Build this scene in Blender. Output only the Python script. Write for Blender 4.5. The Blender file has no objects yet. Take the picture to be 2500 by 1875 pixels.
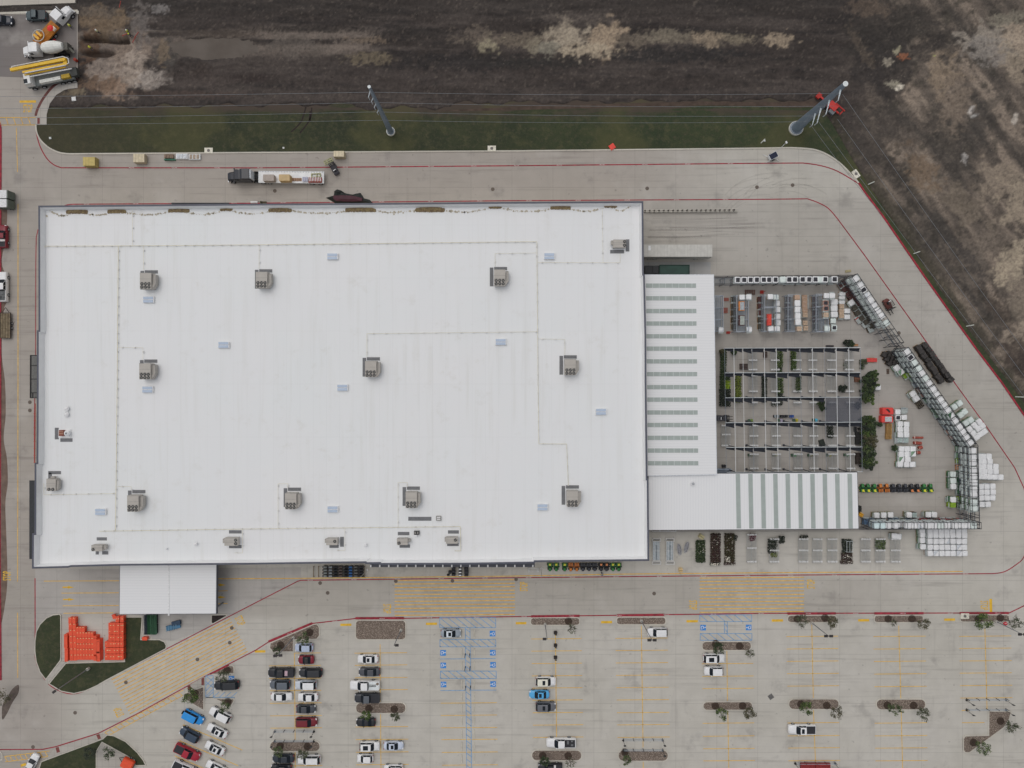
import bpy, math, random
import numpy as np
from mathutils import Vector, Matrix, noise
random.seed(7)
S, H = 0.09, 155.0                      # metres per photo pixel on the ground, camera height
SC = bpy.context.scene
COL = SC.collection
def W(px, py, z=0.0):                   # where the ray through a photo pixel meets height z
    f = 1 - z / H
    return ((px - 1250) * S * f, (937.5 - py) * S * f, z)
def T(x0, y0, k):                       # reading helper: enlarged crop -> photo pixels
    return lambda x, y: (x0 + x / k, y0 + y / k)
def lin(c): c /= 255.0; return c / 12.92 if c <= .04045 else ((c + .055) / 1.055) ** 2.4
E = 0.70                                # light level that turns albedo into the tone seen
def alb(r, g, b): return tuple(min(.86, lin(v) / E) for v in (r, g, b))
ORD = ['first', 'second', 'third', 'fourth', 'fifth', 'sixth', 'seventh', 'eighth', 'ninth', 'tenth', 'eleventh', 'twelfth',
       'thirteenth', 'fourteenth', 'fifteenth', 'sixteenth', 'seventeenth', 'eighteenth', 'nineteenth', 'twentieth',
       'twentyfirst', 'twentysecond', 'twentythird', 'twentyfourth', 'twentyfifth', 'twentysixth', 'twentyseventh', 'twentyeighth']
# ---------------------------------------------------------------- mesh builder
class MB:
    def __init__(s): s.v = []; s.f = []; s.m = []
    def add(s, vs, fs, m=0):
        n = len(s.v); s.v += [tuple(v) for v in vs]; s.f += [tuple(n + i for i in f) for f in fs]; s.m += [m] * len(fs); return s
    def prism(s, poly, z0, z1, m=0, mt=None, bottom=True):
        a = sum(p[0] * q[1] - q[0] * p[1] for p, q in zip(poly, poly[1:] + poly[:1]))
        if a < 0: poly = poly[::-1]
        n = len(poly)
        s.add([(p[0], p[1], z0) for p in poly] + [(p[0], p[1], z1) for p in poly],
              [(i, (i + 1) % n, n + (i + 1) % n, n + i) for i in range(n)] + ([tuple(range(n - 1, -1, -1))] if bottom else []), m)
        s.add([(p[0], p[1], z1) for p in poly], [tuple(range(n))], m if mt is None else mt); return s
    def sheet(s, poly, z, m=0):
        a = sum(p[0] * q[1] - q[0] * p[1] for p, q in zip(poly, poly[1:] + poly[:1]))
        if a < 0: poly = poly[::-1]
        return s.add([(p[0], p[1], z) for p in poly], [tuple(range(len(poly)))], m)
    def box(s, cx, cy, z0, sx, sy, h, rz=0, m=0):
        c, n = math.cos(rz), math.sin(rz)
        return s.prism([(cx + x * c - y * n, cy + x * n + y * c) for x, y in ((-sx / 2, -sy / 2), (sx / 2, -sy / 2), (sx / 2, sy / 2), (-sx / 2, sy / 2))], z0, z0 + h, m)
    def loft(s, rings, m=0, cap0=True, cap1=True):
        n = len(rings[0]); vs = [v for r in rings for v in r]; fs = []
        for k in range(len(rings) - 1):
            for i in range(n):
                j = (i + 1) % n; fs.append((k * n + i, k * n + j, (k + 1) * n + j, (k + 1) * n + i))
        if cap0: fs.append(tuple(range(n - 1, -1, -1)))
        if cap1: fs.append(tuple((len(rings) - 1) * n + i for i in range(n)))
        return s.add(vs, fs, m)
    def cyl(s, p, q, r, r2=None, n=8, m=0):
        p, q = Vector(p), Vector(q); r2 = r if r2 is None else r2
        d = (q - p).normalized(); u = d.orthogonal().normalized(); w = d.cross(u)
        ring = lambda c, rr: [c + (u * math.cos(2 * math.pi * i / n) + w * math.sin(2 * math.pi * i / n)) * rr for i in range(n)]
        return s.loft([ring(p, r), ring(q, r2)], m)
    def tube(s, pts, r, n=5, m=0):
        for a, b in zip(pts, pts[1:]): s.cyl(a, b, r, n=n, m=m)
        return s
    def ball(s, c, rx, ry, rz, m=0, nu=10, nv=6):
        rings = []
        for k in range(1, nv):
            t = math.pi * k / nv
            rings.append([(c[0] + rx * math.sin(t) * math.cos(2 * math.pi * i / nu), c[1] + ry * math.sin(t) * math.sin(2 * math.pi * i / nu), c[2] - rz * math.cos(t)) for i in range(nu)])
        return s.loft(rings, m)
    def mesh(s, name, mats, smooth=False):
        me = bpy.data.meshes.new(name); me.from_pydata(s.v, [], s.f)
        for mt in (mats if isinstance(mats, (list, tuple)) else [mats]): me.materials.append(mt)
        me.polygons.foreach_set('material_index', s.m)
        if smooth: me.polygons.foreach_set('use_smooth', [True] * len(me.polygons))
        me.update(); return me
# ---------------------------------------------------------------- scene objects
LABELS = {}
def tag(o, label=None, cat=None, group=None, kind=None):
    if label:
        o['label'] = label; LABELS.setdefault(label, []).append((o.name, group))
    if cat: o['category'] = cat
    if group: o['group'] = group
    if kind: o['kind'] = kind
    return o
def link(name, me, parent=None, loc=(0, 0, 0), rz=0):
    o = bpy.data.objects.new(name, me); COL.objects.link(o)
    if parent: o.parent = parent
    o.location = loc; o.rotation_euler = (0, 0, rz); return o
def thing(name, label, cat, loc=(0, 0, 0), rz=0, group=None):
    return tag(link(name, None, None, loc, rz), label, cat, group)
def struct(name, mb, mats, smooth=False): return tag(link(name, mb.mesh(name, mats, smooth)), kind='structure')
def copy_tree(src, label, loc, rz=0, group=None):
    def cp(o, par):
        c = o.copy(); COL.objects.link(c)
        if par: c.parent = par
        for ch in o.children: cp(ch, c)
        return c
    r = cp(src, None); r.location = loc; r.rotation_euler = (0, 0, rz); tag(r, label, None, group); return r
CACHE = {}
def cached(key, fn):
    if key not in CACHE: CACHE[key] = fn()
    return CACHE[key]
# ---------------------------------------------------------------- materials
MATS = {}
class NT:
    def __init__(s, name, rough=.8, metal=0):
        s.mat = bpy.data.materials.new(name); s.mat.use_nodes = True; s.n = s.mat.node_tree.nodes; s.l = s.mat.node_tree.links
        s.b = s.n['Principled BSDF']; s.b.inputs['Roughness'].default_value = rough; s.b.inputs['Metallic'].default_value = metal
        s.co = s.n.new('ShaderNodeNewGeometry').outputs['Position']
    def set(s, sock, v):
        if hasattr(v, 'is_output'): s.l.new(v, sock)
        else: sock.default_value = v
    def math(s, op, a, b=0.0, c=None):
        n = s.n.new('ShaderNodeMath'); n.operation = op; s.set(n.inputs[0], a); s.set(n.inputs[1], b)
        if c is not None: s.set(n.inputs[2], c)
        return n.outputs[0]
    def ramp(s, v, lo, hi, a=0.0, b=1.0):
        n = s.n.new('ShaderNodeMapRange'); n.interpolation_type = 'SMOOTHSTEP'; s.set(n.inputs['Value'], v)
        for k, x in zip(('From Min', 'From Max', 'To Min', 'To Max'), (lo, hi, a, b)): n.inputs[k].default_value = x
        return n.outputs['Result']
    def scale(s, v, sc, rot=0):
        n = s.n.new('ShaderNodeMapping'); s.l.new(v, n.inputs[0]); n.inputs['Scale'].default_value = sc; n.inputs['Rotation'].default_value = (0, 0, rot); return n.outputs[0]
    def noise(s, sc, det=4, co=None, rough=.55):
        n = s.n.new('ShaderNodeTexNoise'); s.l.new(s.co if co is None else co, n.inputs['Vector']); n.inputs['Scale'].default_value = sc; n.inputs['Detail'].default_value = det; n.inputs['Roughness'].default_value = rough; return n.outputs['Fac']
    def mix(s, f, a, b, mode='MIX'):
        n = s.n.new('ShaderNodeMix'); n.data_type = 'RGBA'; n.blend_type = mode; s.set(n.inputs[0], f)
        for i, v in ((6, a), (7, b)): s.set(n.inputs[i], (*v, 1) if isinstance(v, tuple) and len(v) == 3 else v)
        return n.outputs[2]
    def xyz(s):
        n = s.n.new('ShaderNodeSeparateXYZ'); s.l.new(s.co, n.inputs[0]); return n.outputs
    def grid(s, bw, bh, mortar, co=None, off=0.0):   # 0 on the joints, 1 inside the slab
        n = s.n.new('ShaderNodeTexBrick'); s.l.new(s.co if co is None else co, n.inputs['Vector']); n.offset = off; n.inputs['Scale'].default_value = 1
        n.inputs['Brick Width'].default_value = bw; n.inputs['Row Height'].default_value = bh; n.inputs['Mortar Size'].default_value = mortar; n.inputs['Mortar Smooth'].default_value = .3
        n.inputs['Color1'].default_value = (1, 1, 1, 1); n.inputs['Color2'].default_value = (.8, .8, .8, 1); return n.outputs['Color'], n.outputs['Fac']
    def out(s, col): s.set(s.b.inputs['Base Color'], (*col, 1) if isinstance(col, tuple) else col); return s.mat
    def bump(s, v, dist=.05, st=.6):
        n = s.n.new('ShaderNodeBump'); n.inputs['Strength'].default_value = st; n.inputs['Distance'].default_value = dist; s.l.new(v, n.inputs['Height']); s.l.new(n.outputs[0], s.b.inputs['Normal'])
def M(r, g, b, rough=.7, var=.18, sc=3.0, metal=0.0):
    key = (r, g, b, rough, var, sc, metal)
    if key not in MATS:
        t = NT('paint_%d_%d_%d' % (r, g, b), rough, metal); c = alb(r, g, b)
        f = t.ramp(t.noise(sc, 5), .3, .7)
        lo = tuple(x * (1 - var) for x in c); hi = tuple(min(.9, x * (1 + var * .6)) for x in c)
        MATS[key] = t.out(t.mix(f, lo, hi))
    return MATS[key]
BLK = lambda: M(26, 26, 28, .6); STEEL = lambda: M(120, 124, 128, .45, .1, 3, .3); WOOD = lambda: M(140, 112, 80, .85)
def GLASS():
    m = M(26, 31, 37, .25, .1); m.node_tree.nodes['Principled BSDF'].inputs['Specular IOR Level'].default_value = .22; return m
GLASS_ = 0; TYRE = lambda: M(22, 22, 23, .9); WHITE = lambda: M(222, 224, 228, .45, .06); LAMP = lambda: M(215, 215, 205, .2)
# concrete: cast slabs, joints, tyre scuffs and oil stains
def concrete(name, c1, c2, dirt=.34, slab=(9.0, 5.4), road=True):
    t = NT(name, .85); big = t.noise(.045, 4); med = t.noise(.35, 5); fine = t.noise(3.5, 4)
    col = t.mix(t.ramp(big, .35, .65), alb(*c1), alb(*c2))
    xs = t.xyz()
    if road:   # browner, dirtier carriageways: along the left side and behind the store
        b = t.math('MAXIMUM', t.ramp(xs[0], -92, -104), t.math('MULTIPLY', t.ramp(xs[1], 30, 46), t.ramp(xs[0], 60, 20)))
        col = t.mix(t.math('MULTIPLY', b, .75), col, alb(146, 138, 131))
        f2 = t.math('MULTIPLY', t.ramp(xs[1], -41, -43.5), t.math('MULTIPLY', t.ramp(xs[1], -52.5, -50), t.ramp(xs[0], 95, 70)))
        col = t.mix(t.math('MULTIPLY', f2, .55), col, alb(148, 142, 134))
        yd = t.math('MULTIPLY', t.ramp(xs[0], 27, 31), t.math('MULTIPLY', t.ramp(xs[1], -24, -16), t.ramp(xs[1], 44, 38)))
        col = t.mix(t.math('MULTIPLY', yd, .45), col, alb(144, 139, 133))
    c, f = t.grid(slab[0], slab[1], .03); col = t.mix(.14, col, t.mix(1, col, c, 'MULTIPLY')); col = t.mix(t.math('MULTIPLY', f, .42), col, alb(100, 95, 91))
    st = t.noise(1, 5, t.scale(t.co, (.05, .9, 1)), .6); col = t.mix(t.math('MULTIPLY', t.ramp(st, .52, .75), dirt), col, alb(96, 90, 86))
    st2 = t.noise(1, 4, t.scale(t.co, (.6, .06, 1)), .6); col = t.mix(t.math('MULTIPLY', t.ramp(st2, .55, .78), dirt * .6), col, alb(112, 106, 102))
    bl = t.noise(.16, 6, None, .62); col = t.mix(t.math('MULTIPLY', t.ramp(bl, .56, .72), dirt * 1.1), col, alb(106, 102, 100))
    sp = t.noise(.9, 3); col = t.mix(t.math('MULTIPLY', t.ramp(sp, .66, .74), dirt), col, alb(80, 76, 74))
    pale = t.noise(.11, 5); col = t.mix(t.math('MULTIPLY', t.ramp(pale, .55, .7), .3), col, alb(176, 172, 166))
    col = t.mix(t.math('MULTIPLY', t.ramp(med, .3, .7), .12), col, alb(110, 104, 98)); col = t.mix(t.math('MULTIPLY', fine, .1), col, alb(90, 86, 82))
    return t.out(col)
def gravel_mat():
    t = NT('river_gravel', .9); n = t.n.new('ShaderNodeTexVoronoi'); n.inputs['Scale'].default_value = 6.5; t.l.new(t.co, n.inputs['Vector'])
    sp = t.n.new('ShaderNodeSeparateColor'); t.l.new(n.outputs['Color'], sp.inputs[0])
    col = t.mix(t.ramp(sp.outputs[0], .0, 1.0), alb(104, 92, 83), alb(170, 155, 141)); col = t.mix(t.ramp(n.outputs['Distance'], .25, .6), col, alb(84, 74, 66))
    t.bump(n.outputs['Distance'], .06, .5); return t.out(t.mix(t.math('MULTIPLY', t.noise(.5, 4), .3), col, alb(118, 104, 94)))
def grass_mat(name, c1, c2, brown=True):
    t = NT(name, .95); n1 = t.noise(.1, 6, None, .65); n2 = t.noise(1.1, 5, None, .7); n3 = t.noise(7, 3)
    col = t.mix(t.ramp(n1, .3, .7), alb(*c1), alb(*c2)); gx_ = t.xyz()[0]; col = t.mix(t.math('MULTIPLY', t.ramp(gx_, -20, 30), .35), col, alb(48, 62, 36)); col = t.mix(t.ramp(n2, .45, .75), col, alb(66, 64, 48)); col = t.mix(t.math('MULTIPLY', t.ramp(n3, .4, .8), .55), col, alb(24, 28, 20)); n4 = t.noise(.45, 6, None, .7); col = t.mix(t.math('MULTIPLY', t.ramp(n4, .48, .68), .45), col, alb(78, 76, 52)); col = t.mix(t.math('MULTIPLY', t.ramp(n4, .46, .3), .5), col, alb(34, 44, 28))
    if brown:
        y = t.xyz()[1]; st = t.noise(1, 4, t.scale(t.co, (.035, .35, 1))); rg = t.math('ADD', y, t.math('MULTIPLY', t.noise(.35, 6, None, .7), 5)); f = t.math('MAXIMUM', t.math('MULTIPLY', t.ramp(rg, 60, 63.5), t.ramp(st, .42, .52)), t.ramp(rg, 63.4, 65.2))
        col = t.mix(f, col, alb(66, 57, 50)); x = t.xyz()[0]; col = t.mix(t.math('MULTIPLY', t.ramp(x, -70, -100), .5), col, alb(62, 56, 42))
        col = t.mix(t.math('MULTIPLY', t.ramp(t.noise(.06, 3), .5, .62), .45), col, alb(76, 74, 46))
    t.bump(n3, .08, .4); return t.out(col)
def leafy(name, c1, c2):
    def mk():
        t = NT(name, .8); return t.out(t.mix(t.ramp(t.noise(2.3, 4, None, .7), .32, .68), alb(*c1), alb(*c2)))
    return cached(('leaf', name), mk)
# ---------------------------------------------------------------- 2-D helpers (photo pixels in, metres out)
def P2(pts): return [W(x, y)[:2] for x, y in pts]
def smooth(pts, k=6, closed=False):
    out = []; n = len(pts)
    for i in range(n if closed else n - 1):
        p = [pts[(i + j) % n] if closed else pts[min(max(i + j, 0), n - 1)] for j in (-1, 0, 1, 2)]
        for q in range(k):
            t = q / k
            out.append(tuple(.5 * (2 * p[1][a] + (p[2][a] - p[0][a]) * t + (2 * p[0][a] - 5 * p[1][a] + 4 * p[2][a] - p[3][a]) * t * t + (3 * p[1][a] - p[0][a] - 3 * p[2][a] + p[3][a]) * t ** 3) for a in (0, 1)))
    if not closed: out.append(pts[-1])
    return out
def rrect(x0, y0, x1, y1, r, n=6):
    out = []
    for cx, cy, a0 in ((x1 - r, y1 - r, 0), (x0 + r, y1 - r, 90), (x0 + r, y0 + r, 180), (x1 - r, y0 + r, 270)):
        out += [(cx + r * math.cos(math.radians(a0 + 90 * i / n)), cy + r * math.sin(math.radians(a0 + 90 * i / n))) for i in range(n + 1)]
    return out
def offset(poly, d):                    # inward for positive d, polygon in metres
    a = sum(p[0] * q[1] - q[0] * p[1] for p, q in zip(poly, poly[1:] + poly[:1])); sg = 1 if a > 0 else -1; n = len(poly); out = []
    for i in range(n):
        p, q, r = Vector(poly[i - 1]), Vector(poly[i]), Vector(poly[(i + 1) % n])
        e1 = (q - p); e2 = (r - q)
        if e1.length < 1e-6 or e2.length < 1e-6: out.append(poly[i]); continue
        e1.normalize(); e2.normalize(); n1 = Vector((-e1.y, e1.x)) * sg; n2 = Vector((-e2.y, e2.x)) * sg
        b = n1 + n2; b = n1 if b.length < 1e-3 else b.normalized(); k = min(2.0, 1 / max(.3, b.dot(n1)))
        out.append(tuple(q + b * d * k))
    return out
def strip(mb, pts, w, z, m=0, metres=False):
    P = [Vector(p) for p in (pts if metres else P2(pts))]; L = []; R = []
    for i, p in enumerate(P):
        a = (p - P[i - 1]).normalized() if i else None; b = (P[i + 1] - p).normalized() if i < len(P) - 1 else None
        d = (a + b).normalized() if a and b else (a or b); k = 1 / max(.5, d.dot(a or d)); nn = Vector((-d.y, d.x)) * w / 2 * k
        L.append(p + nn); R.append(p - nn)
    for i in range(len(P) - 1): mb.add([(*R[i], z), (*R[i + 1], z), (*L[i + 1], z), (*L[i], z)], [(0, 1, 2, 3)], m)
    return mb
def kerb(mb, pts, w=.3, h=.13, m=0, z0=-.5):
    P = [Vector(p) for p in P2(pts)]
    for i, (a, b) in enumerate(zip(P, P[1:])):
        d = b - a; a2 = a - d.normalized() * .02; b2 = b + d.normalized() * .02; c = (a2 + b2) / 2
        mb.box(c.x, c.y, z0, (b2 - a2).length, w, h - z0 + .0007 * (i % 3), math.atan2(d.y, d.x), m)
    return mb
def ringkerb(mb, poly, w=.24, h=.13, m=0):
    o = poly; i = offset(poly, w); n = len(poly)
    for k in range(n):
        j = (k + 1) % n
        mb.add([(*o[k], h), (*o[j], h), (*i[j], h), (*i[k], h), (*o[k], -.05), (*o[j], -.05), (*i[k], .0), (*i[j], .0)], [(0, 1, 2, 3), (4, 5, 1, 0), (3, 2, 7, 6)], m)
    return i
# ================================================================ camera, sky, light
cam = bpy.data.cameras.new('camera'); co = link('camera', cam, None, (0, 0, H)); cam.sensor_width = 36; cam.lens = 36 * H / (2500 * S); cam.clip_end = 20000; SC.camera = co
wd = bpy.data.worlds.new('World'); SC.world = wd; wd.use_nodes = True; wn, wl = wd.node_tree.nodes, wd.node_tree.links
EL, AZ = math.radians(66), math.radians(325)            # soft light from the upper left of the picture
sky = wn.new('ShaderNodeTexSky'); sky.sky_type = 'NISHITA'; sky.sun_disc = False; sky.sun_elevation = EL; sky.sun_rotation = AZ; sky.dust_density = 4; sky.air_density = 1.2
hs = wn.new('ShaderNodeHueSaturation'); hs.inputs['Saturation'].default_value = .3; wl.new(sky.outputs[0], hs.inputs['Color']); wl.new(hs.outputs[0], wn['Background'].inputs[0]); wn['Background'].inputs[1].default_value = .12
sl = bpy.data.lights.new('sun', 'SUN'); sl.energy = .7; sl.angle = math.radians(110); sl.color = (1, .965, .92)
so = link('sun', sl, None, (0, 0, 90)); so.rotation_euler = Vector((-math.sin(AZ) * math.cos(EL), -math.cos(AZ) * math.cos(EL), -math.sin(EL))).to_track_quat('-Z', 'Y').to_euler()
SC.view_settings.view_transform = 'Standard'; SC.view_settings.look = 'None'; SC.view_settings.exposure = -0.43; SC.view_settings.gamma = 1
SC.cycles.max_bounces = 5; SC.cycles.diffuse_bounces = 3
# ================================================================ outlines traced from the photograph
t0, t1, t2, t3 = (T(x, 0, 3.538) for x in (0, 625, 1250, 1875))
m0, m1, m2, m3 = (T(x, 469, 3.538) for x in (0, 625, 1250, 1875))
l0, l1, l2, l3 = (T(x, 938, 3.538) for x in (0, 625, 1250, 1875))
b0, b1, b2, b3 = (T(x, 1406, 3.538) for x in (0, 625, 1250, 1875))
north_edge = [(88, 283), (88, 305)] + smooth([(89, 318), (93, 331), (102, 345), (121.5, 362), (147, 373), (170, 376)], 4) + [(400, 374.5), (625, 372.7), (1000, 370.5), (1250, 369), (1560, 365.5), (1875, 362)] + \
    smooth([(1931.5, 361), (1982, 364.6), (2016, 376), (2050, 398.5), (2078.5, 427), (2095.5, 446.6), (2111, 469)], 4) + [(2157.6, 531), (2214, 613), (2256.6, 675), (2327, 774), (2384, 853.4), (2446, 935), (2500, 1014), (2760, 1390)]
curve_in = smooth([(189, 194), (158, 195.5), (130, 212), (107, 240), (93, 266), (88, 283)], 5)
pave = [(-420, 29), (0, 33), (190, 27), (190, 194)] + curve_in[1:] + north_edge[1:] + [(2760, 2500), (-420, 2500)]
lawn = [(88, 305), (114.5, 305), (114.5, 280), (122, 262)] + [(x, 262 - .0095 * (x - 130) + 4 * math.sin(x * .043) + 3 * math.sin(x * .119 + 1) + (10 if 860 < x < 1110 else 0)) for x in range(150, 1990, 12)] + \
    [(2004, 262), (2030, 300), (2056, 345), (2078, 385), (2100, 420), (2120, 452), (2160, 511), (2212, 585), (2262, 660), (2330, 758), (2392, 842), (2460, 930), (2520, 1012), (2770, 1380)] + north_edge[1:][::-1]
# ---------------------------------------------------------------- ground: one sheet to the horizon, bare soil around the site
def vn(x, y, seed):
    xi = np.floor(x).astype(np.int64); yi = np.floor(y).astype(np.int64); fx = x - xi; fy = y - yi; fx = fx * fx * (3 - 2 * fx); fy = fy * fy * (3 - 2 * fy)
    def h(a, b):
        k = (a * 374761393 + b * 668265263 + seed * 1442695041) & 0xffffffff; k = ((k ^ (k >> 13)) * 1274126177) & 0xffffffff; return ((k ^ (k >> 16)) & 0xffff) / 65535.0
    return (h(xi, yi) * (1 - fx) + h(xi + 1, yi) * fx) * (1 - fy) + (h(xi, yi + 1) * (1 - fx) + h(xi + 1, yi + 1) * fx) * fy
def fbm(x, y, seed, o=5, g=.55):
    s = np.zeros_like(x); a = 1; tt = 0
    for k in range(o): s += a * vn(x * 2 ** k + 17 * k, y * 2 ** k - 9 * k, seed + k); tt += a; a *= g
    return s / tt
def ss(v, lo, hi): t = np.clip((v - lo) / (hi - lo), 0, 1); return t * t * (3 - 2 * t)
def inside(poly, u, v):
    r = np.zeros(u.shape, bool)
    for (x1, y1), (x2, y2) in zip(poly, poly[1:] + poly[:1]):
        if y1 != y2: r ^= ((y1 > v) != (y2 > v)) & (u < (x2 - x1) * (v - y1) / (y2 - y1) + x1)
    return r
def dist(poly, u, v):
    d = np.full(u.shape, 1e9)
    for (x1, y1), (x2, y2) in zip(poly, poly[1:] + poly[:1]):
        dx, dy = x2 - x1, y2 - y1; q = np.clip(((u - x1) * dx + (v - y1) * dy) / (dx * dx + dy * dy + 1e-9), 0, 1); d = np.minimum(d, np.hypot(u - x1 - q * dx, v - y1 - q * dy))
    return d
fx_ = np.arange(-126, 130, .34); fy_ = np.arange(-20, 96, .34)
xs_ = np.concatenate([[-6000, -2500, -1000, -500, -300, -200, -160, -140], fx_, [140, 160, 200, 300, 500, 1000, 2500, 6000]])
ys_ = np.concatenate([[-6000, -2500, -1000, -500, -300, -200, -120, -60], fy_, [110, 140, 200, 300, 500, 1000, 2500, 6000]])
X, Y = np.meshgrid(xs_, ys_); U, V = X / S + 1250, 937.5 - Y / S
hard = inside(pave, U, V) | inside(lawn, U, V) | inside([(-420, -320), (187, -320), (187, 9), (0, 16), (-420, 32)], U, V)
near = np.minimum(np.where(hard, 0, dist(pave, np.clip(U, -400, 2700), V)), dist(lawn, np.clip(U, -400, 2700), V))
amp = ss(near, 3, 60)
pit = ss(1.25 - np.hypot((U - 255) / 62, (V - 112) / 30) + .35 * (fbm(U / 12, V / 12, 5) - .5), .05, .5)
trench = ss(1.2 - np.abs(V - (93 + .05 * (U - 200))) / 5.5, 0, .6) * ss(U, 192, 202) * ss(318 - U, 0, 10) + ss(1.1 - np.hypot((U - 235) / 45, (V - 128) / 10), 0, .5)
heap = ss(1.3 - np.hypot((U - 345) / 70, (V - 185) / 45), 0, .9) + .7 * ss(1.2 - np.hypot((U - 445) / 40, (V - 150) / 40), 0, .8)
Z = amp * ((fbm(U / 55, V / 28, 1) - .5) * 1.3 + (fbm(U / 12, V / 7, 2, 4) - .5) * .4) + .04 - .9 * pit - 1.1 * np.clip(trench, 0, 1) * (U < 420) + 1.1 * heap * fbm(U / 9, V / 9, 3) * 1.3
pw_ = ss(1.2 - np.hypot((U - 520) / 112, (V - 118) / 27) + .5 * (fbm(U / 16, V / 12, 77) - .5), .1, .4); pz = np.hypot((U - 520) / 150, (V - 118) / 46) < 1
Z = np.where(pz, np.maximum(Z, .12) * (1 - pw_) - .3 * pw_, Z)
Z = np.where(hard, -.45, np.where(near < 3, np.minimum(Z, .03), Z)); Z[np.abs(X) > 500] = -.5; Z[np.abs(Y) > 500] = -.5
def C(r, g, b): return np.array(alb(r, g, b))
def blend(c, m, t): return c * (1 - m[..., None]) + np.array(t) * m[..., None]
dg = (U - 2100) * .58 + (V - 300) * .815; pn = (U - 2100) * .815 - (V - 300) * .58
right = ss(U + 190 * (fbm(U / 80, V / 80, 21) - .5) + .25 * (V - 230), 2030, 2220)
n_h = fbm(U / 190, V / 17, 7); n_h2 = fbm(U / 70, V / 9, 8); n_d = fbm(dg / 170, pn / 22, 9); n_s = fbm(U / 14, V / 14, 10); n_f = fbm(U / 4.5, V / 4.5, 11, 3)
c = np.zeros(X.shape + (3,)); c[:] = C(55, 49, 46)
c = blend(c, ss(n_h, .42, .68) * .8, C(74, 67, 63)); c = blend(c, ss(n_h2, .5, .75) * .6, C(36, 33, 33)); c = blend(c, ss(V, 60, 10) * .5, C(50, 46, 43))
c = blend(c, ss(V, 55, 85) * ss(V, 150, 120) * ss(U, 960, 860) * ss(n_h, .34, .55) * .8, C(112, 102, 94)); c = blend(c, ss(V, 140, 165) * ss(n_s, .3, .7) * .35, C(74, 66, 62))
rc = np.zeros_like(c); rc[:] = C(86, 78, 71); rc = blend(rc, ss(n_d, .46, .72), C(128, 116, 104)); rc = blend(rc, ss(n_d, .46, .3) * .8, C(60, 56, 52)); rc = blend(rc, ss(fbm(U / 30, V / 30, 13), .56, .7) * .7, C(58, 54, 48))
rc = blend(rc, ss(n_s, .5, .72) * .25, C(118, 108, 98)); c = c * (1 - right[..., None]) + rc * right[..., None]
edge = ss(dist(lawn, np.clip(U, -400, 2700), V), 45, 6) * (U > 2030); c = blend(c, edge * .75 * ss(n_s, .25, .55), C(58, 55, 43))
def patch(cx, cy, rx, ry, col, st=1.0, ang=0.0, rag=1.3, seed=0):
    global c
    ca, sa = math.cos(math.radians(ang)), math.sin(math.radians(ang)); a = ((U - cx) * ca + (V - cy) * sa) / rx; b = (-(U - cx) * sa + (V - cy) * ca) / ry
    sc = max(6, min(rx, ry) * .5); r = np.hypot(a, b) + (fbm(U / sc, V / (sc * .8), 31 + seed, 5, .62) - .5) * rag * 1.6
    c = blend(c, ss(r, 1.02, .6) * st * (.72 + .28 * ss(n_f, .3, .6)), C(*col))
tanp = (152, 141, 125)
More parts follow.
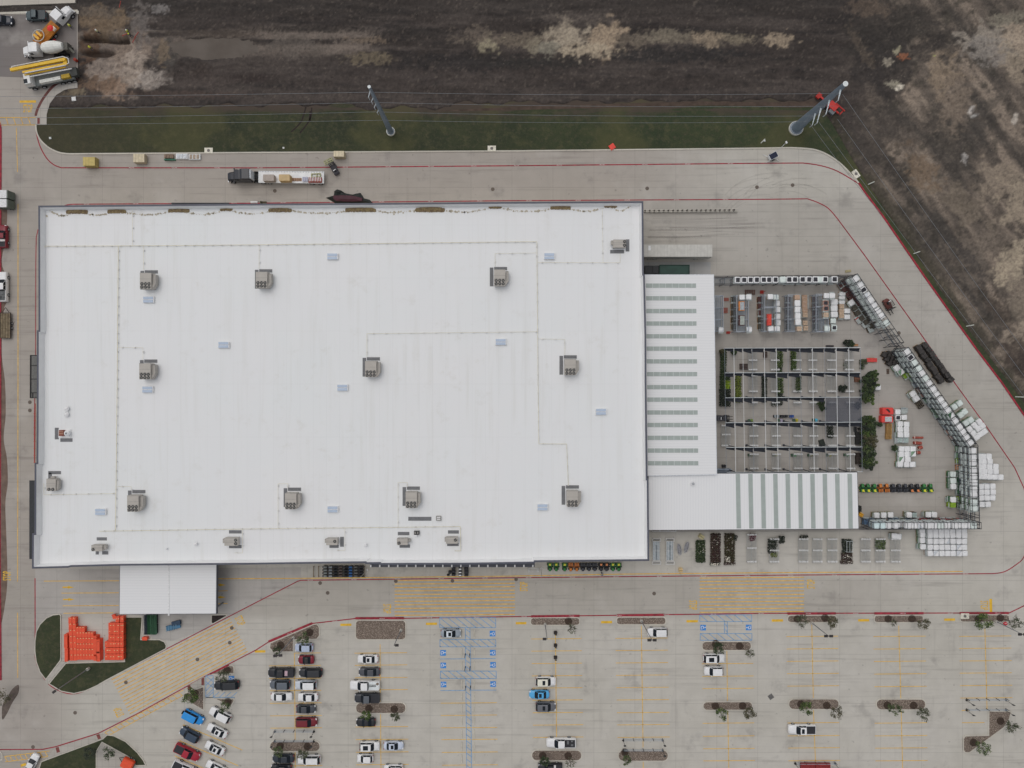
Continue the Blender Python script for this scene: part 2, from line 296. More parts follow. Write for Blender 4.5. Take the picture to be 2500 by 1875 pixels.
for i, p in enumerate([(1290, 98, 150, 20, (108, 98, 86), .7), (1500, 96, 130, 26, (112, 102, 90), .7), (1700, 96, 180, 16, (96, 88, 78), .7), (1385, 92, 58, 48, tanp, .95), (1480, 95, 45, 52, (148, 132, 113), .95), (1440, 125, 80, 18, (160, 147, 128), .9), (1335, 118, 32, 24, (120, 116, 104), .8), (1300, 112, 24, 26, (128, 120, 104), .7),
        (1190, 112, 36, 28, (138, 130, 110), .85), (1160, 85, 70, 22, (104, 94, 84), .6), (1420, 45, 120, 16, (92, 84, 78), .6), (1625, 88, 60, 18, (120, 112, 98), .7), (1725, 98, 34, 26, (140, 126, 108), .8), (1800, 92, 40, 14, (130, 120, 102), .6),
        (1902, 98, 40, 20, (146, 132, 114), .85), (900, 142, 56, 18, (106, 96, 80), .8), (850, 110, 60, 16, (110, 100, 92), .7), (720, 112, 90, 32, (92, 85, 79), .7), (900, 98, 60, 10, (118, 104, 90), .6), (1000, 190, 300, 30, (66, 59, 56), .5),
        (1130, 150, 160, 26, (40, 37, 37), .8), (1640, 135, 180, 22, (40, 38, 38), .85), (1300, 155, 140, 14, (42, 40, 38), .8), (1020, 80, 130, 14, (42, 38, 36), .8), (760, 72, 130, 9, (40, 36, 34), .8),
        (265, 62, 70, 45, (112, 96, 78), .9), (240, 30, 60, 18, (96, 86, 76), .8), (215, 110, 26, 50, (88, 68, 54), .9), (300, 120, 60, 40, (104, 92, 84), .8), (318, 150, 60, 80, (124, 111, 100), .9), (330, 172, 40, 62, (152, 140, 129), .9, 0, .9), (372, 196, 46, 28, (156, 147, 139), .9, 0, .9),
        (282, 218, 44, 24, (138, 118, 102), .9), (240, 200, 50, 26, (112, 92, 76), .8), (255, 170, 50, 26, (142, 130, 120), .8), (345, 60, 26, 70, (108, 102, 98), .7), (390, 22, 28, 12, (120, 116, 114), .8), (412, 140, 36, 42, (70, 66, 62), .9),
        (400, 130, 16, 30, (112, 98, 82), .8), (530, 82, 120, 10, (66, 58, 52), .8), (500, 190, 110, 22, (72, 64, 60), .8), (490, 172, 26, 24, (58, 50, 46), .8), (620, 190, 60, 12, (52, 44, 42), .8), (440, 232, 180, 10, (78, 66, 60), .7), (260, 262, 120, 7, (56, 48, 44), .8),
        (165, 232, 40, 10, (86, 78, 68), .8), (185, 225, 30, 8, (130, 118, 98), .7),
        (2180, 70, 150, 80, (50, 46, 43), .8), (2300, 120, 70, 60, (48, 44, 42), .8), (2130, 330, 60, 90, (62, 57, 53), .7), (2150, 160, 80, 90, (46, 42, 41), .85), (2130, 100, 70, 60, (50, 46, 43), .8), (2120, 20, 60, 24, (92, 80, 70), .7), (2220, 60, 60, 50, (54, 50, 46), .8), (2100, 110, 14, 70, (88, 78, 68), .6, -30), (2430, 95, 90, 42, (136, 128, 118), .95), (2410, 120, 60, 34, (126, 120, 114), .8, 20),
        (2490, 90, 50, 40, (152, 138, 122), .9), (2480, 150, 40, 50, (142, 130, 114), .8), (2460, 46, 60, 18, (128, 122, 108), .7, -12), (2300, 185, 46, 60, (128, 114, 98), .9, 10), (2330, 260, 40, 90, (116, 104, 92), .8, 15), (2195, 213, 15, 8, (206, 196, 180), 1, -30, .5), (2180, 206, 20, 10, (150, 144, 128), .8),
        (2205, 140, 16, 10, (142, 92, 66), .8), (2165, 152, 14, 10, (150, 142, 128), .8), (2190, 125, 10, 12, (160, 154, 130), .7), (2282, 135, 5, 5, (160, 160, 100), .9), (2370, 270, 9, 14, (176, 170, 164), .95, 30, .5), (2378, 283, 12, 5, (170, 168, 164), .9, -20, .5), (2478, 290, 8, 18, (170, 162, 152), .95, 10, .5),
        (2355, 385, 8, 14, (158, 154, 150), .8), (2395, 300, 40, 90, (64, 60, 56), .7, 20), (2300, 330, 60, 26, (66, 61, 56), .7, 55), (2250, 420, 70, 34, (108, 92, 76), .8, 55), (2350, 500, 80, 44, (112, 102, 90), .75, 40), (2440, 440, 60, 50, (134, 122, 108), .8, 40), (2480, 500, 50, 60, (144, 132, 116), .85),
        (2470, 640, 36, 70, (156, 144, 126), .95, 20), (2420, 590, 60, 50, (110, 100, 90), .7), (2495, 730, 40, 70, (120, 110, 98), .8), (2380, 650, 40, 50, (96, 88, 80), .7), (2490, 820, 40, 40, (142, 130, 116), .85), (2300, 560, 18, 80, (64, 60, 56), .75, -35), (2370, 640, 16, 70, (60, 56, 54), .75, -35), (2440, 760, 24, 70, (66, 58, 52), .8, -35), (2190, 420, 24, 60, (54, 50, 46), .8, -30), (2480, 880, 50, 60, (58, 50, 45), .85, -35)]):
    cx, cy, rx, ry, col, st = p[:6]; patch(cx, cy, rx, ry, col, st, p[6] if len(p) > 6 else 0, p[7] if len(p) > 7 else 1.3, i)
c = blend(c, np.clip(trench, 0, 1) * (U < 420) * .8, C(46, 36, 30)); c = blend(c, ss(n_f, .66, .8) * .25, C(120, 110, 100)); c = blend(c, ss(n_f, .36, .2) * .4, C(34, 31, 30))
def grid_mesh(name, mat):
    ny, nx = X.shape; idx = np.arange(nx * ny).reshape(ny, nx); q = np.stack([idx[:-1, :-1], idx[:-1, 1:], idx[1:, 1:], idx[1:, :-1]], -1).reshape(-1, 4)
    me = bpy.data.meshes.new(name); me.vertices.add(nx * ny); me.vertices.foreach_set('co', np.stack([X, Y, Z], -1).astype(np.float32).ravel())
    me.loops.add(q.size); me.loops.foreach_set('vertex_index', q.ravel().astype(np.int32)); me.polygons.add(len(q)); me.polygons.foreach_set('loop_start', (np.arange(len(q)) * 4).astype(np.int32))
    a = me.color_attributes.new('soil', 'FLOAT_COLOR', 'POINT'); a.data.foreach_set('color', np.concatenate([c, np.ones(X.shape + (1,))], -1).astype(np.float32).ravel()); me.materials.append(mat); me.update(calc_edges=True); me.validate(); return me
t = NT('bare_soil', .95); at = t.n.new('ShaderNodeAttribute'); at.attribute_name = 'soil'; f = t.noise(1.6, 6, None, .72)
col = t.mix(t.ramp(f, .35, .65), t.mix(1, at.outputs['Color'], (.7, .69, .69), 'MULTIPLY'), t.mix(1, at.outputs['Color'], (1.04, 1.03, 1.01), 'MULTIPLY'))
pale = t.noise(2.6, 2); col = t.mix(t.math('MULTIPLY', t.ramp(pale, .73, .78), .5), col, alb(130, 122, 112)); t.bump(f, .06, .4)
tag(link('ground', grid_mesh('ground', t.out(col))), kind='structure')
# muddy pond at the top left, pavements, lawns
pm = NT('muddy_water', .55); pm.b.inputs['Specular IOR Level'].default_value = .12; pond = [(520 + 138 * math.cos(a), 118 + 40 * math.sin(a)) for a in [2 * math.pi * k / 36 for k in range(36)]]
struct('muddy_pond', MB().prism(P2(pond), -.5, .0), pm.out(pm.mix(pm.ramp(pm.noise(.12, 4), .35, .65), alb(80, 73, 67), alb(92, 85, 79))))
struct('pavement', MB().prism(P2(pave), -.6, 0), concrete('concrete_pavement', (171, 167, 158), (176, 172, 164)))
struct('worn_lot', MB().sheet(P2([(-420, 40), (0, 38), (188, 31), (188, 150), (186, 175), (150, 182), (70, 190), (0, 187), (-420, 190)]), .004), concrete('worn_concrete', (106, 101, 99), (116, 110, 107), .5, (6, 4.5), False))
struct('side_pavement', MB().prism(P2([(-420, -300), (184, -300), (184, 7), (0, 14), (-420, 30)]), -.6, .05), concrete('pale_concrete', (170, 164, 154), (176, 170, 160), .15, (8, 8), False))
yard = concrete('yard_concrete', (152, 147, 140), (158, 153, 147), .3, (6.2, 5.4), False)
struct('garden_yard', MB().sheet(P2([(1590, 676), (2058, 672), (2160, 792), (2240, 900), (2320, 1004), (2356, 1060), (2362, 1294), (1590, 1300)]), .004), yard)
struct('pickup_apron', MB().sheet(P2([(86, 1390), (735, 1385), (735, 1415), (625, 1470), (500, 1538), (420, 1565), (372, 1560), (340, 1500), (300, 1498), (148, 1500), (148, 1600), (86, 1600)]), .004), concrete('apron_concrete', (156, 151, 146), (164, 160, 155), .3, (5, 3.6), False))
struct('dock_apron', MB().sheet(P2([(1570, 640), (1735, 640), (1735, 671), (1570, 671)]), .004), concrete('new_concrete', (150, 150, 149), (158, 158, 156), .1, (5, 4), False))
LG = grass_mat('lawn_grass', (40, 46, 32), (54, 58, 38))
struct('lawn', MB().prism(P2(lawn), -.5, .06), LG)
struct('worn_soil_strip', MB().sheet(P2(smooth([(1060, 272), (1300, 268), (1500, 262), (1740, 258), (1990, 262), (1990, 248), (1890, 250), (1730, 248), (1560, 252), (1400, 256), (1200, 264)], 4, True)), .068), M(70, 58, 50, .95, .3, .6))
sw = [(189, 195), (190, 215), (170, 217), (158, 220), (138, 232), (122, 254), (114.5, 280), (114.5, 305), (88, 305), (88, 284), (94, 266), (108, 241), (131, 213), (159, 197)]
PALE = concrete('sidewalk_concrete', (160, 155, 147), (168, 163, 156), .15, (1.5, 1.5), False)
struct('sidewalk', MB().prism(P2(sw), -.5, .12), PALE)
# ---------------------------------------------------------------- kerbs
KC, KR = concrete('kerb_concrete', (176, 171, 160), (186, 181, 170), .2, (3, 3), False), M(138, 36, 50, .75, .3, 1.5)
KD = M(96, 58, 54, .8, .3, 1.2)
struct('kerb', kerb(MB(), north_edge[1:29]), KC)
struct('red_kerb', kerb(MB(), north_edge[49:], .36), KR)
struct('pale_kerb', kerb(MB(), north_edge[28:50], .32), KC)
struct('dark_red_kerb', kerb(MB(), curve_in, .55), KD)
struct('lot_kerb', kerb(MB(), [(-300, 36), (0, 33), (190, 27), (190, 34)], .5), KC)
struct('side_red_kerb', kerb(MB(), smooth([(-12, 292), (-2, 300), (1.5, 312), (2, 340)], 4) + [(1, 620), (1, 900), (0, 1200), (0, 1440), (1, 1520), (2, 1660)], .4), KR)
struct('mud_verge', MB().prism(P2([(-420, 300), (-1, 300), (-1, 1660), (-420, 1660)]), -.5, .05), M(92, 76, 66, .95, .3, .5))
mud = [(3, 470)] + smooth([(10, 480), (18, 520), (12, 590), (4, 640), (16, 680), (19, 730), (9, 760), (4, 860), (12, 930), (14, 1010), (9, 1070), (17, 1120), (19, 1180), (13, 1230), (16, 1320), (18, 1420), (10, 1490), (4, 1520)], 4) + [(3, 1520)]
struct('mud_stain', MB().sheet(P2(mud), .008), M(104, 88, 78, .95, .25, .6))
struct('oil_stain', MB().sheet(P2(smooth([b0(20, 1120), b0(60, 1060), b0(100, 985), b0(160, 940), b0(160, 1010), b0(110, 1090), b0(60, 1190), b0(20, 1240)], 4, True)), .008), M(88, 78, 72, .9, .3, 1))
# ---------------------------------------------------------------- planted islands
GR, isl, kb = gravel_mat(), {}, MB()
def lst(f, *p): return [f(*q) for q in p]
isl_px = [lst(b1, (120, 575), (495, 414), (530, 408), (553, 440), (555, 515), (530, 550), (330, 555), (330, 660), (150, 660), (114, 625)), rrect(*b1(855, 376), *b1(1300, 555), 11), rrect(*b1(857, 1087), *b1(1300, 1192), 14), rrect(*b1(115, 1418), *b1(560, 1520), 14),
    rrect(*b2(155, 354), *b2(590, 430), 9), rrect(*b2(897, 349), *b2(1333, 425), 9), rrect(*b2(1635, 560), *b2(2070, 648), 11), rrect(*b2(1645, 1080), *b2(2080, 1163), 11), rrect(*b2(165, 1497), *b2(607, 1600), 14), rrect(*b2(912, 1497), *b2(1353, 1603), 14),
    rrect(*b3(163, 334), *b3(597, 407), 9), rrect(*b3(910, 334), *b3(1345, 407), 9), rrect(*b3(1650, 329), *b3(2088, 402), 9), rrect(*b3(172, 1055), *b3(617, 1157), 14), rrect(*b3(928, 1057), *b3(1365, 1160), 14),
    lst(b3, (1900, 1160), (2105, 1165), (2085, 1240), (2040, 1310), (1740, 1530), (1700, 1530), (1680, 1505), (1680, 1400), (1700, 1375), (1898, 1370)),
    lst(b0, (1815, 848), (1980, 768), (2015, 770), (2028, 790), (2028, 848)), lst(b0, (1590, 1010), (1768, 945), (1768, 1170), (1640, 1095), (1590, 1060), (1580, 1030)), lst(b0, (1850, 1055), (2028, 1055), (2028, 1080), (2005, 1118), (1985, 1130))]
gm = MB()
for p in isl_px: gm.sheet(ringkerb(kb, P2(p)), .1)
struct('gravel_bed', gm, GR); struct('island_kerb', kb, KC)
kb2, g2 = MB(), MB()
G2 = grass_mat('dark_turf', (44, 50, 32), (52, 58, 36), False)
for p in (lst(b0, (302, 560), (312, 480), (345, 415), (400, 360), (460, 332), (518, 326), (531, 340), (533, 700), (528, 730), (398, 900), (345, 830), (312, 740), (300, 640)),
          lst(b0, (570, 748), (1075, 735), (1075, 350), (1235, 350), (1222, 545), (1380, 545), (1425, 565), (1443, 600), (1438, 630), (920, 903), (840, 950), (740, 995), (640, 1018), (530, 997), (420, 930)),
          lst(b0, (355, 1600), (890, 1402), (925, 1368), (985, 1375), (1090, 1425), (1190, 1520), (1245, 1590), (1268, 1638), (1165, 1640), (1160, 1590), (885, 1440), (838, 1515), (838, 1720), (320, 1720))):
    g2.sheet(ringkerb(kb2, P2(p), .2), .1)
mulch = lst(b0, (1825, 332), (1955, 330), (1966, 345), (1840, 418), (1822, 405)); m2_ = MB().sheet(ringkerb(kb2, P2(mulch), .2), .1)
ringkerb(kb2, P2(lst(b0, (-60, 1515), (10, 1518), (25, 1540), (25, 1590), (-60, 1600))), .2)
struct('turf_island', g2, G2); struct('turf_island_kerb', kb2, KC); struct('mulch_bed', m2_, M(44, 36, 34, .95, .3, 2))
struct('footpath', MB().prism(P2(lst(b0, (530, 735), (572, 742), (415, 932), (388, 908))), -.1, .14), PALE)
struct('corner_sidewalk', MB().prism(P2(lst(b0, (400, 1580), (480, 1480), (850, 1368), (925, 1365), (890, 1400), (355, 1598))), -.1, .12), PALE)
struct('island_walk', MB().prism(P2(lst(b0, (1620, 950), (1762, 870), (1766, 942), (1640, 990))), -.1, .12), PALE)
struct('tactile_paving', MB().sheet(P2(lst(b0, (833, 1372), (862, 1364), (876, 1402), (850, 1410))), .125).sheet(P2(lst(b0, (482, 1482), (510, 1474), (522, 1518), (494, 1526))), .125).sheet(P2(lst(b0, (1742, 885), (1764, 874), (1764, 940), (1742, 942))), .125).sheet(P2(lst(b0, (1618, 950), (1645, 938), (1655, 975), (1630, 985))), .125).sheet(P2([(92, 288), (98, 288), (98, 303), (92, 303)]), .125), M(112, 62, 58, .85, .25, 3))
struct('planter_pad', MB().prism(P2(lst(b0, (840, 1520), (885, 1444), (1158, 1592), (1158, 1720), (842, 1720))), -.1, .108), PALE)
# ---------------------------------------------------------------- painted markings (4 mm steps)
RED, YEL, YELF, BLU = M(136, 42, 54, .8, .35, 1.2), M(214, 160, 48, .75, .2, 1.5), M(206, 160, 76, .8, .25, 1.2), M(104, 142, 178, .75, .22, 1.5)
ORW = M(202, 158, 74, .85, .25, 1.0)
Rtop = [(88, 305), (89, 325), (97, 355), (113, 385), (131, 402), (150, 409.6)]; Rtop = smooth(Rtop, 4) + [(625, 409.8), (1250, 404.7), (1875, 398.5)] + smooth([(1960, 398), (2002, 404), (2044.6, 418), (2095.5, 448)], 4)
Rin = smooth([(156, 503), (165, 500), (178, 498.6)], 3) + [(620, 496), (1250, 490), (1875, 486.5)] + smooth([(1971, 485.4), (1996.5, 494.4), (2022, 508.6), (2044.6, 534)], 4) + [(2109.6, 621.6), (2253.7, 823.7), (2333, 938), (2409, 1042.6), (2477, 1141.5)] + \
    smooth([(2500, 1192), (2512, 1250), (2514, 1310), (2500, 1359), (2480, 1379), (2451.6, 1396), (2423, 1400.5)], 4) + [(1875, 1404.4), (1250, 1410.5), (735, 1416.7), (727, 1419), (625, 1471), (407, 1584), (263, 1657.6)] + smooth([(215, 1684), (181, 1694), (150, 1688.6), (118.7, 1670), (93, 1629), (86, 1604)], 4) + [(85.6, 1411.7)]
Rout = [(-60, 1830), (0, 1830), (104.6, 1829.4), (135.7, 1823), (240, 1790.4), (336, 1742), (458, 1674.5), (499, 1652), (625, 1587), (656, 1567), (763.5, 1522), (868, 1510), (988, 1509.5), (1250, 1505.5), (1875, 1497.3), (2464, 1496.4), (2500, 1479), (2620, 1420)]
Rleft = [(93, 560), (88.5, 580), (87.5, 640), (87, 870), (84, 1010), (84, 1130)]
fire = MB()
for r, w in ((Rtop, .24), (Rin, .22), (Rout, .24), (Rleft, .18)): strip(fire, r, w, .012)
for a, b in (((656, 1566), (763, 1521)), ((868, 1509), (986, 1508.5)), ((1297, 1504.5), (1415, 1503)), ((1506, 1502), (1622, 1500.5)), ((1922, 1497.5), (2040, 1497)), ((2134, 1497), (2254, 1496.7)), ((2342, 1496.6), (2462, 1496.2))): strip(fire, [a, b], .5, .135)
strip(fire, lst(b0, (1815, 846), (1980, 766)), .4, .135)
struct('fire_lane_line', fire, RED)
def text_mb(mb, word, px, py, h, ang, z, m=0, sx=1.0, mat=None):
    cu = bpy.data.curves.new('lettering', 'FONT'); cu.body = word; cu.size = h; cu.align_x = 'CENTER'; cu.align_y = 'CENTER'; cu.resolution_u = 2; cu.offset = .035 * (word == 'STOP'); o = bpy.data.objects.new('lettering', cu)
    me = bpy.data.meshes.new_from_object(o); x0, y0, _ = W(px, py); ca, sa = math.cos(ang), math.sin(ang)
    mb.add([(x0 + v.co.x * sx * ca - v.co.y * sa, y0 + v.co.x * sx * sa + v.co.y * ca, z) for v in me.vertices], [tuple(p.vertices) for p in me.polygons], m); bpy.data.objects.remove(o); bpy.data.curves.remove(cu); bpy.data.meshes.remove(me)
ft = MB()
def along(path, step, start, ang_add=0):
    P = P2(path); acc = start
    for a, b in zip(P, P[1:]):
        a, b = Vector(a), Vector(b); L = (b - a).length; d = (b - a) / max(L, 1e-6)
        while acc < L: q = a + d * acc; yield q.x / S + 1250, 937.5 - q.y / S, math.atan2(d.y, d.x) + ang_add; acc += step
        acc -= L
for path, st, s0, add in ((Rtop[-14:-6] if 0 else [(150, 409.6), (625, 409.8), (1250, 404.7), (1875, 398.5)], 9.4, 6, 0), ([(178, 498.6), (1250, 490), (1875, 486.5)], 10.8, 3, 0), ([(735, 1416.7), (1250, 1410.5), (2423, 1400.5)], 9.6, 2, 0), ([(656, 1567), (763.5, 1522), (868, 1510), (1250, 1505.5), (1875, 1497.3), (2464, 1496.4)], 10.4, 5, 0)):
    for x, y, a in along(path, st, s0, add): text_mb(ft, 'FIRE LANE', x, y, .26, a, .016 if path[0][0] != 656 else .141)
struct('fire_lane_lettering', ft, M(214, 196, 192, .7))
yl = MB()
def yline(pts, w=.13, mb=None): strip(yl if mb is None else mb, pts, w, .012)
for cx, (xa, xb), f, ys in ((None, (165, 600), b2, (543, 648, 755, 862, 967, 1072, 1180, 1287, 1393)), (None, (893, 1345), b2, (538, 643, 750, 857, 963, 1070, 1180, 1285, 1393)), (None, (1640, 2085), b2, (757, 866, 972, 1271, 1383, 1491, 1596)),
        (None, (158, 605), b3, (522, 629, 736, 843, 950, 1268, 1380, 1485, 1595)), (None, (910, 1362), b3, (522, 630, 737, 846, 955, 1270, 1380, 1486, 1596)), (None, (1650, 2100), b3, (520, 625, 733, 838, 946, 1053)), (None, (850, 1305), b1, (665, 770, 878, 983, 1303, 1412, 1521, 1630)),
        (None, (112, 560), b1, (775, 885, 990, 1098, 1207, 1313, 1640)), (None, (1595, 2080), b1, (1097, 1203, 1310, 1412, 1522, 1633))):
    for k, y in enumerate(ys): d = k * 2.2; yline([f(xa + d, y + 2), f(xb + d, y - 2)], .14)
yline([b1(335, 667), b1(560, 665)], .14); yline([b3(1672, 1162), b3(1730, 1160)], .14); yline([b3(1675, 1268), b3(1870, 1266)], .14)
for f, pts in ((b2, ((375, 500), (385, 1400))), (b2, ((1117, 430), (1132, 1480))), (b2, ((1133, 1605), (1135, 1720))), (b2, ((1856, 650), (1861, 1078))), (b2, ((1864, 1165), (1874, 1720))), (b3, ((378, 420), (391, 1054))), (b3, ((393, 1160), (410, 1620))), (b3, ((1129, 430), (1147, 1056))), (b3, ((1150, 1162), (1164, 1720))), (b3, ((1873, 450), (1892, 1150))),
        (b1, ((1072, 590), (1074, 1086))), (b1, ((1076, 1195), (1080, 1720))), (b1, ((332, 664), (338, 1415))), (b1, ((338, 1522), (340, 1720)))): yline([f(*p) for p in pts], .15)
yline([(44, 498), (44, 900), (43.5, 1200), (43, 1420)], .16); yline([(43, 1496), (43.5, 1655)], .16); yline([(40, 312), (43, 420)], .14)
yline([(528, 1413), (735, 1411.8), (1250, 1406.4), (1515, 1401.6), (1875, 1398), (2350, 1395)], .2)
for x0_, y0_, x1_ in ((107, 1418.7, 291), (150, 1448, 290), (153, 1479, 290), (155, 1497, 277), (528, 1443, 556), (528, 1474, 556)): yline([(x0_, y0_), (x1_, y0_ - .8)], .16)
for k in range(6):
    a = b0(1580 - 35 * k, 1285 + 135 * k); yline([a, (a[0] + 145, a[1] + 62)], .16)
struct('parking_line', yl, YELF)
cw = MB()
for k in range(11): yline([(963.5, 1417.6 + 8.45 * k), (1257, 1415.4 + 8.45 * k)], .2, cw)
for k in range(11): yline([(1708, 1411.4 + 8.35 * k), (1963, 1409.2 + 8.35 * k)], .2, cw)
A, B, C_, D = (b0(965, 897), b0(1990, 372), b0(2140, 650), b0(1120, 1192))
for k in range(12):
    q = k / 11; yline([(A[0] + (D[0] - A[0]) * q, A[1] + (D[1] - A[1]) * q), (B[0] + (C_[0] - B[0]) * q, B[1] + (C_[1] - B[1]) * q)], .2, cw)
def ladder(a, b, wdt, n, mb, lw=.16):
    a, b = Vector(a), Vector(b); d = (b - a).normalized(); nn = Vector((-d.y, d.x)) * wdt; yline([a, b], lw, mb); yline([a + nn, b + nn], lw, mb)
    for k in range(n): p = a + (b - a) * (k / n); yline([p, p + nn + d * 6], lw, mb)
ladder(b0(905, 1352), b0(1585, 985), 11, 15, cw); ladder(b0(40, 1560), b0(430, 1512), 13, 9, cw); ladder((-40, 287), (87, 287), 18, 7, cw)
struct('crosswalk_marking', cw, ORW)
sb = MB()
for x0_, x1_, y in ((831, 858, 1525.5), (1040, 1067, 1523), (1259, 1285, 1521.5), (1467.6, 1494.5, 1519), (1676, 1703.6, 1516.8), (1884, 1911.7, 1515), (2095, 2122, 1514.5), (2305, 2331.5, 1512.8), (622, 648, 1590.5), (48, 88, 248)): yline([(x0_, y), (x1_, y - .3)], .52, sb)
yline([(2418.6, 1462), (2419.4, 1494)], .6, sb); yline([b0(180, 1640), b0(225, 1625)], .55, sb)
for x, y in ((166.8, 1433.7), (168, 1463.4), (537, 1428), (537, 1458)):
    yline([(x - 14, y), (x, y)], .3, sb); sb.sheet(P2([(x - 1, y - 3.6), (x + 14, y), (x - 1, y + 3.6)]), .012)
struct('stop_bar', sb, YEL)
st = MB()
for x, y, a in ((944, 1486, -90), (1280, 1432, 90), (1691, 1477, -90), (1981, 1426, 90), (2402, 1478, -90), (585, 1516, -63), (291, 1738, 117), (18, 1406, 90), (68, 266, 0)): text_mb(st, 'STOP', x, y, 2.5, math.radians(a), .0125, sx=.3 * 1.15)
struct('stop_lettering', st, M(214, 160, 52, .75, .2, 1.5))
bl = MB()
def bline(pts, w=.14): strip(bl, pts, w, .0125)
def hatch(x0, y0, x1, y1, f, n, gap=None):
    bline([f(x0, y0), f(x1, y0)]); bline([f(x0, y1), f(x1, y1)]); bline([f(x0, y0), f(x0, y1)]); bline([f(x1, y0), f(x1, y1)])
    hgt = y1 - y0
    for k in range(-1, n + 1):
        xa = x0 + (x1 - x0) * k / n; xb = xa + hgt * 1.25; ya, yb = y0, y1
        if xa < x0: ya = y0 + (x0 - xa) / 1.25; xa = x0
        if xb > x1: yb = y1 - (xb - x1) / 1.25; xb = x1
        if yb - ya > 6: bline([f(xa, ya), f(xb, yb)])
for a in ((1587, 360, 2070, 447), (1589, 550, 2071, 612), (1593, 822, 2075, 886)): hatch(*a, b1, 7)
for ya, yb in ((447, 550), (612, 822), (886, 1720)):
    bline([b1(1808 + (ya - 447) * .01, ya), b1(1808 + (yb - 447) * .01, yb)]); bline([b1(1848 + (ya - 447) * .012, ya), b1(1848 + (yb - 447) * .012, yb)])
    y = ya + 10
    while y < yb - 30: bline([b1(1810 + (y - 447) * .01, y), b1(1848 + (y - 447) * .012, y + 30)]); y += 53
for x0_, x1_, y in ((1590, 1806, 717), (1852, 2072, 715), (1593, 1806, 990), (1856, 2076, 987)): bline([b1(x0_, y), b1(x1_, y - 1)])
for a in ((1622, 337, 2070, 394), (1626, 498, 2072, 556)): hatch(*a, b2, 6)
bline([b2(1835, 394), b2(1835, 498)]); bline([b2(1860, 394), b2(1860, 498)]); bline([b2(1836, 410), b2(1860, 440)]); bline([b2(1836, 455), b2(1860, 485)])
hatch(1778, 862, 1842, 1050, b0, 1); bline([b0(1778, 1050), b0(2030, 1050)])
for k in range(5): bline([b0(1790 + 52 * k, 1048), b0(1840 + 52 * k, 1004)])
for k in range(3): bline([b0(1780, 945 + 48 * k), b0(1842, 880 + 48 * k)])
struct('accessible_bay_line', bl, BLU)
sm, sw_ = MB(), MB()
def wheelchair(px, py, a):
    x0, y0, _ = W(px, py); ca, sa = math.cos(a), math.sin(a); f = lambda x, y: (x0 + x * ca - y * sa, y0 + x * sa + y * ca)
    sm.sheet([f(-.62, -.62), f(.62, -.62), f(.62, .62), f(-.62, .62)], .0125)
    g = lambda pts, w=.11: strip(sw_, [f(*p) for p in pts], w, .0165, metres=True)
    g([(.36 * math.cos(q) * .8 - .05, .36 * math.sin(q) * .8 - .15) for q in [math.radians(d) for d in range(100, 400, 20)]], .1); g([(-.05, .32), (-.03, .02), (.2, .0), (.3, -.32), (.42, -.3)], .11); g([(-.04, .18), (.18, .16)], .09)
    sw_.sheet([f(-.06 + .11 * math.cos(q), .46 + .11 * math.sin(q)) for q in [k * math.pi / 4 for k in range(8)]], .0165)
for x, y in ((2043, 498), (2045, 663), (2047, 768), (2048, 934)): wheelchair(*b1(x, y), math.radians(90))
for x, y in ((1616, 665), (1618, 773), (1620, 938)): wheelchair(*b1(x, y), math.radians(-90))
wheelchair(*b2(2044, 445), math.radians(90)); wheelchair(*b2(1651, 447), math.radians(-90)); wheelchair(*b0(2000, 888), math.radians(-90))
struct('accessible_symbol_panel', sm, M(52, 118, 184, .6, .12)); struct('accessible_symbol', sw_, M(222, 230, 236, .6, .08))
tm = MB(); rt = random.Random(9)
for k in range(26):
    if k < 12: y = rt.uniform(528, 585); x = rt.uniform(1575, 1640); strip(tm, smooth([(x, y), (x + 90, y + rt.uniform(-2, 2)), (x + rt.uniform(140, 260), y + rt.uniform(-8, 6))], 5), rt.uniform(.2, .5), .006 + .0002 * k)
    else:
        r_ = rt.uniform(70, 150); cx, cy = rt.uniform(1850, 1960), rt.uniform(520, 590); a0 = rt.uniform(200, 260); strip(tm, [(cx + r_ * math.cos(math.radians(a0 + q * 8)), cy + r_ * .8 * math.sin(math.radians(a0 + q * 8))) for q in range(rt.randrange(6, 12))], rt.uniform(.15, .3), .006 + .0002 * k)
nt_ = NT('tyre_rubber', .9); nt_.b.inputs['Alpha'].default_value = .08; struct('tyre_mark', tm, nt_.out(nt_.mix(nt_.noise(.8, 4), alb(60, 58, 58), alb(120, 115, 110))))
# tyre ruts across the verge
ru = MB()
for dx, pp in ((0, ((432, 925), (415, 985), (396, 1040), (360, 1090), (305, 1140))), (14, ((432, 930), (428, 990), (410, 1045), (375, 1095), (330, 1150))), (7, ((445, 960), (440, 1020), (445, 1050)))): strip(ru, smooth([(t1(x, y)[0] + dx, t1(x, y)[1]) for x, y in pp], 5), .32, .067)
struct('tyre_rut', ru, M(42, 34, 32, .95, .3, 2))
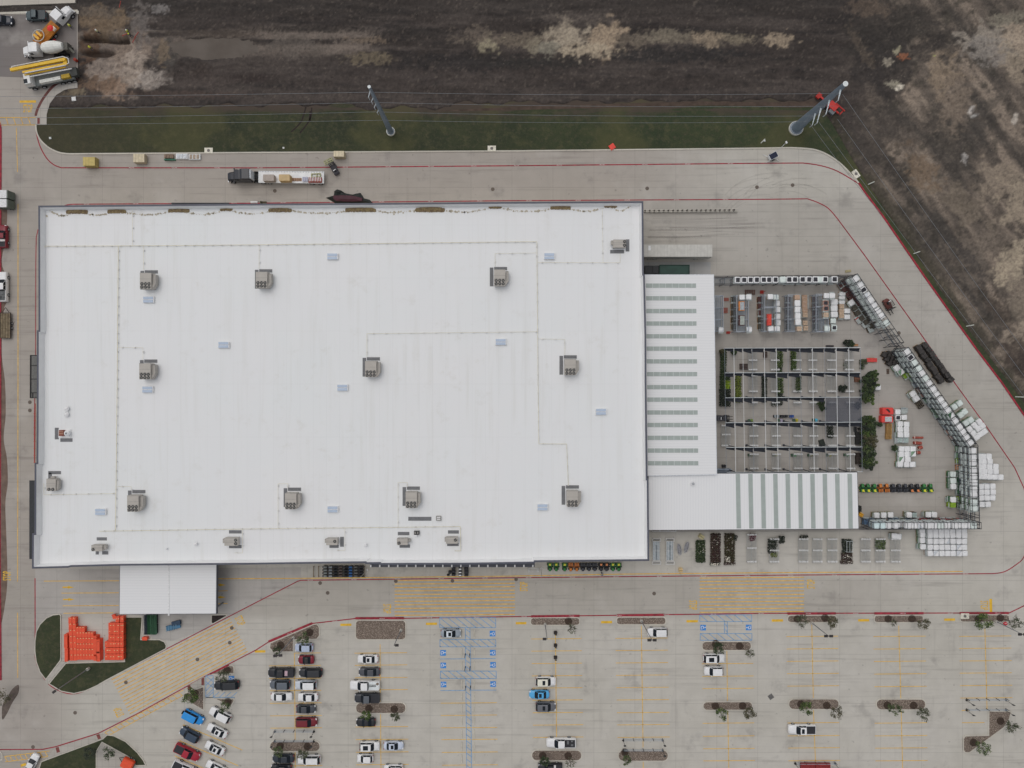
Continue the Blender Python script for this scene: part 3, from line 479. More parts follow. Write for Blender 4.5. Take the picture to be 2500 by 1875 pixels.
# ================================================================ the store
RZ, PZ = 8.6, 10.0                       # roof membrane and parapet top
rim = lst(m0, (332, 118)) + [(620, 497.6), (900, 496.2), (1250, 493.3)] + lst(m2, (1133, 80), (1138, 708), (1146, 710), (1158, 1240)) + lst(l2, (1160, 0), (1169, 818), (1178, 820), (1184, 1525), (200, 1535), (196, 1546)) + \
      lst(l1, (1800, 1556), (1076, 1558), (1070, 1550), (945, 1552), (943, 1544), (400, 1550), (0, 1556)) + lst(l0, (1040, 1566), (612, 1577), (588, 1584), (277, 1592), (279, 1291), (299, 1289), (300, 681), (317, 678), (320, 0)) + lst(m0, (320, 1196), (334, 1193))
rimM = [W(x, y, PZ)[:2] for x, y in rim]; inner = offset(rimM, .3)
def roof_mat(name, base, seam):
    t = NT(name, .55); c, f = t.grid(2.75, 11.0, .022); g = t.noise(.06, 5); col = t.mix(t.ramp(g, .3, .7), alb(*base), alb(base[0] - 5, base[1] - 5, base[2] - 3))
    col = t.mix(t.math('MULTIPLY', f, seam), col, alb(176, 177, 176)); col = t.mix(.06, col, c, 'MULTIPLY')
    st = t.noise(1, 4, t.scale(t.co, (.9, .05, 1))); col = t.mix(t.math('MULTIPLY', t.ramp(st, .5, .75), .2), col, alb(178, 177, 170)); d = t.noise(.3, 6, None, .7); col = t.mix(t.math('MULTIPLY', t.ramp(d, .55, .75), .22), col, alb(172, 168, 158)); e = t.noise(.035, 3); col = t.mix(t.math('MULTIPLY', t.ramp(e, .45, .6), .35), col, alb(base[0] - 4, base[1] - 7, base[2] + 3)); return t.out(col)
ROOF = roof_mat('white_membrane', (207, 210, 207), .25)
WALL = M(176, 166, 150, .85, .1, .4); COPE = M(74, 76, 86, .5, .1, 1)
store = thing('store_building', 'huge white flat roofed store with a dark grey parapet edge', 'store')
link('wall', MB().prism(offset(rimM, .1), -.3, RZ - .3, 0).mesh('wall', [WALL]), store)
link('roof', MB().sheet(inner, RZ).mesh('roof', [ROOF]), store)
pw = MB(); n = len(rimM); ou = offset(rimM, .1); inn = offset(rimM, .34); inb = offset(rimM, .62)
for k in range(n):
    j = (k + 1) % n; pw.add([(*ou[k], RZ - .3), (*ou[j], RZ - .3), (*ou[j], PZ - .02), (*ou[k], PZ - .02), (*inb[k], RZ + .004), (*inb[j], RZ + .004), (*inn[j], PZ - .02), (*inn[k], PZ - .02)], [(0, 1, 2, 3), (5, 4, 7, 6)], 0)
link('parapet', pw.mesh('parapet', [M(234, 233, 234, .6, .03, .5)]), store)
cp = MB(); o2 = offset(rimM, -.04); i2 = offset(rimM, .34)
for k in range(n):
    j = (k + 1) % n; cp.add([(*o2[k], PZ), (*o2[j], PZ), (*i2[j], PZ), (*i2[k], PZ), (*o2[k], PZ - .3), (*o2[j], PZ - .3), (*i2[k], PZ - .1), (*i2[j], PZ - .1)], [(0, 1, 2, 3), (4, 5, 1, 0), (3, 2, 7, 6)], 0)
link('coping', cp.mesh('coping', [COPE]), store)
# entrance canopy on the front, awnings and a caged stair on the left side
def px_box(x0, y0, x1, y1, z0, z1, mats, name, parent=None):
    a, b = W(x0, y1, z1), W(x1, y0, z1); return link(name, MB().box((a[0] + b[0]) / 2, (a[1] + b[1]) / 2, z0, b[0] - a[0], b[1] - a[1], z1 - z0).mesh(name, mats), parent)
DK = M(62, 64, 72, .5, .12, 1)
px_box(903, 1376, 1305.5, 1384.5, 5.2, 5.9, [DK], 'entrance_canopy', store)
for k in range(19): p = W(905 + 22 * k, 1382, 6); link('canopy_tie_rod', cached('ctie', lambda: MB().box(0, 0, 0, .28, .5, .1).mesh('canopy_tie_rod', [WHITE()])), store, (p[0], p[1], 5.9))  # white ticks standing for the canopy's bracket tie rods, not lamps
for x0, y0, x1, y1, z, in ((71.5, 1173, 86, 1303, 4.2), (71.5, 1302, 80, 1365, 4.25)): px_box(x0, y0, x1, y1, z - .2, z, [M(42, 44, 47, .6)], 'awning', store)
cg = MB()
for a, b in (((74.5, 867.5), (90, 867.5)), ((74.5, 867.5), (74, 971.5)), ((74, 971.5), (90, 971.5)), ((75, 892), (90, 892)), ((75, 925.5), (90, 925.5)), ((74, 959), (90, 959)), ((80, 958), (80, 971)), ((75.5, 867.5), (75.2, 971))): cg.tube([W(*a, 3.2), W(*b, 3.2)], .11, 4); cg.tube([W(*a, 1.4), W(*b, 1.4)], .08, 4)
for y in (867.5, 892, 925.5, 959, 971.5): p = W(74.5, y, 3.2); cg.tube([(p[0], p[1], 0), p], .1, 4)
tag(link('utility_cage', cg.mesh('utility_cage', [BLK()])), 'black metal utility cage on the left wall of the store', 'cage')
cgm = MB(); cgm.sheet([W(75, 868)[:2], W(95, 868)[:2], W(95, 971)[:2], W(75, 971)[:2]], .03)
struct('equipment_pad', cgm, M(104, 104, 102, .9))
rp = MB().tube([W(86.5, 985, .5), W(85, 1130, .5)], .07, 4)
for y in range(1010, 1131, 17): rp.tube([W(82, y, .5), W(87, y, .5)], .06, 4).tube([W(84, y, 0), W(84, y, .5)], .06, 4)
tag(link('pipe_rail', rp.mesh('pipe_rail', [M(150, 64, 44, .6)])), 'rusty red pipe rail with side pegs along the left store wall', 'rail')
for x, y, w, h, nm, lb, c in ((490, 497.2, 140, 3.2, 'steel_plate', 'long dark steel plate lying along the back wall of the store', (52, 52, 58)), (621, 494, 17, 4.5, 'white_box', 'white box against the back wall behind the parked flatbed', (206, 208, 212))):
    a = W(x, y); tag(link(nm, MB().box(0, 0, 0, w * S, h * S, .25).box(0, 0, .25, w * S * .92, h * S * .5, .08).mesh(nm, [M(*c)]), None, a), lb, 'plate' if nm == 'steel_plate' else 'box')
a = W(645, 496.5); tag(link('pallet_jack', MB().box(0, 0, .05, 1.1, .2, .12).box(0, .3, .05, 1.1, .2, .12).box(-.65, .15, 0, .3, .5, .5).cyl((-.7, .15, .5), (-1.0, .15, 1.2), .03).mesh('pallet_jack', [M(70, 66, 44)]), None, a), 'small dark pallet jack beside the white box at the back wall', 'pallet jack')
# ---------------------------------------------------------------- rooftop units
TANM, GRD, FAN = M(160, 155, 148, .6, .06, 1), M(122, 120, 116, .6, .06, 1), M(30, 31, 32, .7)
def fan_mesh():
    r = .335; mb = MB().cyl((0, 0, -.04), (0, 0, .05), r, n=14, m=0)
    for k in range(4):
        a = k * math.pi / 2 + .4; mb.add([(.06 * math.cos(a), .06 * math.sin(a), .075), (.31 * math.cos(a - .3), .31 * math.sin(a - .3), .075), (.31 * math.cos(a + .3), .31 * math.sin(a + .3), .085)], [(0, 1, 2)], 1)
    mb.cyl((0, 0, .05), (0, 0, .1), .1, n=8, m=1); return mb.mesh('fan', [FAN, M(126, 124, 120)])
def rtu(label, px, py, w, d, h, fans, hood, group='rooftop cooling units', rz=0):
    c = W(px, py, RZ + h + .35); o = thing('rooftop_unit', label, 'rooftop unit', (c[0], c[1], RZ), rz, group)
    link('curb', cached(('cb', w, d), lambda: MB().box(0, 0, 0, w * .92, d * .95, .35).mesh('curb', [M(150, 150, 150)])), o)
    def hs_():
        mb = MB(); b = [(-w / 2, -d / 2), (w / 2, -d / 2), (w / 2, d / 2), (-w / 2, d / 2)]; mb.prism(b, .35, .35 + h, 0); mb.box(0, d * .12, .35 + h, w + .05, .04, .02, 0, 1); mb.box(0, d * .5 - .03, .35 + h, w + .04, .05, .02, 0, 1)
        mb.box(0, -d * .08, .35 + h, w + .04, .04, .015, 0, 1); return mb.mesh('housing', [TANM, GRD])
    link('housing', cached(('hs', w, d, h), hs_), o)
    for fx, fy in fans: link('fan', cached('fan', fan_mesh), o, (fx, fy, .35 + h))
    for hx, hy, hw, hd, hh in hood:
        link('hood', cached(('hd', hw, hd, hh), lambda: MB().box(0, 0, 0, hw, hd, hh).box(0, hd / 2 - .1, hh, hw + .03, .06, .02, 0, 1).mesh('hood', [M(150, 146, 140, .6, .05), GRD])), o, (hx, hy, .4))
    return o
big = [('beside the left gas line, upper left of the roof', 355, 685.5), ('above the light blue hatch at the lower left', 353.6, 906.5), ('in the upper left middle of the roof', 638.3, 683), ('at the upper right middle of the roof', 1220, 677.3), ('in the centre of the roof', 905, 900.9),
       ('at the right middle of the roof', 1392.5, 896), ('at the lower left, near the corner gas line', 324, 1229.7), ('at the lower left middle of the roof', 709.5, 1223.8), ('above the long walkway pad', 1004, 1221), ('at the lower right of the roof', 1397.8, 1218)]
PADM = M(104, 105, 107, .9, .12, 2.5)
def pad(label, x, y, w, d): tag(link('walkway_pad', cached(('pad', round(w, 2), round(d, 2)), lambda: MB().box(0, 0, 0, w, d, .05).box(0, 0, .05, w * .96, d * .9, .008).mesh('walkway_pad', [PADM])), None, (x, y, RZ + .003)), label, 'walkway pad', 'grey walkway pads on the roof')
for lb, px, py in big:
    o = rtu('six fan rooftop unit ' + lb, px, py, 2.3, 3.3, 1.75, [(x, y) for x in (-.72, 0, .72) for y in (-.62, -1.28)], [(1.5, .35, .62, 2.05, 1.15)])
    x, y = o.location.x, o.location.y; pad('grey pad left of the unit ' + lb, x - 1.72, y + .42, .74, 3.9); pad('grey pad behind the unit ' + lb, x + .15, y + 2.15, 2.7, .68)
    link('angled_duct', cached('adct', lambda: MB().prism([(1.16, -1.6), (1.75, -.7), (1.16, -.7)], 0, 1.3).mesh('angled_duct', [TANM])), o, (0, 0, .38))
def small(lb, px, py, w, d, fans, hood, pads):
    o = rtu(lb, px, py, w, d, 1.15, fans, hood); x, y = o.location.x, o.location.y
    for pl, dx, dy, pw_, pd in pads: pad(pl + ' ' + lb.split(' unit ')[1], x + dx, y + dy, pw_, pd)
small('two fan rooftop unit at the upper right roof corner', 1512.9, 594.5, 2.6, 1.6, [(1.0, .38), (1.0, -.38)], [(-1.5, .3, .4, .8, .7)], [('grey pad right of the small unit', 1.85, -.1, .75, 2.5), ('grey pad below the small unit', -.3, -1.4, 2.9, .72)])
small('two fan rooftop unit near the left parapet', 124.4, 1184, 1.9, 2.5, [(-.4, -.9), (.38, -.9)], [(1.15, 0, .4, 2.0, .8), (0, 1.5, .8, .4, .6)], [('grey pad behind the small unit', -.2, 2.35, 2.6, .65), ('grey pad left of the small unit', -1.15, .9, .7, 3.2)])
small('two fan rooftop unit above the pickup canopy', 563.9, 1323, 2.7, 1.6, [(.95, .36), (.95, -.36)], [(-1.6, .1, .5, .9, .7)], [('grey pad above the small unit', .3, 1.75, 2.6, .66), ('grey pad below the small unit', .3, -1.3, 2.6, .68)])
small('one fan rooftop unit at the lower left roof corner', 236, 1338.5, 2.2, 1.25, [(-.75, -.25)], [(1.4, .1, .55, .9, .7)], [('grey pad above the small unit', .2, 1.6, 2.1, .65), ('long grey pad below the small unit', .9, -1.3, 1.25, .68), ('short grey pad below the small unit', -.75, -1.3, .65, .68)])
small('one fan rooftop unit above the barbecue display', 810, 1323, 2.3, 1.35, [(.6, .1)], [(-1.35, .1, .35, .8, .7)], [('grey pad right of the small unit', 1.75, -.3, .75, 2.05), ('grey pad below the small unit', .1, -1.25, 1.9, .65)])
small('one fan rooftop unit beside the dark roof box', 982, 1323, 2.2, 1.3, [(-.65, -.25)], [(1.35, .2, .5, .6, .6)], [('grey pad above the small unit', .05, 1.4, 2.4, .68), ('grey pad below the small unit', .3, -1.2, 2.15, .68)])
small('one fan rooftop unit at the end of the lower gas line', 1103, 1319.6, 2.4, 1.3, [(.75, .1)], [(-1.35, .1, .3, .9, .7)], [('grey pad above the small unit', .2, 1.45, 2.25, .68), ('grey pad below the small unit', .1, -1.15, 2.4, .66)])
ex = W(152, 1058, RZ + .9); o = thing('exhaust_unit', 'brown louvred exhaust unit with a round white fan on the left roof', 'exhaust unit', (ex[0], ex[1], RZ))
link('louvre_box', MB().box(-.3, .05, 0, 1.0, 1.2, .8).box(-.3, .3, .8, .95, .1, .03, 0, 1).box(-.3, -.1, .8, .95, .1, .03, 0, 1).mesh('louvre_box', [M(116, 62, 46), M(180, 150, 130)]), o); link('base_frame', MB().box(0, -.1, 0, 2.5, 1.7, .2).mesh('base_frame', [WHITE()]), o)
link('fan_dome', MB().cyl((.85, 0, .2), (.85, 0, .8), .5, n=14).cyl((.85, 0, .8), (.85, 0, 1.0), .58, .3, 14).cyl((.85, 0, 1.0), (.85, 0, 1.05), .2, n=10, m=1).mesh('fan_dome', [M(200, 202, 204), M(120, 122, 124)]), o)
pad('grey pad left of the brown exhaust unit', ex[0] - 1.7, ex[1] - .1, .8, 2.4); pad('grey pad below the brown exhaust unit', ex[0] + .3, ex[1] - 1.45, 2.5, .72)
p = W(1025, 1266.5, RZ); pad('longest grey walkway pad on the front part of the roof', p[0], p[1], 4.8, .8)
p = W(1070.5, 1265.8, RZ + .5); o = thing('access_hatch', 'small roof hatch frame right of the longest walkway pad', 'roof hatch', (p[0], p[1], RZ))
link('frame', MB().box(0, .42, 0, 1.0, .12, .4).box(0, -.42, 0, 1.0, .12, .4).box(-.44, 0, 0, .12, .72, .4).box(.44, 0, 0, .12, .72, .4).box(0, 0, .3, .76, .08, .1).mesh('frame', [GRD]), o); link('lid', MB().box(0, 0, 0, .76, .72, .28).mesh('lid', [WHITE()]), o)
p = W(1017, 1302.6, RZ + .6); o = thing('condenser_box', 'dark condenser box with a white lid on the front part of the roof', 'condenser', (p[0], p[1], RZ))
link('body', MB().box(0, .1, 0, 1.1, .75, .6).box(-.3, .15, .6, .3, .5, .02, 0, 1).box(.25, .15, .6, .3, .5, .02, 0, 1).mesh('body', [BLK(), GRD]), o); link('lid', MB().box(-.2, -.4, 0, .55, .5, .5).mesh('lid', [WHITE()]), o)
for lb, x, y, r in (('upper of two white roof vents near the left parapet', 162.5, 997.4, .55), ('lower of two white roof vents near the left parapet', 161.7, 1011.5, .55), ('white roof vent right of the small lower left unit', 477.7, 1328, .4), ('white roof vent between two one fan units', 893, 1331, .38), ('tiny roof vent near the pickup canopy', 406.5, 1340, .18)):
    p = W(x, y, RZ + .4); o = thing('roof_vent', lb, 'roof vent', (p[0], p[1], RZ), 0, 'white roof vents')
    link('stack', MB().cyl((0, 0, 0), (0, 0, .4), r * .6, n=10).mesh('stack', [M(180, 182, 186)]), o); link('cap', MB().cyl((0, 0, .4), (0, 0, .5), r, r * .7, 12).ball((0, 0, .5), r * .6, r * .6, .12, 0, 8, 4).mesh('cap', [M(214, 216, 220, .4)]), o)
# light blue double smoke hatches
HB = M(160, 173, 190, .4, .05, 1)
for lb, x, y in (('just below the upper left cooling unit', 361.8, 731.3), ('left of the roof centre', 545.5, 842), ('at the top middle of the roof', 811.5, 625.9), ('right of the roof centre', 1222.8, 834.8), ('at the top right of the roof', 1341.6, 625.3), ('below the left middle cooling unit', 359.8, 951),
                 ('at the lower left by the gas line', 244.5, 1250), ('just below the roof centre unit', 835.9, 946.5), ('in the lower middle of the roof', 812, 1243.8), ('near the right parapet', 1467.9, 1005.3), ('at the lower right, left of the last six fan unit', 1324.9, 1238.7)):
    p = W(x, y, RZ + .5); o = thing('smoke_hatch', 'light blue double smoke hatch ' + lb, 'smoke hatch', (p[0], p[1], RZ), 0, 'light blue smoke hatches on the roof')
    link('frame', cached('shf', lambda: MB().box(0, 0, 0, 2.3, 1.3, .4).mesh('frame', [M(212, 215, 220, .5)])), o)
    for s in (-1, 1): link('lid', cached('shl', lambda: MB().box(0, 0, 0, 2.0, .52, .1).mesh('lid', [HB])), o, (-.04, s * .34, .4))
# gas lines
PIPE = M(196, 190, 166, .6, .12, 1); RUN = 0
pipes = [('longest yellowish gas pipe, across the upper part of the roof', [(95, 621.6), (108, 621.6), (109, 601), (340, 600), (625, 597.6), (1250, 590.5), (1310.8, 590)], .1), ('tall yellowish gas pipe running down the left part of the roof', [(288.9, 600.7), (286, 938), (282, 1296.4)], .11), ('gas pipe along the front of the roof', [(241.7, 1297), (625, 1291.3), (1124, 1285.7), (1125, 1345), (1110, 1345)], .09),
    ('tall thin gas pipe down the right part of the roof', [(1310.8, 590), (1313.6, 938), (1315.6, 1083.6), (1383.4, 1084), (1387.6, 1186)], .08), ('short gas pipe up to the back parapet at the left', [(323.6, 514), (323.6, 600)], .05), ('short gas pipe feeding the upper left cooling unit', [(350.5, 600), (350.5, 660)], .05), ('gas pipe feeding the left middle cooling unit', [(286, 848), (349, 849), (349, 880)], .05),
    ('gas pipe feeding the unit near the left parapet', [(107, 1180), (107.4, 1208), (282, 1205)], .06), ('gas pipe feeding the lower left cooling unit', [(285.5, 1188), (320, 1188), (320.8, 1197)], .05), ('gas pipe feeding the upper left middle unit', [(632.6, 598), (632.6, 656)], .05), ('gas pipe feeding the upper right middle unit', [(1208.7, 650), (1208.7, 618.8), (1311, 617.4)], .05),
    ('gas pipe feeding the roof centre unit', [(896, 872), (895.8, 814.4), (1250, 810.7), (1312, 810)], .06), ('gas pipe to the unit at the upper right corner', [(1313, 640.6), (1514, 641.4), (1514, 619)], .06), ('short gas pipe up to the back parapet at the right', [(1470.5, 513), (1472.4, 641)], .05), ('gas pipe feeding the right middle unit', [(1314, 827.4), (1379, 828.5), (1379, 866)], .05),
    ('gas pipe feeding the lower left middle unit', [(678.7, 1290), (678.7, 1181), (702.7, 1181), (702.7, 1192)], .05), ('gas pipe feeding the unit above the long pad', [(971.8, 1287), (971.8, 1178), (994.4, 1178), (994.4, 1189)], .05), ('gas pipe looping round the unit above the pickup canopy', [(592, 1291), (592, 1350), (572, 1350)], .045), ('gas pipe looping beside the barbecue side unit', [(842, 1288), (842, 1344), (824, 1344)], .045)]
SB = lambda: cached('sblk', lambda: MB().box(0, 0, 0, .3, .3, .17).mesh('support_block', [M(216, 218, 218)]))
for lb, pts, r in pipes:
    P = [W(x, y, RZ + .3) for x, y in pts]; o = tag(link('gas_pipe', MB().tube(P, r * .55, 5).mesh('gas_pipe', [PIPE])), lb, 'gas pipe', 'gas pipes on the roof')
    acc = 1.0
    for a, b in zip(P, P[1:]):
        a, b = Vector(a), Vector(b); L = (b - a).length
        while acc < L and len(o.children) < 60: q = a + (b - a) * acc / L; link('support_block', SB(), o, (q.x, q.y, RZ + .08)); acc += 1.9 if r > .07 else 2.6
        acc = max(.5, acc - L)
# leaf litter drifted against the back parapet
LEAF = leafy('leaf_litter', (96, 78, 62), (134, 120, 84))
rnd = random.Random(3)
def drift(lb, x, y, w, h):
    n = 26; top = [(x - w / 2 + w * k / n, y + h * .3 - h * .95 * max(0, 1 - abs(2 * k / n - 1) * 1.02) ** .8 + rnd.uniform(-.6, .6)) for k in range(n + 1)]; bot = [(x + w / 2 - w * k / n, y + h * .42 + rnd.uniform(-1.2, 1.2)) for k in range(1, n)]
    mb = MB(); P = [W(*q, RZ + .05)[:2] for q in top + bot]; mb.prism(P, RZ - .02, RZ + .05)
    c = W(x, y, RZ)
    for k in range(int(w * h * .7)):
        a = rnd.uniform(-1, 1); bx = c[0] + a * w * S * .46; by = c[1] + rnd.uniform(-.42, .5 * (1 - abs(a)) + .02) * h * S * .8; s = rnd.uniform(.12, .3); an = rnd.uniform(0, 6.3); z = RZ + .05 + rnd.uniform(.01, .16) * (1 - abs(a))
        mb.add([(bx + s * math.cos(an + q), by + s * math.sin(an + q), z + .05 * math.sin(q * 2 + k)) for q in (0, 1.6, 3.1, 4.7)], [(0, 1, 2, 3)])
    tag(link('leaf_pile', mb.mesh('leaf_pile', [LEAF])), lb, 'leaf pile', 'leaf piles along the back parapet')
piles = [(188, 515.6, 50, 13), (285.5, 514.8, 43, 12), (436.7, 512.8, 50, 11), (552.6, 510.5, 28, 8), (684, 512, 55, 12), (880.8, 510.8, 72, 14), (1050, 510.8, 70, 15), (1210, 505, 30, 7), (1368.7, 505.7, 46, 12), (1490, 502, 30, 10)]
for k, q in enumerate(piles): drift('brown leaf pile on the roof edge, %s from the left along the back parapet' % ORD[k], *q)
dl = MB(); xs2 = [108, 120] + [q[0] for q in piles] + [1540]
for a, b in zip(xs2, xs2[1:]):
    for k in range(int((b - a) * .9)):
        t_ = rnd.random(); x = a + (b - a) * t_; y = 512 - .0085 * (x - 188) + 14 * max(0, math.sin(math.pi * t_)) ** .8 + rnd.gauss(0, 1.0)
        if rnd.random() < .75: c = W(x, y, RZ); s = rnd.choice((.06, .08, .1, .22)); dl.add([(c[0] + s * math.cos(q + k), c[1] + s * math.sin(q + k), RZ + .03 + .01 * (k % 3)) for q in (0, 1.6, 3.1, 4.7)], [(0, 1, 2, 3)])
tag(link('leaf_scatter', dl.mesh('leaf_scatter', [leafy('dry_litter', (150, 142, 126), (176, 168, 150))])), 'scattered leaf litter in a wavy line along the back parapet', 'leaf litter', None, 'stuff')
# ---------------------------------------------------------------- garden centre roofs and the pickup canopy
def ribbed(name, base, ang):
    t = NT(name, .45); co = t.scale(t.co, (1, 1, 1), ang); n = t.n.new('ShaderNodeTexWave'); n.inputs['Scale'].default_value = .55; t.l.new(co, n.inputs[0]); n.inputs['Distortion'].default_value = 0
    col = t.mix(t.math('MULTIPLY', t.ramp(n.outputs['Fac'], .0, .2, 1, 0), .12), alb(*base), alb(150, 154, 160)); return t.out(t.mix(t.math('MULTIPLY', t.noise(.12, 4), .12), col, alb(180, 184, 190)))
SKY = M(144, 152, 148, .4, .06, .8); RIBH, RIBV, FAS = ribbed('metal_roof_rib_x', (214, 219, 228), math.pi / 2), ribbed('metal_roof_rib_y', (212, 216, 224), 0), M(64, 68, 78, .5)
def canopy(name, label, quad, z, mat, posts, strips, fascia, g=None):
    q = [W(x, y, z)[:2] for x, y in quad]; o = thing(name, label, 'canopy', (0, 0, 0))
    link('roof', MB().prism(q, z - .3, z).mesh('roof', [mat]), o); link('fascia', MB().prism(offset(q, -.14), z - .75, z - .12).mesh('fascia', [fascia]), o)
    for s in strips: link('skylight', MB().prism([W(x, y, z)[:2] for x, y in s], z - .02, z + .06).mesh('skylight', [SKY]), o)
    for x, y in posts: p = W(x, y, z); link('post', cached(('cpost', z), lambda: MB().box(0, 0, 0, .3, .3, z - .7).mesh('post', [STEEL()])), o, (p[0], p[1], 0))
    return o
sk = []
for k, y in enumerate((697.4, 728.2, 759.3, 789.8, 820.9, 851.1, 882.2, 913.3, 945, 975.6, 1007, 1037.5, 1069, 1100, 1130.8)): sk.append([(1577 + .35 * k, y - 5.2), (1699 + .4 * k, y - 5.2), (1699 + .4 * k, y + 5.2), (1577 + .35 * k, y + 5.2)])
c1 = canopy('garden_canopy', 'white ribbed garden roof with fifteen horizontal translucent strips beside the store', [(1574, 671.5), (1742, 671.5), (1749.5, 1158), (1582, 1161)], 6.6, RIBH, [(1735, 690), (1740, 900), (1743, 1140)], sk, M(190, 194, 200, .5))
for k, s in enumerate(sk):
    bm_ = MB()
    for j in range(1, 8): x = s[0][0] + 16 * j; bm_.box(W(x, s[0][1] + 5.2, 6.6)[0], W(x, s[0][1] + 5.2, 6.6)[1], 6.655, .06, .92, .02)
    link('glazing_bar', bm_.mesh('glazing_bar', [M(196, 202, 200)]), c1)
sk = [[(a + .0, 1157), (a + 10.5, 1157), (a + 13.0, 1290), (a + 2.5, 1290)] for a in (1796, 1826.6, 1857, 1887.4, 1917.5, 1947.8, 1978, 2008.2, 2038.6, 2069)]
canopy('front_garden_canopy', 'white garden roof with ten upright translucent strips along the front', [(1583.5, 1160), (1749, 1156.5), (2092.6, 1153.5), (2096, 1290.5), (1584.5, 1294)], 5.9, RIBV, [(1800, 1280), (1950, 1280), (2085, 1280), (2082, 1165), (1900, 1165)], sk, M(44, 46, 52, .5))
p = W(1692, 1181, 6.3); o = thing('turbine_vent', 'round white turbine vent on the front garden roof', 'roof vent', (p[0], p[1], 5.9))
link('drum', MB().cyl((0, 0, 0), (0, 0, .4), .48, n=14).mesh('drum', [M(212, 214, 218)]), o); link('cap', MB().cyl((0, 0, .42), (0, 0, .5), .3, n=10).mesh('cap', [M(150, 152, 156)]), o)
q = lambda x, y: (x, y); c3 = canopy('pickup_canopy', 'white ribbed pickup canopy in front of the store at the left', [(293, 1376), (528, 1372), (527, 1498), (292, 1499)], 5.2, RIBH, [(300, 1490), (412, 1490), (520, 1490)], [], FAS)
link('ridge_cap', MB().box(W(412, 1440, 5.2)[0], W(412, 1440, 5.2)[1], 5.2, .3, 11.0, .06).mesh('ridge_cap', [M(206, 210, 218)]), c3)
# ================================================================ goods in the yard
rnd = random.Random(11)
def rr2(w, d, c): return [(-w / 2 + c, -d / 2), (w / 2 - c, -d / 2), (w / 2, -d / 2 + c), (w / 2, d / 2 - c), (w / 2 - c, d / 2), (-w / 2 + c, d / 2), (-w / 2, d / 2 - c), (-w / 2, -d / 2 + c)]
def wood_pallet():
    mb = MB()
    for y in (-.5, 0, .5): mb.box(0, y, 0, 1.2, .09, .1)
    for x in (-.52, -.26, 0, .26, .52): mb.box(x, 0, .1, .14, 1.05, .025)
    return mb.mesh('pallet', [WOOD()])
def bundle(side, top, w, d, h, kind, var):
    r = random.Random(var * 7 + 3); j = lambda s=.03: r.uniform(-s, s)
    rings = []
    for z, k in ((.13, .96), (.3, 1.0), (h * .55, 1.02), (h - .16, .99), (h - .02, .93)):
        rings.append([(x * (k + j(.015)), y * (k + j(.015)), z + (j(.03) if z > .5 else 0)) for x, y in rr2(w, d, .1)])
    mb = MB().loft(rings, 0)
    for q in range(3): mb.box(j(.3), j(.3), .3 + q * .3 * h / 1.2, w * 1.015, d * 1.015, .02, 0, 1)
    return mb.mesh('load', [side, M(150, 156, 154)])
def capmesh(top, w, d, h, kind, var):
    r = random.Random(var * 13 + 1); j = lambda s=.03: r.uniform(-s, s); mb = MB(); ring = lambda k, z: [(x * k + j(.02), y * k + j(.02), z + j(.025)) for x, y in rr2(w, d, .14)]
    if kind == 'open':
        mb.loft([ring(1.03, h - .35), ring(1.03, h - .02), ring(.95, h + .05), ring(.72, h + .03)], 0, False, False); return mb.mesh('cap', [top])
    if kind == 'torn':
        mb.loft([ring(1.04, h - .3), ring(1.03, h - .03), ring(.96, h + .04)], 0, False, False); t_ = rr2(w * .96, d * .96, .14); c = r.choice((0, 2, 4)); mb.add([(*t_[(c + i) % 8], h + .045 + .01 * i) for i in range(5)], [(0, 1, 2, 3, 4)], 0); return mb.mesh('cap', [top])
    mb.loft([ring(1.04, h - .38 - .1 * r.random()), ring(1.03, h - .06), ring(.93, h + .045), ring(.5, h + .07)], 0, False, True); mb.box(0, 0, h + .062, w * .9, .015, .012, 0, 1); return mb.mesh('cap', [top, M(196, 200, 206)])
CAPW, CAPG, CAPT, CAPB = M(218, 222, 228, .4, .06, 1.2), M(192, 200, 196, .4, .1, 1.5), M(160, 134, 114, .7, .15, 2), M(188, 204, 212, .4, .08, 1.5)
SIDES = {'w': M(184, 188, 192, .5, .15, 2), 'g': M(104, 132, 108, .6, .2, 2), 'gg': M(58, 98, 68, .6, .2, 2), 'k': M(58, 52, 50, .7, .3, 4), 'y': M(118, 122, 100, .7, .2, 3), 'b': M(82, 108, 136, .6, .2, 2), 't': M(150, 128, 110, .7, .2, 3), 'r': M(168, 52, 44, .6, .2, 2), 'm': M(80, 54, 52, .8, .35, 4), 'o': M(190, 116, 52, .6, .2, 2),
         'l': M(120, 150, 44, .6, .3, 3), 'u': M(112, 120, 128, .6, .2, 2), 'p': M(150, 112, 100, .6, .2, 2), 's': M(74, 70, 62, .9, .35, 5)}
DARKTOP = lambda: M(40, 40, 46, .6, .3, 3)
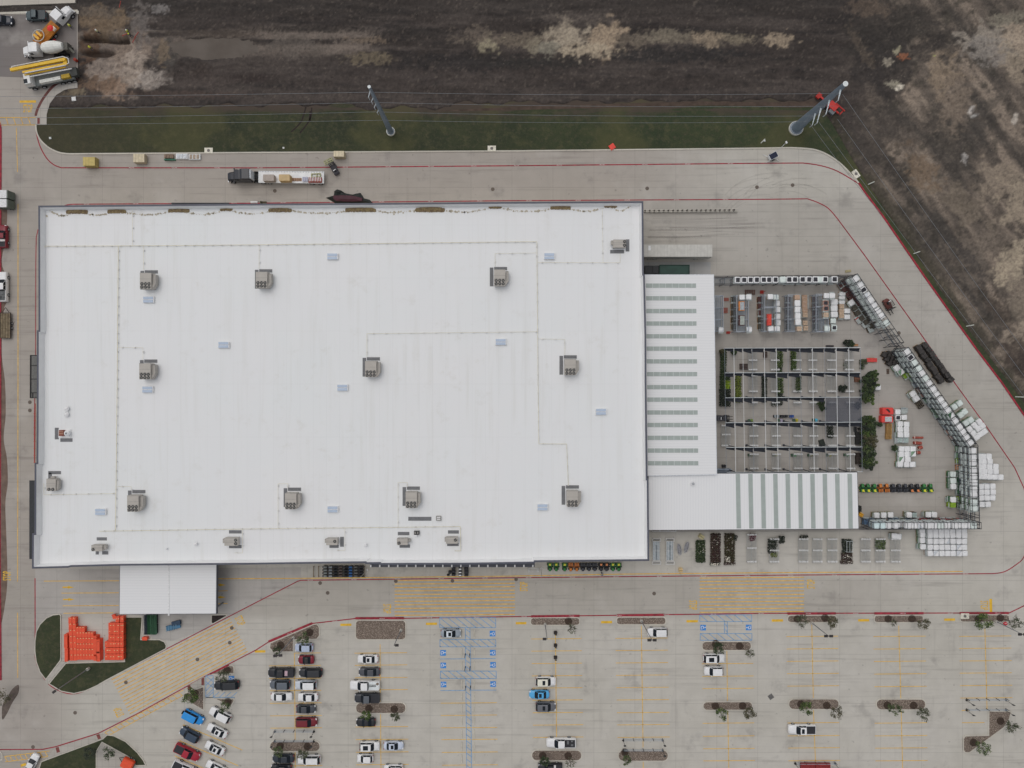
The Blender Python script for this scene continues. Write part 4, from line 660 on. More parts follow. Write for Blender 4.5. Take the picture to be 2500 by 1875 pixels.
def pallet(label, x, y, z, rz, side='w', cap='w', kind='', w=1.1, d=1.15, h=1.15, group=None, name='wrapped_pallet', cat='pallet'):
    o = thing(name, label, cat, (x, y, z), rz + rnd.uniform(-.035, .035), group); v = rnd.randrange(3); o.scale.z = rnd.uniform(.94, 1.05); K = (side, cap, kind, w, d, h, v)
    link('pallet', cached('wp', wood_pallet), o); link('load', cached(('ld',) + K, lambda: bundle(SIDES[side], None, w, d, h, kind, v)), o)
    top = {'w': CAPW, 'g': CAPG, 't': CAPT, 'b': CAPB, 'r': SIDES['r']}.get(cap) or SIDES.get(cap)
    if cap: link('cap', cached(('cp',) + K, lambda: capmesh(top, w, d, h, kind, v)), o)
    if kind == 'open': link('dark_cover', cached(('dc', w, d, h), lambda: MB().prism(rr2(w * .86, d * .86, .2), h - .03, h + .02).mesh('dark_cover', [DARKTOP()])), o)
    if kind in ('bags', 'tcrate'):
        mb = MB(); r = random.Random(v)
        for i in range(3):
            for q in range(2): mb.box(-.34 + .34 * i, -.26 + .52 * q, h, .3, .46, .07 + .03 * r.random(), r.uniform(-.08, .08))
        link('top_layer', cached(('tl', side, kind, h, v), lambda: mb.mesh('top_layer', [M(150, 164, 160) if kind == 'bags' else M(178, 156, 134)])), o)
    return o
UP, BEAM = M(52, 54, 58, .5), M(92, 98, 104, .5)
def rack(label, p, q, n, depth, levels, top, front=1, upm=None):     # p, q: ends of the centre line on the ground (metres)
    p, q = Vector(p), Vector(q); L = (q - p).length; a = math.atan2((q - p).y, (q - p).x); o = thing('pallet_rack', label, 'rack', (p.x, p.y, 0), a); bw = L / n; um = [upm or UP]
    def frame():
        mb = MB()
        for y in (-depth / 2, depth / 2): mb.box(0, y, 0, .1, .1, top)
        for z in [.6] + [l - .1 for l in levels] + [top - .06]: mb.box(0, 0, z, .06, depth, .06)
        for k in range(int(top / 1.2)): mb.cyl((0, -depth / 2, .3 + k * 1.2), (0, depth / 2, 1.2 + k * 1.2), .025, n=4)
        return mb.mesh('upright_frame', um)
    fm = cached(('fr', depth, tuple(levels), top, upm), frame)
    for k in range(n + 1): link('upright_frame', fm, o, (k * bw, 0, 0))
    for z in levels:
        for y in (-depth / 2, depth / 2): link('beam', cached(('bm', round(L, 2)), lambda: MB().box(L / 2, 0, -.12, L, .06, .12).mesh('beam', [BEAM])), o, (0, y * .99, z))
    link('top_rail', cached(('tr', round(L, 2), depth), lambda: MB().box(L / 2, depth / 2, -.08, L, .1, .08).box(L / 2, -depth / 2, -.08, L, .07, .08).mesh('top_rail', um)), o, (0, 0, top))
    return o
TIER = ['ground tier', 'second tier', 'third tier', 'top tier']

def filled_rack(rname, pts, n_label, zt, sides, caps, depth=1.35, h=1.1, label=None, ang=None, extra=0.0, kinds={}, tiers=(0, 1, 2, 3), skip=()):
    B = [Vector(W(x, y, zt[-1] + h)[:2]) for x, y in pts]; d = (B[-1] - B[0]).normalized(); a = math.atan2(d.y, d.x)
    e0, e1 = B[0] - d * .75, B[-1] + d * (.75 + extra); o = rack(label, e0, e1, len(B) + (1 if extra > 1 else 0), depth, zt[1:], zt[-1] + h + .35)
    for i, b in enumerate(B):
        b = B[0] + d * (b - B[0]).dot(d)
        for k in tiers:
            if (i, k) in skip: continue
            s, c = sides(i, k), caps(i, k)
            lbl = '%s %s pallet, %s bay from the %s, %s' % ({'w': 'white wrapped', 'g': 'pale green wrapped', 'b': 'pale blue wrapped', 't': 'tan', None: 'bagged'}.get(c, 'bagged'), TIER[k], ORD[i], n_label, rname)
            pallet(lbl, b.x, b.y, zt[k] + .01, a + math.pi / 2, s, c, kinds.get((i, k), ''), 1.3, 1.16, h, 'pallets on the ' + rname)
    return o
Z4 = (0.0, 1.42, 2.84, 4.26)
z5 = T(2290, 1070, 7.542); z4 = T(2200, 930, 9.217); z3 = T(2130, 810, 10.05); z2 = T(2030, 660, 11.06); z7 = T(2090, 1230, 7.135); zn = T(1730, 665, 6.32)
# right rack, bays from the back to the front
filled_rack('right rack', [z5(650 + 3.2 * k, y) for k, y in enumerate((230, 347, 455, 585, 705, 820, 942, 1045, 1185, 1305))], 'back', Z4, lambda i, k: ('g', 'g', 'l', 'o', 'gg', 'gg', 'gg', 'gg', 'l', 'gg')[i] if k == 0 else ('g' if i > 7 else 'u'),
            lambda i, k: (None if k == 0 else 'w' if k == 3 and i < 8 else 'g'), label='tall black pallet rack at the right edge of the garden yard', extra=2.6)
dpts = [z3(*p) for p in ((850, 495), (945, 630), (1040, 760), (1140, 910), (1200, 1025), (1285, 1150))] + [z4(*p) for p in ((615, 60), (705, 190), (783, 297), (875, 425), (950, 540), (1040, 660), (1110, 780), (1210, 905), (1310, 1035), (1390, 1140), (1465, 1265), (1560, 1390))]
filled_rack('long slanted rack', dpts, 'back', Z4, lambda i, k: ('k', 'k', 'k', 'g', 'l', 'g', 'u', 'p', 'p', 'g', 'u', 'gg', 'g', 'u', 'u', 'p', 'p', 's')[i] if k == 0 else ('l' if i == 4 and k == 1 else 'gg' if 10 < i < 13 else 'u'), lambda i, k: None if k == 0 else ('g' if (i in (2, 3, 5) or k < 3) else 'w'),
            label='tall slanted pallet rack along the right side of the yard', kinds={(1, 3): 'open', (12, 3): 'torn'})
npts = [z2(*p) for p in ((665, 225), (770, 390), (880, 520), (980, 670), (1060, 805), (1160, 930), (1270, 1080), (1350, 1230), (1480, 1430))]
Zn = (0.0, 2.3, 4.7); TIER3 = TIER
filled_rack('upper slanted rack', npts, 'back', Zn, lambda i, k: 'm' if k == 0 and i < 5 else 's' if k == 0 else 'w', lambda i, k: None if k == 0 else ('g' if i == 8 or k == 1 else 'w'), label='slanted pallet rack at the upper right corner of the yard', kinds={(2, 2): 'open', (3, 2): 'torn'}, tiers=(0, 1, 2), extra=4.6)
for k, (x, y, s) in enumerate(((275, 385, 'm'), (370, 510, 'm'), (470, 640, 'm'), (560, 760, 'm'), (640, 1010, 's'), (730, 1150, 's'), (845, 1290, 's'), (960, 1390, 's'))):
    p = W(*z2(x, y), 1); pallet('%s stone pallet in front of the upper slanted rack, %s from the back' % ('dark maroon' if s == 'm' else 'dark brown', ORD[k]), p[0], p[1], 0, math.radians(-55) + math.pi / 2, s, None, 'tcrate' if 0 else '', 1.15, 1.1, .9, 'stone pallets in front of the upper slanted rack', 'stone_pallet')
for lb, f, x, y, s, c, kd, hh, an in (('white wrapped pallet alone in front of the upper slanted rack', z2, 550, 875, 'y', 'w', '', 1.5, 35), ('orange red pallet at the foot of the upper slanted rack', z2, 735, 1330, 'r', None, '', .5, 35), ('maroon slab pallet at the foot of the upper slanted rack', z2, 895, 1450, 'm', None, '', .4, 35),
        ('dark heap pallet below the upper slanted rack', z2, 1050, 1590, 's', None, '', .7, 25), ('rear white pallet in front of the long slanted rack, upper pair', z3, 605, 885, 'g', 'w', '', 1.5, 35), ('front white pallet in front of the long slanted rack, upper pair', z3, 700, 990, 'g', 'w', 'torn', 1.5, 35),
        ('rear white pallet in front of the long slanted rack, lower pair', z4, 275, 290, 'y', 'w', '', 1.5, 35), ('front white pallet in front of the long slanted rack, lower pair', z4, 350, 395, 'y', 'w', '', 1.5, 35), ('lone white pallet beside the big potted trees', z3, 145, 1360, 'g', 'w', '', 1.3, 0),
        ('lime green bag pallet at the foot of the long slanted rack', z3, 830, 1075, 'l', None, '', .8, 35)):
    p = W(*f(x, y), hh); pallet(lb, p[0], p[1], 0, math.radians(an), s, c, kd, 1.2, 1.15, hh, None)
p = W(*z4(450, 535), 1); o = thing('crate', 'empty dark slatted crate in front of the long slanted rack', 'crate', (p[0], p[1], 0), math.radians(35))
link('base', MB().box(0, 0, 0, 1.3, 1.5, .12).mesh('base', [M(120, 112, 98)]), o); cr = MB()
for x in (-.6, -.2, .2, .6): cr.box(x, 0, .5, .12, 1.5, .1)
for y in (-.7, 0, .7): cr.box(0, y, .6, 1.3, .12, .08)
for x in (-.6, .6):
    for y in (-.7, .7): cr.box(x, y, 0, .12, .12, .6)
link('slats', cr.mesh('slats', [M(50, 44, 38)]), o)
# stacks outside the fence
blk = [(z5, lb, pts, s, hh, 0) for lb, pts, s, hh in (('rear outer stack beside the right rack', ((775, 338), (845, 338), (948, 335), (780, 430), (855, 430), (960, 430), (770, 520), (855, 520), (960, 520), (1070, 522), (778, 612), (865, 612), (965, 612), (1070, 612), (770, 705), (855, 708), (955, 712), (1058, 715), (1160, 718)), 'w', 1.5),
       ('front outer stack beside the right rack', ((805, 892), (910, 890), (1020, 888), (805, 995), (910, 995), (1020, 992), (808, 1102), (910, 1100), (1018, 1097), (815, 1220), (925, 1218)), 'w', 1.5), ('row of tall pallets inside the right rack', ((290, 665), (290, 785), (290, 890), (287, 1130), (293, 1232)), 'gg', 1.9))]
blk.append((z4, 'outer stack beside the long slanted rack', ((1325, 505), (1212, 585), (1445, 695), (1348, 770), (1580, 885), (1470, 950), (1762, 918), (1655, 1000), (1550, 1085), (1845, 1010), (1740, 1075), (1630, 1180), (1880, 1140), (1790, 1200), (1700, 1275)), 'g', 1.45, 35))
blk.append((z7, 'front outer block of pallets', tuple((1293 + 99 * c + (5 if c > 4 else 0) + 2 * r_, y) for r_, y in enumerate((480, 550, 655, 760, 866)) for c in range(7)), 'w', 1.6, 0))
blk.append((z7, 'column left of the front outer block', ((1160, 480), (1163, 540), (1165, 640), (1170, 748)), 'g', 1.7, 0)); blk.append((z7, 'row in front of the front rack', ((368, 205), (488, 202), (610, 197), (930, 195), (1265, 190), (1372, 192)), 'y', 1.7, 0)); blk.append((z7, 'pair beside the plant benches', ((672, 560), (748, 570)), 'y', 1.4, 0))
zc = T(1920, 980, 6.506)
blk.append((zc, 'block in the middle of the garden yard', ((1812, 360), (1912, 365), (1810, 445), (1910, 447), (1812, 530), (1912, 530)), 'g', 1.5, 0)); blk.append((zc, 'lower block in the middle of the garden yard', ((1830, 755), (1920, 755), (2015, 757), (1830, 842), (1922, 842), (2015, 832), (1830, 920), (1930, 922), (1810, 1000), (1915, 1002), (2010, 1002)), 'g', 1.35, 0))
for f, nm, pts, s, hh, an in blk:
    rows = sorted(set(round(y / 30) for _, y in pts))
    for k, (x, y) in enumerate(pts):
        p = W(*f(x, y), hh); an_ = math.radians(an + rnd.uniform(-2, 2)); tn = (nm.startswith('front outer block') and k in (17, 26, 33, 29)) or (nm.startswith('lower block') and k in (5, 6))
        g_ = nm.startswith('row of tall') and k == 4; c_ = 'g' if (s == 'g' and k < 6 and 'slanted' in nm) or (s == 'gg' and k < 2) else 'w'
        pallet('%s pallet, %s of the %s' % ('lime bag' if g_ else 'white capped' + (' torn' if tn else ''), ORD[k] if k < 28 else ['twenty-ninth', 'thirtieth', 'thirty-first', 'thirty-second', 'thirty-third', 'thirty-fourth', 'thirty-fifth'][k - 28], nm), p[0], p[1], 0, an_, 'l' if g_ else s, None if g_ else c_, 'torn' if tn else '', 1.08 if f is z7 else 1.12, 1.14 if f is not z4 else 1.12, hh, nm)
for lb, f, x, y, s, hh, k_ in (('black and white bag pallet in front of the front rack', z7, 1020, 195, 'k', 1.4, 'bags'), ('left printed bag pallet in the middle of the yard', zc, 1798, 615, 'w', 1.0, 'bags'), ('right printed bag pallet in the middle of the yard', zc, 1902, 615, 'w', 1.0, 'bags'), ('low grey pallet behind the white boxes', zc, 1870, 145, 'u', .5, ''), ('upper white box pallet beside the red covered stacks', zc, 1775, 168, 'w', .9, 'w'), ('red topped square pallet beside the red covered stacks', zc, 1775, 260, 'm', .9, 'rim'), ('lower white box pallet right of the red topped pallet', zc, 1875, 255, 'w', .9, 'w')):
    p = W(*f(x, y), hh); pallet(lb, p[0], p[1], 0, 0, s, 'w' if k_ in ('w', 'rim') else None, 'open' if k_ == 'rim' else k_ if k_ == 'bags' else '', 1.15, 1.1, hh, None)
# front rack
fpts = [z7(x, 378) for x in (357, 467, 568, 692, 800, 910, 1020, 1128, 1262, 1365, 1475, 1600, 1730, 1840, 1940, 2055)]
filled_rack('front rack', fpts, 'left', Z4, lambda i, k: ('b', 'b', 'u', 't', 'b', 'b', 'y', 'b', 'p', 'r', 'r', 't', 'r', 'r', 't', 'r')[i] if k == 0 else ('b' if i < 2 else 'w'), lambda i, k: None if k == 0 else ('b' if i < 2 else 'g' if i in (10, 15) else 'w'), label='long low looking pallet rack along the front fence of the garden yard', kinds={(7, 3): 'torn'}, skip=[(4, 3)] + [(i, 1) for i in range(16)], extra=.6)
# back rack with open topped tubs
tx = (462, 560, 660, 755, 862, 945, 1045, 1160, 1258, 1347, 1465, 1562, 1663, 1738, 1815, 1962)
Bk = [Vector(W(*zn(x, 112 - .006 * (x - 462)), 5.0)[:2]) for x in tx]; d = (Bk[-1] - Bk[0]).normalized()
rack('long back rack of dark topped tubs at the top of the garden yard', Vector(W(*zn(95, 118), 5.0)[:2]), Bk[-1] + d * 2.6, 12, 1.3, (1.4, 2.8), 3.9)
for k, b in enumerate(Bk):
    lb = ORD[k] + ' tub from the left on the back rack'; kd = '' if k in (7, 13) else 'open'
    pallet(('grey wrapped ' if kd == '' else 'dark topped white ') + lb, b.x, b.y, 2.85, 0, 'w', 'g' if kd == '' else 'w', kd, 1.2, 1.3, 2.1 if 0 else 1.7, 'tubs on the back rack', 'wrapped_tub', 'tub')
def deck(label, px, py, wpx, hpx, z, parent=None, c=(112, 122, 130)):
    p = W(px, py, z); mb = MB(); w, d_ = wpx * S, hpx * S
    for x in (-w / 2, 0, w / 2): mb.box(x, 0, -.05, .06, d_, .06)
    for k in range(int(d_ / .22) + 1): mb.box(0, -d_ / 2 + k * .22, 0, w, .05, .03)
    return mb.mesh('wire_deck', [M(*c, .4, .1, 2, .4)]), (p[0], p[1], z)
me, loc = deck('', *zn(248, 128), 46, 14, 3.2); tag(link('wire_shelf', me, None, loc), 'empty grey wire shelf at the left end of the back rack', 'shelf')
# five short double racks
SR = [(1, 160, (358, 905), 95, 220, (-1,)), (2, 540, (355, 910), 380, 660, ()), (3, 960, (345, 905), 800, 1105, ()), (4, 1330, (345, 905), 1210, 1420, ()), (5, 1790, (335, 910), 1630, 1865, ())]
for n_, cx, (ya, yb), xa, xb, _ in SR:
    zt = 3.3; p = W(*zn((xa + xb) / 2, ya), zt); q = W(*zn((xa + xb) / 2, yb), zt); dp = min(2.6, (xb - xa) / 6.32 * S)
    o = rack('%s short grey rack from the left behind the plant benches' % ORD[n_ - 1], p[:2], q[:2], 3, dp, (1.5, 3.0), 3.5, upm=M(150, 156, 164, .4, .1, 2, .3)); L = (Vector(p[:2]) - Vector(q[:2])).length
    dk = MB()
    for k in range(int(L / .2)): dk.box(.15 + k * .2, 0, 0, .05, dp * .94, .03)
    for y in (-.45, 0, .45): dk.box(L / 2, y * dp, -.03, L, .05, .04)
    dm = dk.mesh('wire_deck', [M(124, 132, 140, .4, .1, 2, .4)])
    for z in ((1.52, 3.02) if n_ != 3 else (1.52,)): link('wire_deck', dm, o, (0, 0, z))
SG = lambda lb, x, y, z, s, c, kd='', w=1.1, d_=1.05, h=.8, nm='wrapped_pallet': (lambda p: pallet(lb, p[0], p[1], z, 0, s, c, kd, w, d_, h, None, nm))(W(*zn(x, y), z + h))
for lb, x, y, z, s, c, kd in (('white pallet at the front end of the first short rack', 195, 885, 2.2, 'w', 'w', ''), ('rear left white pallet on the second short rack', 520, 383, 3.05, 'w', 'w', ''), ('rear right white pallet on the second short rack', 620, 381, 3.05, 'w', 'w', ''), ('torn white pallet at the front of the second short rack', 628, 880, 2.4, 'w', 'w', 'torn'),
        ('rear white pallet on the third short rack', 957, 375, 3.05, 'w', 'w', ''), ('clear wrapped grey pallet at the rear of the third short rack', 1040, 383, 2.2, 'u', 'g', ''), ('front left white pallet of the third short rack', 962, 873, 2.4, 'w', 'w', ''), ('front right white pallet of the third short rack', 1060, 870, 2.2, 'w', 'w', ''),
        ('uppermost tan topped pallet on the fourth short rack', 1372, 385, 3.05, 't', 't', ''), ('front tan pallet on the fourth short rack', 1400, 870, 2.8, 't', None, 'tcrate'), ('rear left white pallet on the fifth short rack', 1825, 360, 3.05, 'w', 'w', ''), ('rear right white pallet on the fifth short rack', 1915, 357, 3.05, 'w', 'w', ''),
        ('rear dark topped tub with a reddish rim on the fifth short rack', 1812, 472, 3.05, 'p', 'p', 'open'), ('front dark topped tub with a reddish rim on the fifth short rack', 1812, 556, 3.05, 'p', 'p', 'open'), ('tan crate pallet below the tubs of the fifth short rack', 1815, 656, 3.05, 't', None, 'tcrate'),
        ('clear wrapped grey pallet on the fifth short rack', 1925, 750, 1.5, 'u', 'g', ''), ('left clear wrapped pallet at the front of the fifth short rack', 1835, 866, 2.6, 'u', 'g', ''), ('right clear wrapped pallet at the front of the fifth short rack', 1940, 856, 2.6, 'u', 'g', 'open')): SG(lb, x, y, z, s, c, kd)
for k, y in enumerate((478, 573, 680, 775)): SG('white pallet right of the third short rack, %s from the rear' % ORD[k], 1062 + 4 * k, y, .3, 'w', 'w', 'torn' if k == 3 else '', 1.05, 1.2, 1.1)
for k, y in enumerate((475, 573, 672, 768)): SG('white pallet on the fourth short rack, %s from the rear' % ORD[k], 1374 + 3 * k, y, 3.05, 'w', 'w', '', 1.1, 1.25, .8)
for k, (x, y) in enumerate(((1487, 385), (1487, 452), (1487, 520), (1490, 585), (1490, 657), (1492, 780), (1498, 862))): SG('tan stone pallet right of the fourth short rack, %s from the rear' % ORD[k], x, y, .0, 't', 't' if k < 4 else None, '' if k < 4 else 'tcrate', 1.15, 1.05, 1.0, 'stone_pallet')
for k, y in enumerate((458, 553, 650)): SG('white pallet with green sides right of the fifth short rack, %s from the rear' % ORD[k], 1940, y, .2, 'g', 'w', '', 1.45, 1.25, 1.7)
for k, (x, y, s, c) in enumerate(((2068, 332, 'w', 'w'), (2064, 392, 'w', 'w'), (2060, 460, 'w', 'w'), (2054, 524, 't', None), (2050, 602, 't', None), (2050, 672, 't', None), (2140, 595, 'w', 'w'), (2142, 686, 'w', 'w'))): SG('%s small pallet beside the upper slanted rack, %s from the rear' % ('white' if c else 'tan crate', ORD[k]), x, y, 0, s, c, '' if c else 'tcrate', 1.25 if c else 1.1, .75 if k < 3 else 1.0, .9)
for n_, x, s in ((2, 388, 's'), (3, 800, 'm'), (4, 1232, 'm'), (5, 1650, 'm')):
    for k in range(5): SG('%s stone pallet left of the %s short rack, %s from the rear' % ('dark grey' if s == 's' else 'dark red', ORD[n_ - 1], ORD[k]), x + 2 * k, 415 + 105 * k, 0, 's' if (n_ == 3 and k > 2) or k == 4 else s, None, '', 1.0, 1.2, .8, 'stone_pallet')
for lb, x, y, z, wd_, dd, s, s2 in (('yellow framed crate on the second short rack', 512, 518, 3.05, 1.2, 2.0, 'o', (150, 156, 160)), ('red and grey crate on the second short rack', 515, 740, 3.05, 1.3, 2.2, 'm', (146, 152, 146)), ('long red box on the third short rack', 938, 730, 3.0, .95, 2.5, 'r', (188, 66, 52))):
    p = W(*zn(x, y), z + .5); o = thing('box_crate', lb, 'crate', (p[0], p[1], z)); link('box', MB().box(0, 0, 0, wd_, dd, .45).mesh('box', [SIDES[s]]), o); cv = MB().box(.08, 0, .45, wd_ * .72, dd * .86, .06)
    for y_ in (-.25, .25): cv.box(.05, y_ * dd, .5, wd_ * .8, .06, .05)
    link('cover', cv.mesh('cover', [M(*s2)]), o)
for lb, x, y, w, h, c in (('brown slatted bundle behind the second short rack', 635, 308, 26, 12, (92, 70, 62)), ('rear red pallet right of the first short rack', 270, 418, 12, 8, (140, 82, 72)), ('front red pallet right of the first short rack', 258, 588, 11, 13, (140, 84, 74)), ('red hand truck in the aisle behind the third rack', 818, 305, 9, 8, (160, 46, 36)), ('red hand cart in the aisle before the second rack', 297, 930, 9, 6, (150, 44, 36))):
    p = W(*zn(x, y)); mb = MB()
    for k in range(5): mb.box((k - 2) * w * S / 5, 0, .1 if h > 6 else .2, w * S / 7, h * S, .12)
    mb.box(0, h * S * .3, 0, w * S, .1, .1).box(0, -h * S * .3, 0, w * S, .1, .1)
    if 'hand' in lb: mb.tube([(0, 0, .2), (.5, .1, 1.0)], .05, 4)
    nm = 'hand_truck' if 'hand truck' in lb else 'hand_cart' if 'hand cart' in lb else 'slat_pallet'
    tag(link(nm, mb.mesh(nm, [M(*c)]), None, (p[0], p[1], 0)), lb, nm.replace('_', ' '))
# mulch bags outside the fence and by the rack
MUL = SIDES['k']
def mulch(lb, x, y, an, h, g, f):
    p = W(*f(x, y), h); o = thing('mulch_pallet', lb, 'mulch pallet', (p[0], p[1], 0), an, g); link('pallet', cached('wp', wood_pallet), o)
    for v in range(3):
        def mk(v=v):
            r = random.Random(v + 50); mb = MB(); nl = int(h / .16)
            for k in range(nl):
                for q in range(2 if k % 2 else 3):
                    if k % 2: mb.box(0 + r.uniform(-.05, .05), -.27 + .54 * q, .13 + k * .155, 1.1, .5, .14, r.uniform(-.06, .06), r.randrange(2))
                    else: mb.box(-.36 + .36 * q, r.uniform(-.05, .05), .13 + k * .155, .34, 1.1, .14, r.uniform(-.06, .06), r.randrange(2))
            return mb.mesh('bag_stack', [M(56, 52, 50, .55, .35, 3), M(46, 44, 42, .5, .35, 3)])
        me = cached(('mb', round(h, 1), v), mk)
        if v == (int(x) + int(y)) % 3: link('bag_stack', me, o)
an0 = math.radians(-52)
for k in range(9):
    mulch('dark mulch pallet in the inner outside row, %s from the back' % ORD[k], 1165 + 66 * k + rnd.uniform(-14, 14), 390 + 101 * k, an0 + rnd.uniform(-.22, .22), rnd.choice((1.0, 1.2, 1.4)), 'mulch pallets outside the fence', z3); mulch('dark mulch pallet in the outer outside row, %s from the back' % ORD[k], 1310 + 78 * k + rnd.uniform(-14, 14), 330 + 104 * k, an0 + rnd.uniform(-.22, .22), rnd.choice((1.1, 1.4, 1.6)), 'mulch pallets outside the fence', z3)
for k, (x, y) in enumerate(((330, 560), (430, 545), (385, 660), (490, 640), (440, 760), (540, 740))): mulch('dark mulch pallet inside the yard by the long slanted rack, %s of six' % ORD[k], x, y, an0 + .4, 1.2, 'mulch pallets inside the yard', z3)
# red covered stacks, wood, terracotta rolls
for lb, x, y, w, h, kd in (('red tarp covered stack with a black mark on top', 1615, 155, 28, 17, 'b'), ('red tarp covered stack with a clear grey middle', 1605, 282, 29, 17, 'c'), ('flat red slab right of the pergola', 2040 - 1920, 0, 0, 0, '')):
    if not w: continue
    p = W(*zc(x, y), 1.2); o = thing('covered_stack', lb, 'stack', (p[0], p[1], 0)); b = rr2(w * S, h * S, .15); link('tarp', MB().loft([[(q[0] * k, q[1] * k, z) for q in b] for z, k in ((0, 1.02), (.6, 1.0), (1.1, .97), (1.2, .9))]).mesh('tarp', [M(196, 58, 52, .5, .15, 1.5)]), o)
    link('top_patch', (MB().prism([(-.5, .35), (-.2, .5), (.2, .3), (.45, -.1), (.2, -.45), (.05, -.1), (-.25, .15)], 1.2, 1.23) if kd == 'b' else MB().box(.15, 0, 1.2, 1.45, 1.1, .15).box(.15, .25, 1.35, 1.3, .1, .05).box(.15, -.25, 1.35, 1.3, .1, .05)).mesh('top_patch', [BLK() if kd == 'b' else M(168, 172, 174)]), o)
p = W(2129, 879, .4); o = thing('slab_pallet', 'flat red slab pallet to the right of the pergola', 'pallet', (p[0], p[1], 0)); link('pallet', cached('wp', wood_pallet), o, (0, 0, 0)); link('slab', MB().box(0, 0, .13, 2.2, .85, .3).mesh('slab', [M(186, 62, 58)]), o)
for k, (x, y) in enumerate(((1642, 395), (1642, 480), (1636, 560))):
    p = W(*zc(x, y), .9); o = thing('pallet_stack', 'stack of empty wooden pallets below the red covered stacks, %s from the back' % ORD[k], 'pallet stack', (p[0], p[1], 0), math.pi / 2)
    for q in range(5): link('pallet', cached('wp2', lambda: MB().box(0, .5, 0, 1.2, .1, .12).box(0, -.5, 0, 1.2, .1, .12).box(-.5, 0, .1, .14, 1.15, .04).box(-.25, 0, .1, .14, 1.15, .04).box(0, 0, .1, .14, 1.15, .04).box(.25, 0, .1, .14, 1.15, .04).box(.5, 0, .1, .14, 1.15, .04).mesh('pallet', [M(152, 118, 72, .85, .2, 3)])), o, (0, 0, q * .15))
for k, (x, y, w, r, a) in enumerate(((2100, 577, 24, .24, 0), (2085, 662, 18, .36, -4), (2128, 735, 9, .4, 20), (2098, 815, 9, .36, 0))):
    p = W(*zc(x, y), .5); L = w * S / 2; ca, sa = math.cos(math.radians(a)), math.sin(math.radians(a))
    o = thing('roll', 'terracotta coloured roll lying on the yard floor, %s from the back' % ORD[k], 'roll', (p[0], p[1], 0)); link('tube', MB().cyl((-L * ca, -L * sa, r), (L * ca, L * sa, r), r, n=12).mesh('tube', [M(140, 68, 56)]), o); link('end_band', MB().cyl((-L * ca * .85, -L * sa, r), (-L * ca * .7, -L * sa, r), r * 1.03, n=12).mesh('end_band', [M(196, 176, 168)]), o)
# fence round the yard
def fence(lb, pts, h=3.0, step=3.0, nm='metal_fence'):
    P = [Vector(W(*q, h)[:2]) for q in pts]; o = thing(nm, lb, 'fence', (P[0].x, P[0].y, 0)); rl = MB(); mesh_ = MB()
    for a, b in zip(P, P[1:]):
        a2, b2 = a - P[0], b - P[0]; L = (b - a).length
        for z in (.15, h * .5, h): rl.cyl((*a2, z), (*b2, z), .05, n=4)
        for k in range(int(L / .22)): q = a2 + (b2 - a2) * (k * .22 / L); mesh_.box(q.x, q.y, .1, .025, .025, h - .05)
        for k in range(int(L / step) + 1): q = a2 + (b2 - a2) * min(1, k * step / L); link('post', cached(('fp', h), lambda: MB().box(0, 0, 0, .1, .1, h + .1).mesh('post', [UP])), o, (q.x, q.y, 0))
    link('rail', rl.mesh('rail', [UP]), o); link('picket_panel', mesh_.mesh('picket_panel', [UP]), o)
fence('black picket fence along the back and slanted right side of the garden yard', [(1745, 674), (2095, 671), (2165, 790), (2226, 873), (2300, 975), (2388, 1088)]); fence('black picket fence along the right and front of the garden yard', [(2388, 1089), (2392, 1291), (2097, 1293)])
# ================================================================ pergola, benches, plants
rnd = random.Random(23)
e1, e2, e3, e4 = T(1740, 820, 9.215), T(1920, 820, 8.508), T(1740, 980, 8.73), T(1920, 980, 6.506)
PZ_ = 5.2; perg = thing('pergola', 'open steel shade pergola with dark rolled shade cloths over the plant benches', 'pergola')
xs = [1768.8, 1791.6, 1813.6, 1836.3, 1866, 1895.3, 1923.6, 1953.5, 1983.5, 2013, 2041.5, 2072, 2100.5]; ys = [849.5, 909.8, 970.5, 1031.5, 1092, 1152.5]
GAL, DKB = M(186, 192, 194, .5, .06, 2), M(32, 35, 42, .8, .2, 1.5)
sx = lambda y: (y - 849) * .017
for y in ys: link('cross_beam', MB().cyl(W(1769 + sx(y), y + .6, PZ_), W(2101 + sx(y), y - 1.0, PZ_), .055, n=6).mesh('cross_beam', [GAL]), perg)
for k, x in enumerate(xs): link('rafter', MB().cyl(W(x, 849.5, PZ_ + .1), W(x + 4.6, 1152.5, PZ_ + .1), .055 if k in (1, 4, 5, 8, 10, 11) else .04, n=6).mesh('rafter', [M(196, 198, 198, .5, .06, 2) if k in (1, 2, 4, 5, 8, 10, 11) else M(120, 126, 134, .4)]), perg)
for y in ys:
    for x in (1795, 1842, 1890, 1936, 1982, 2028, 2074): p = W(x, y, PZ_); link('post', cached('pgp', lambda: MB().box(0, 0, 0, .16, .16, PZ_).box(0, 0, 0, .45, .45, .12).mesh('post', [M(60, 62, 68, .5)])), perg, (p[0], p[1], 0))
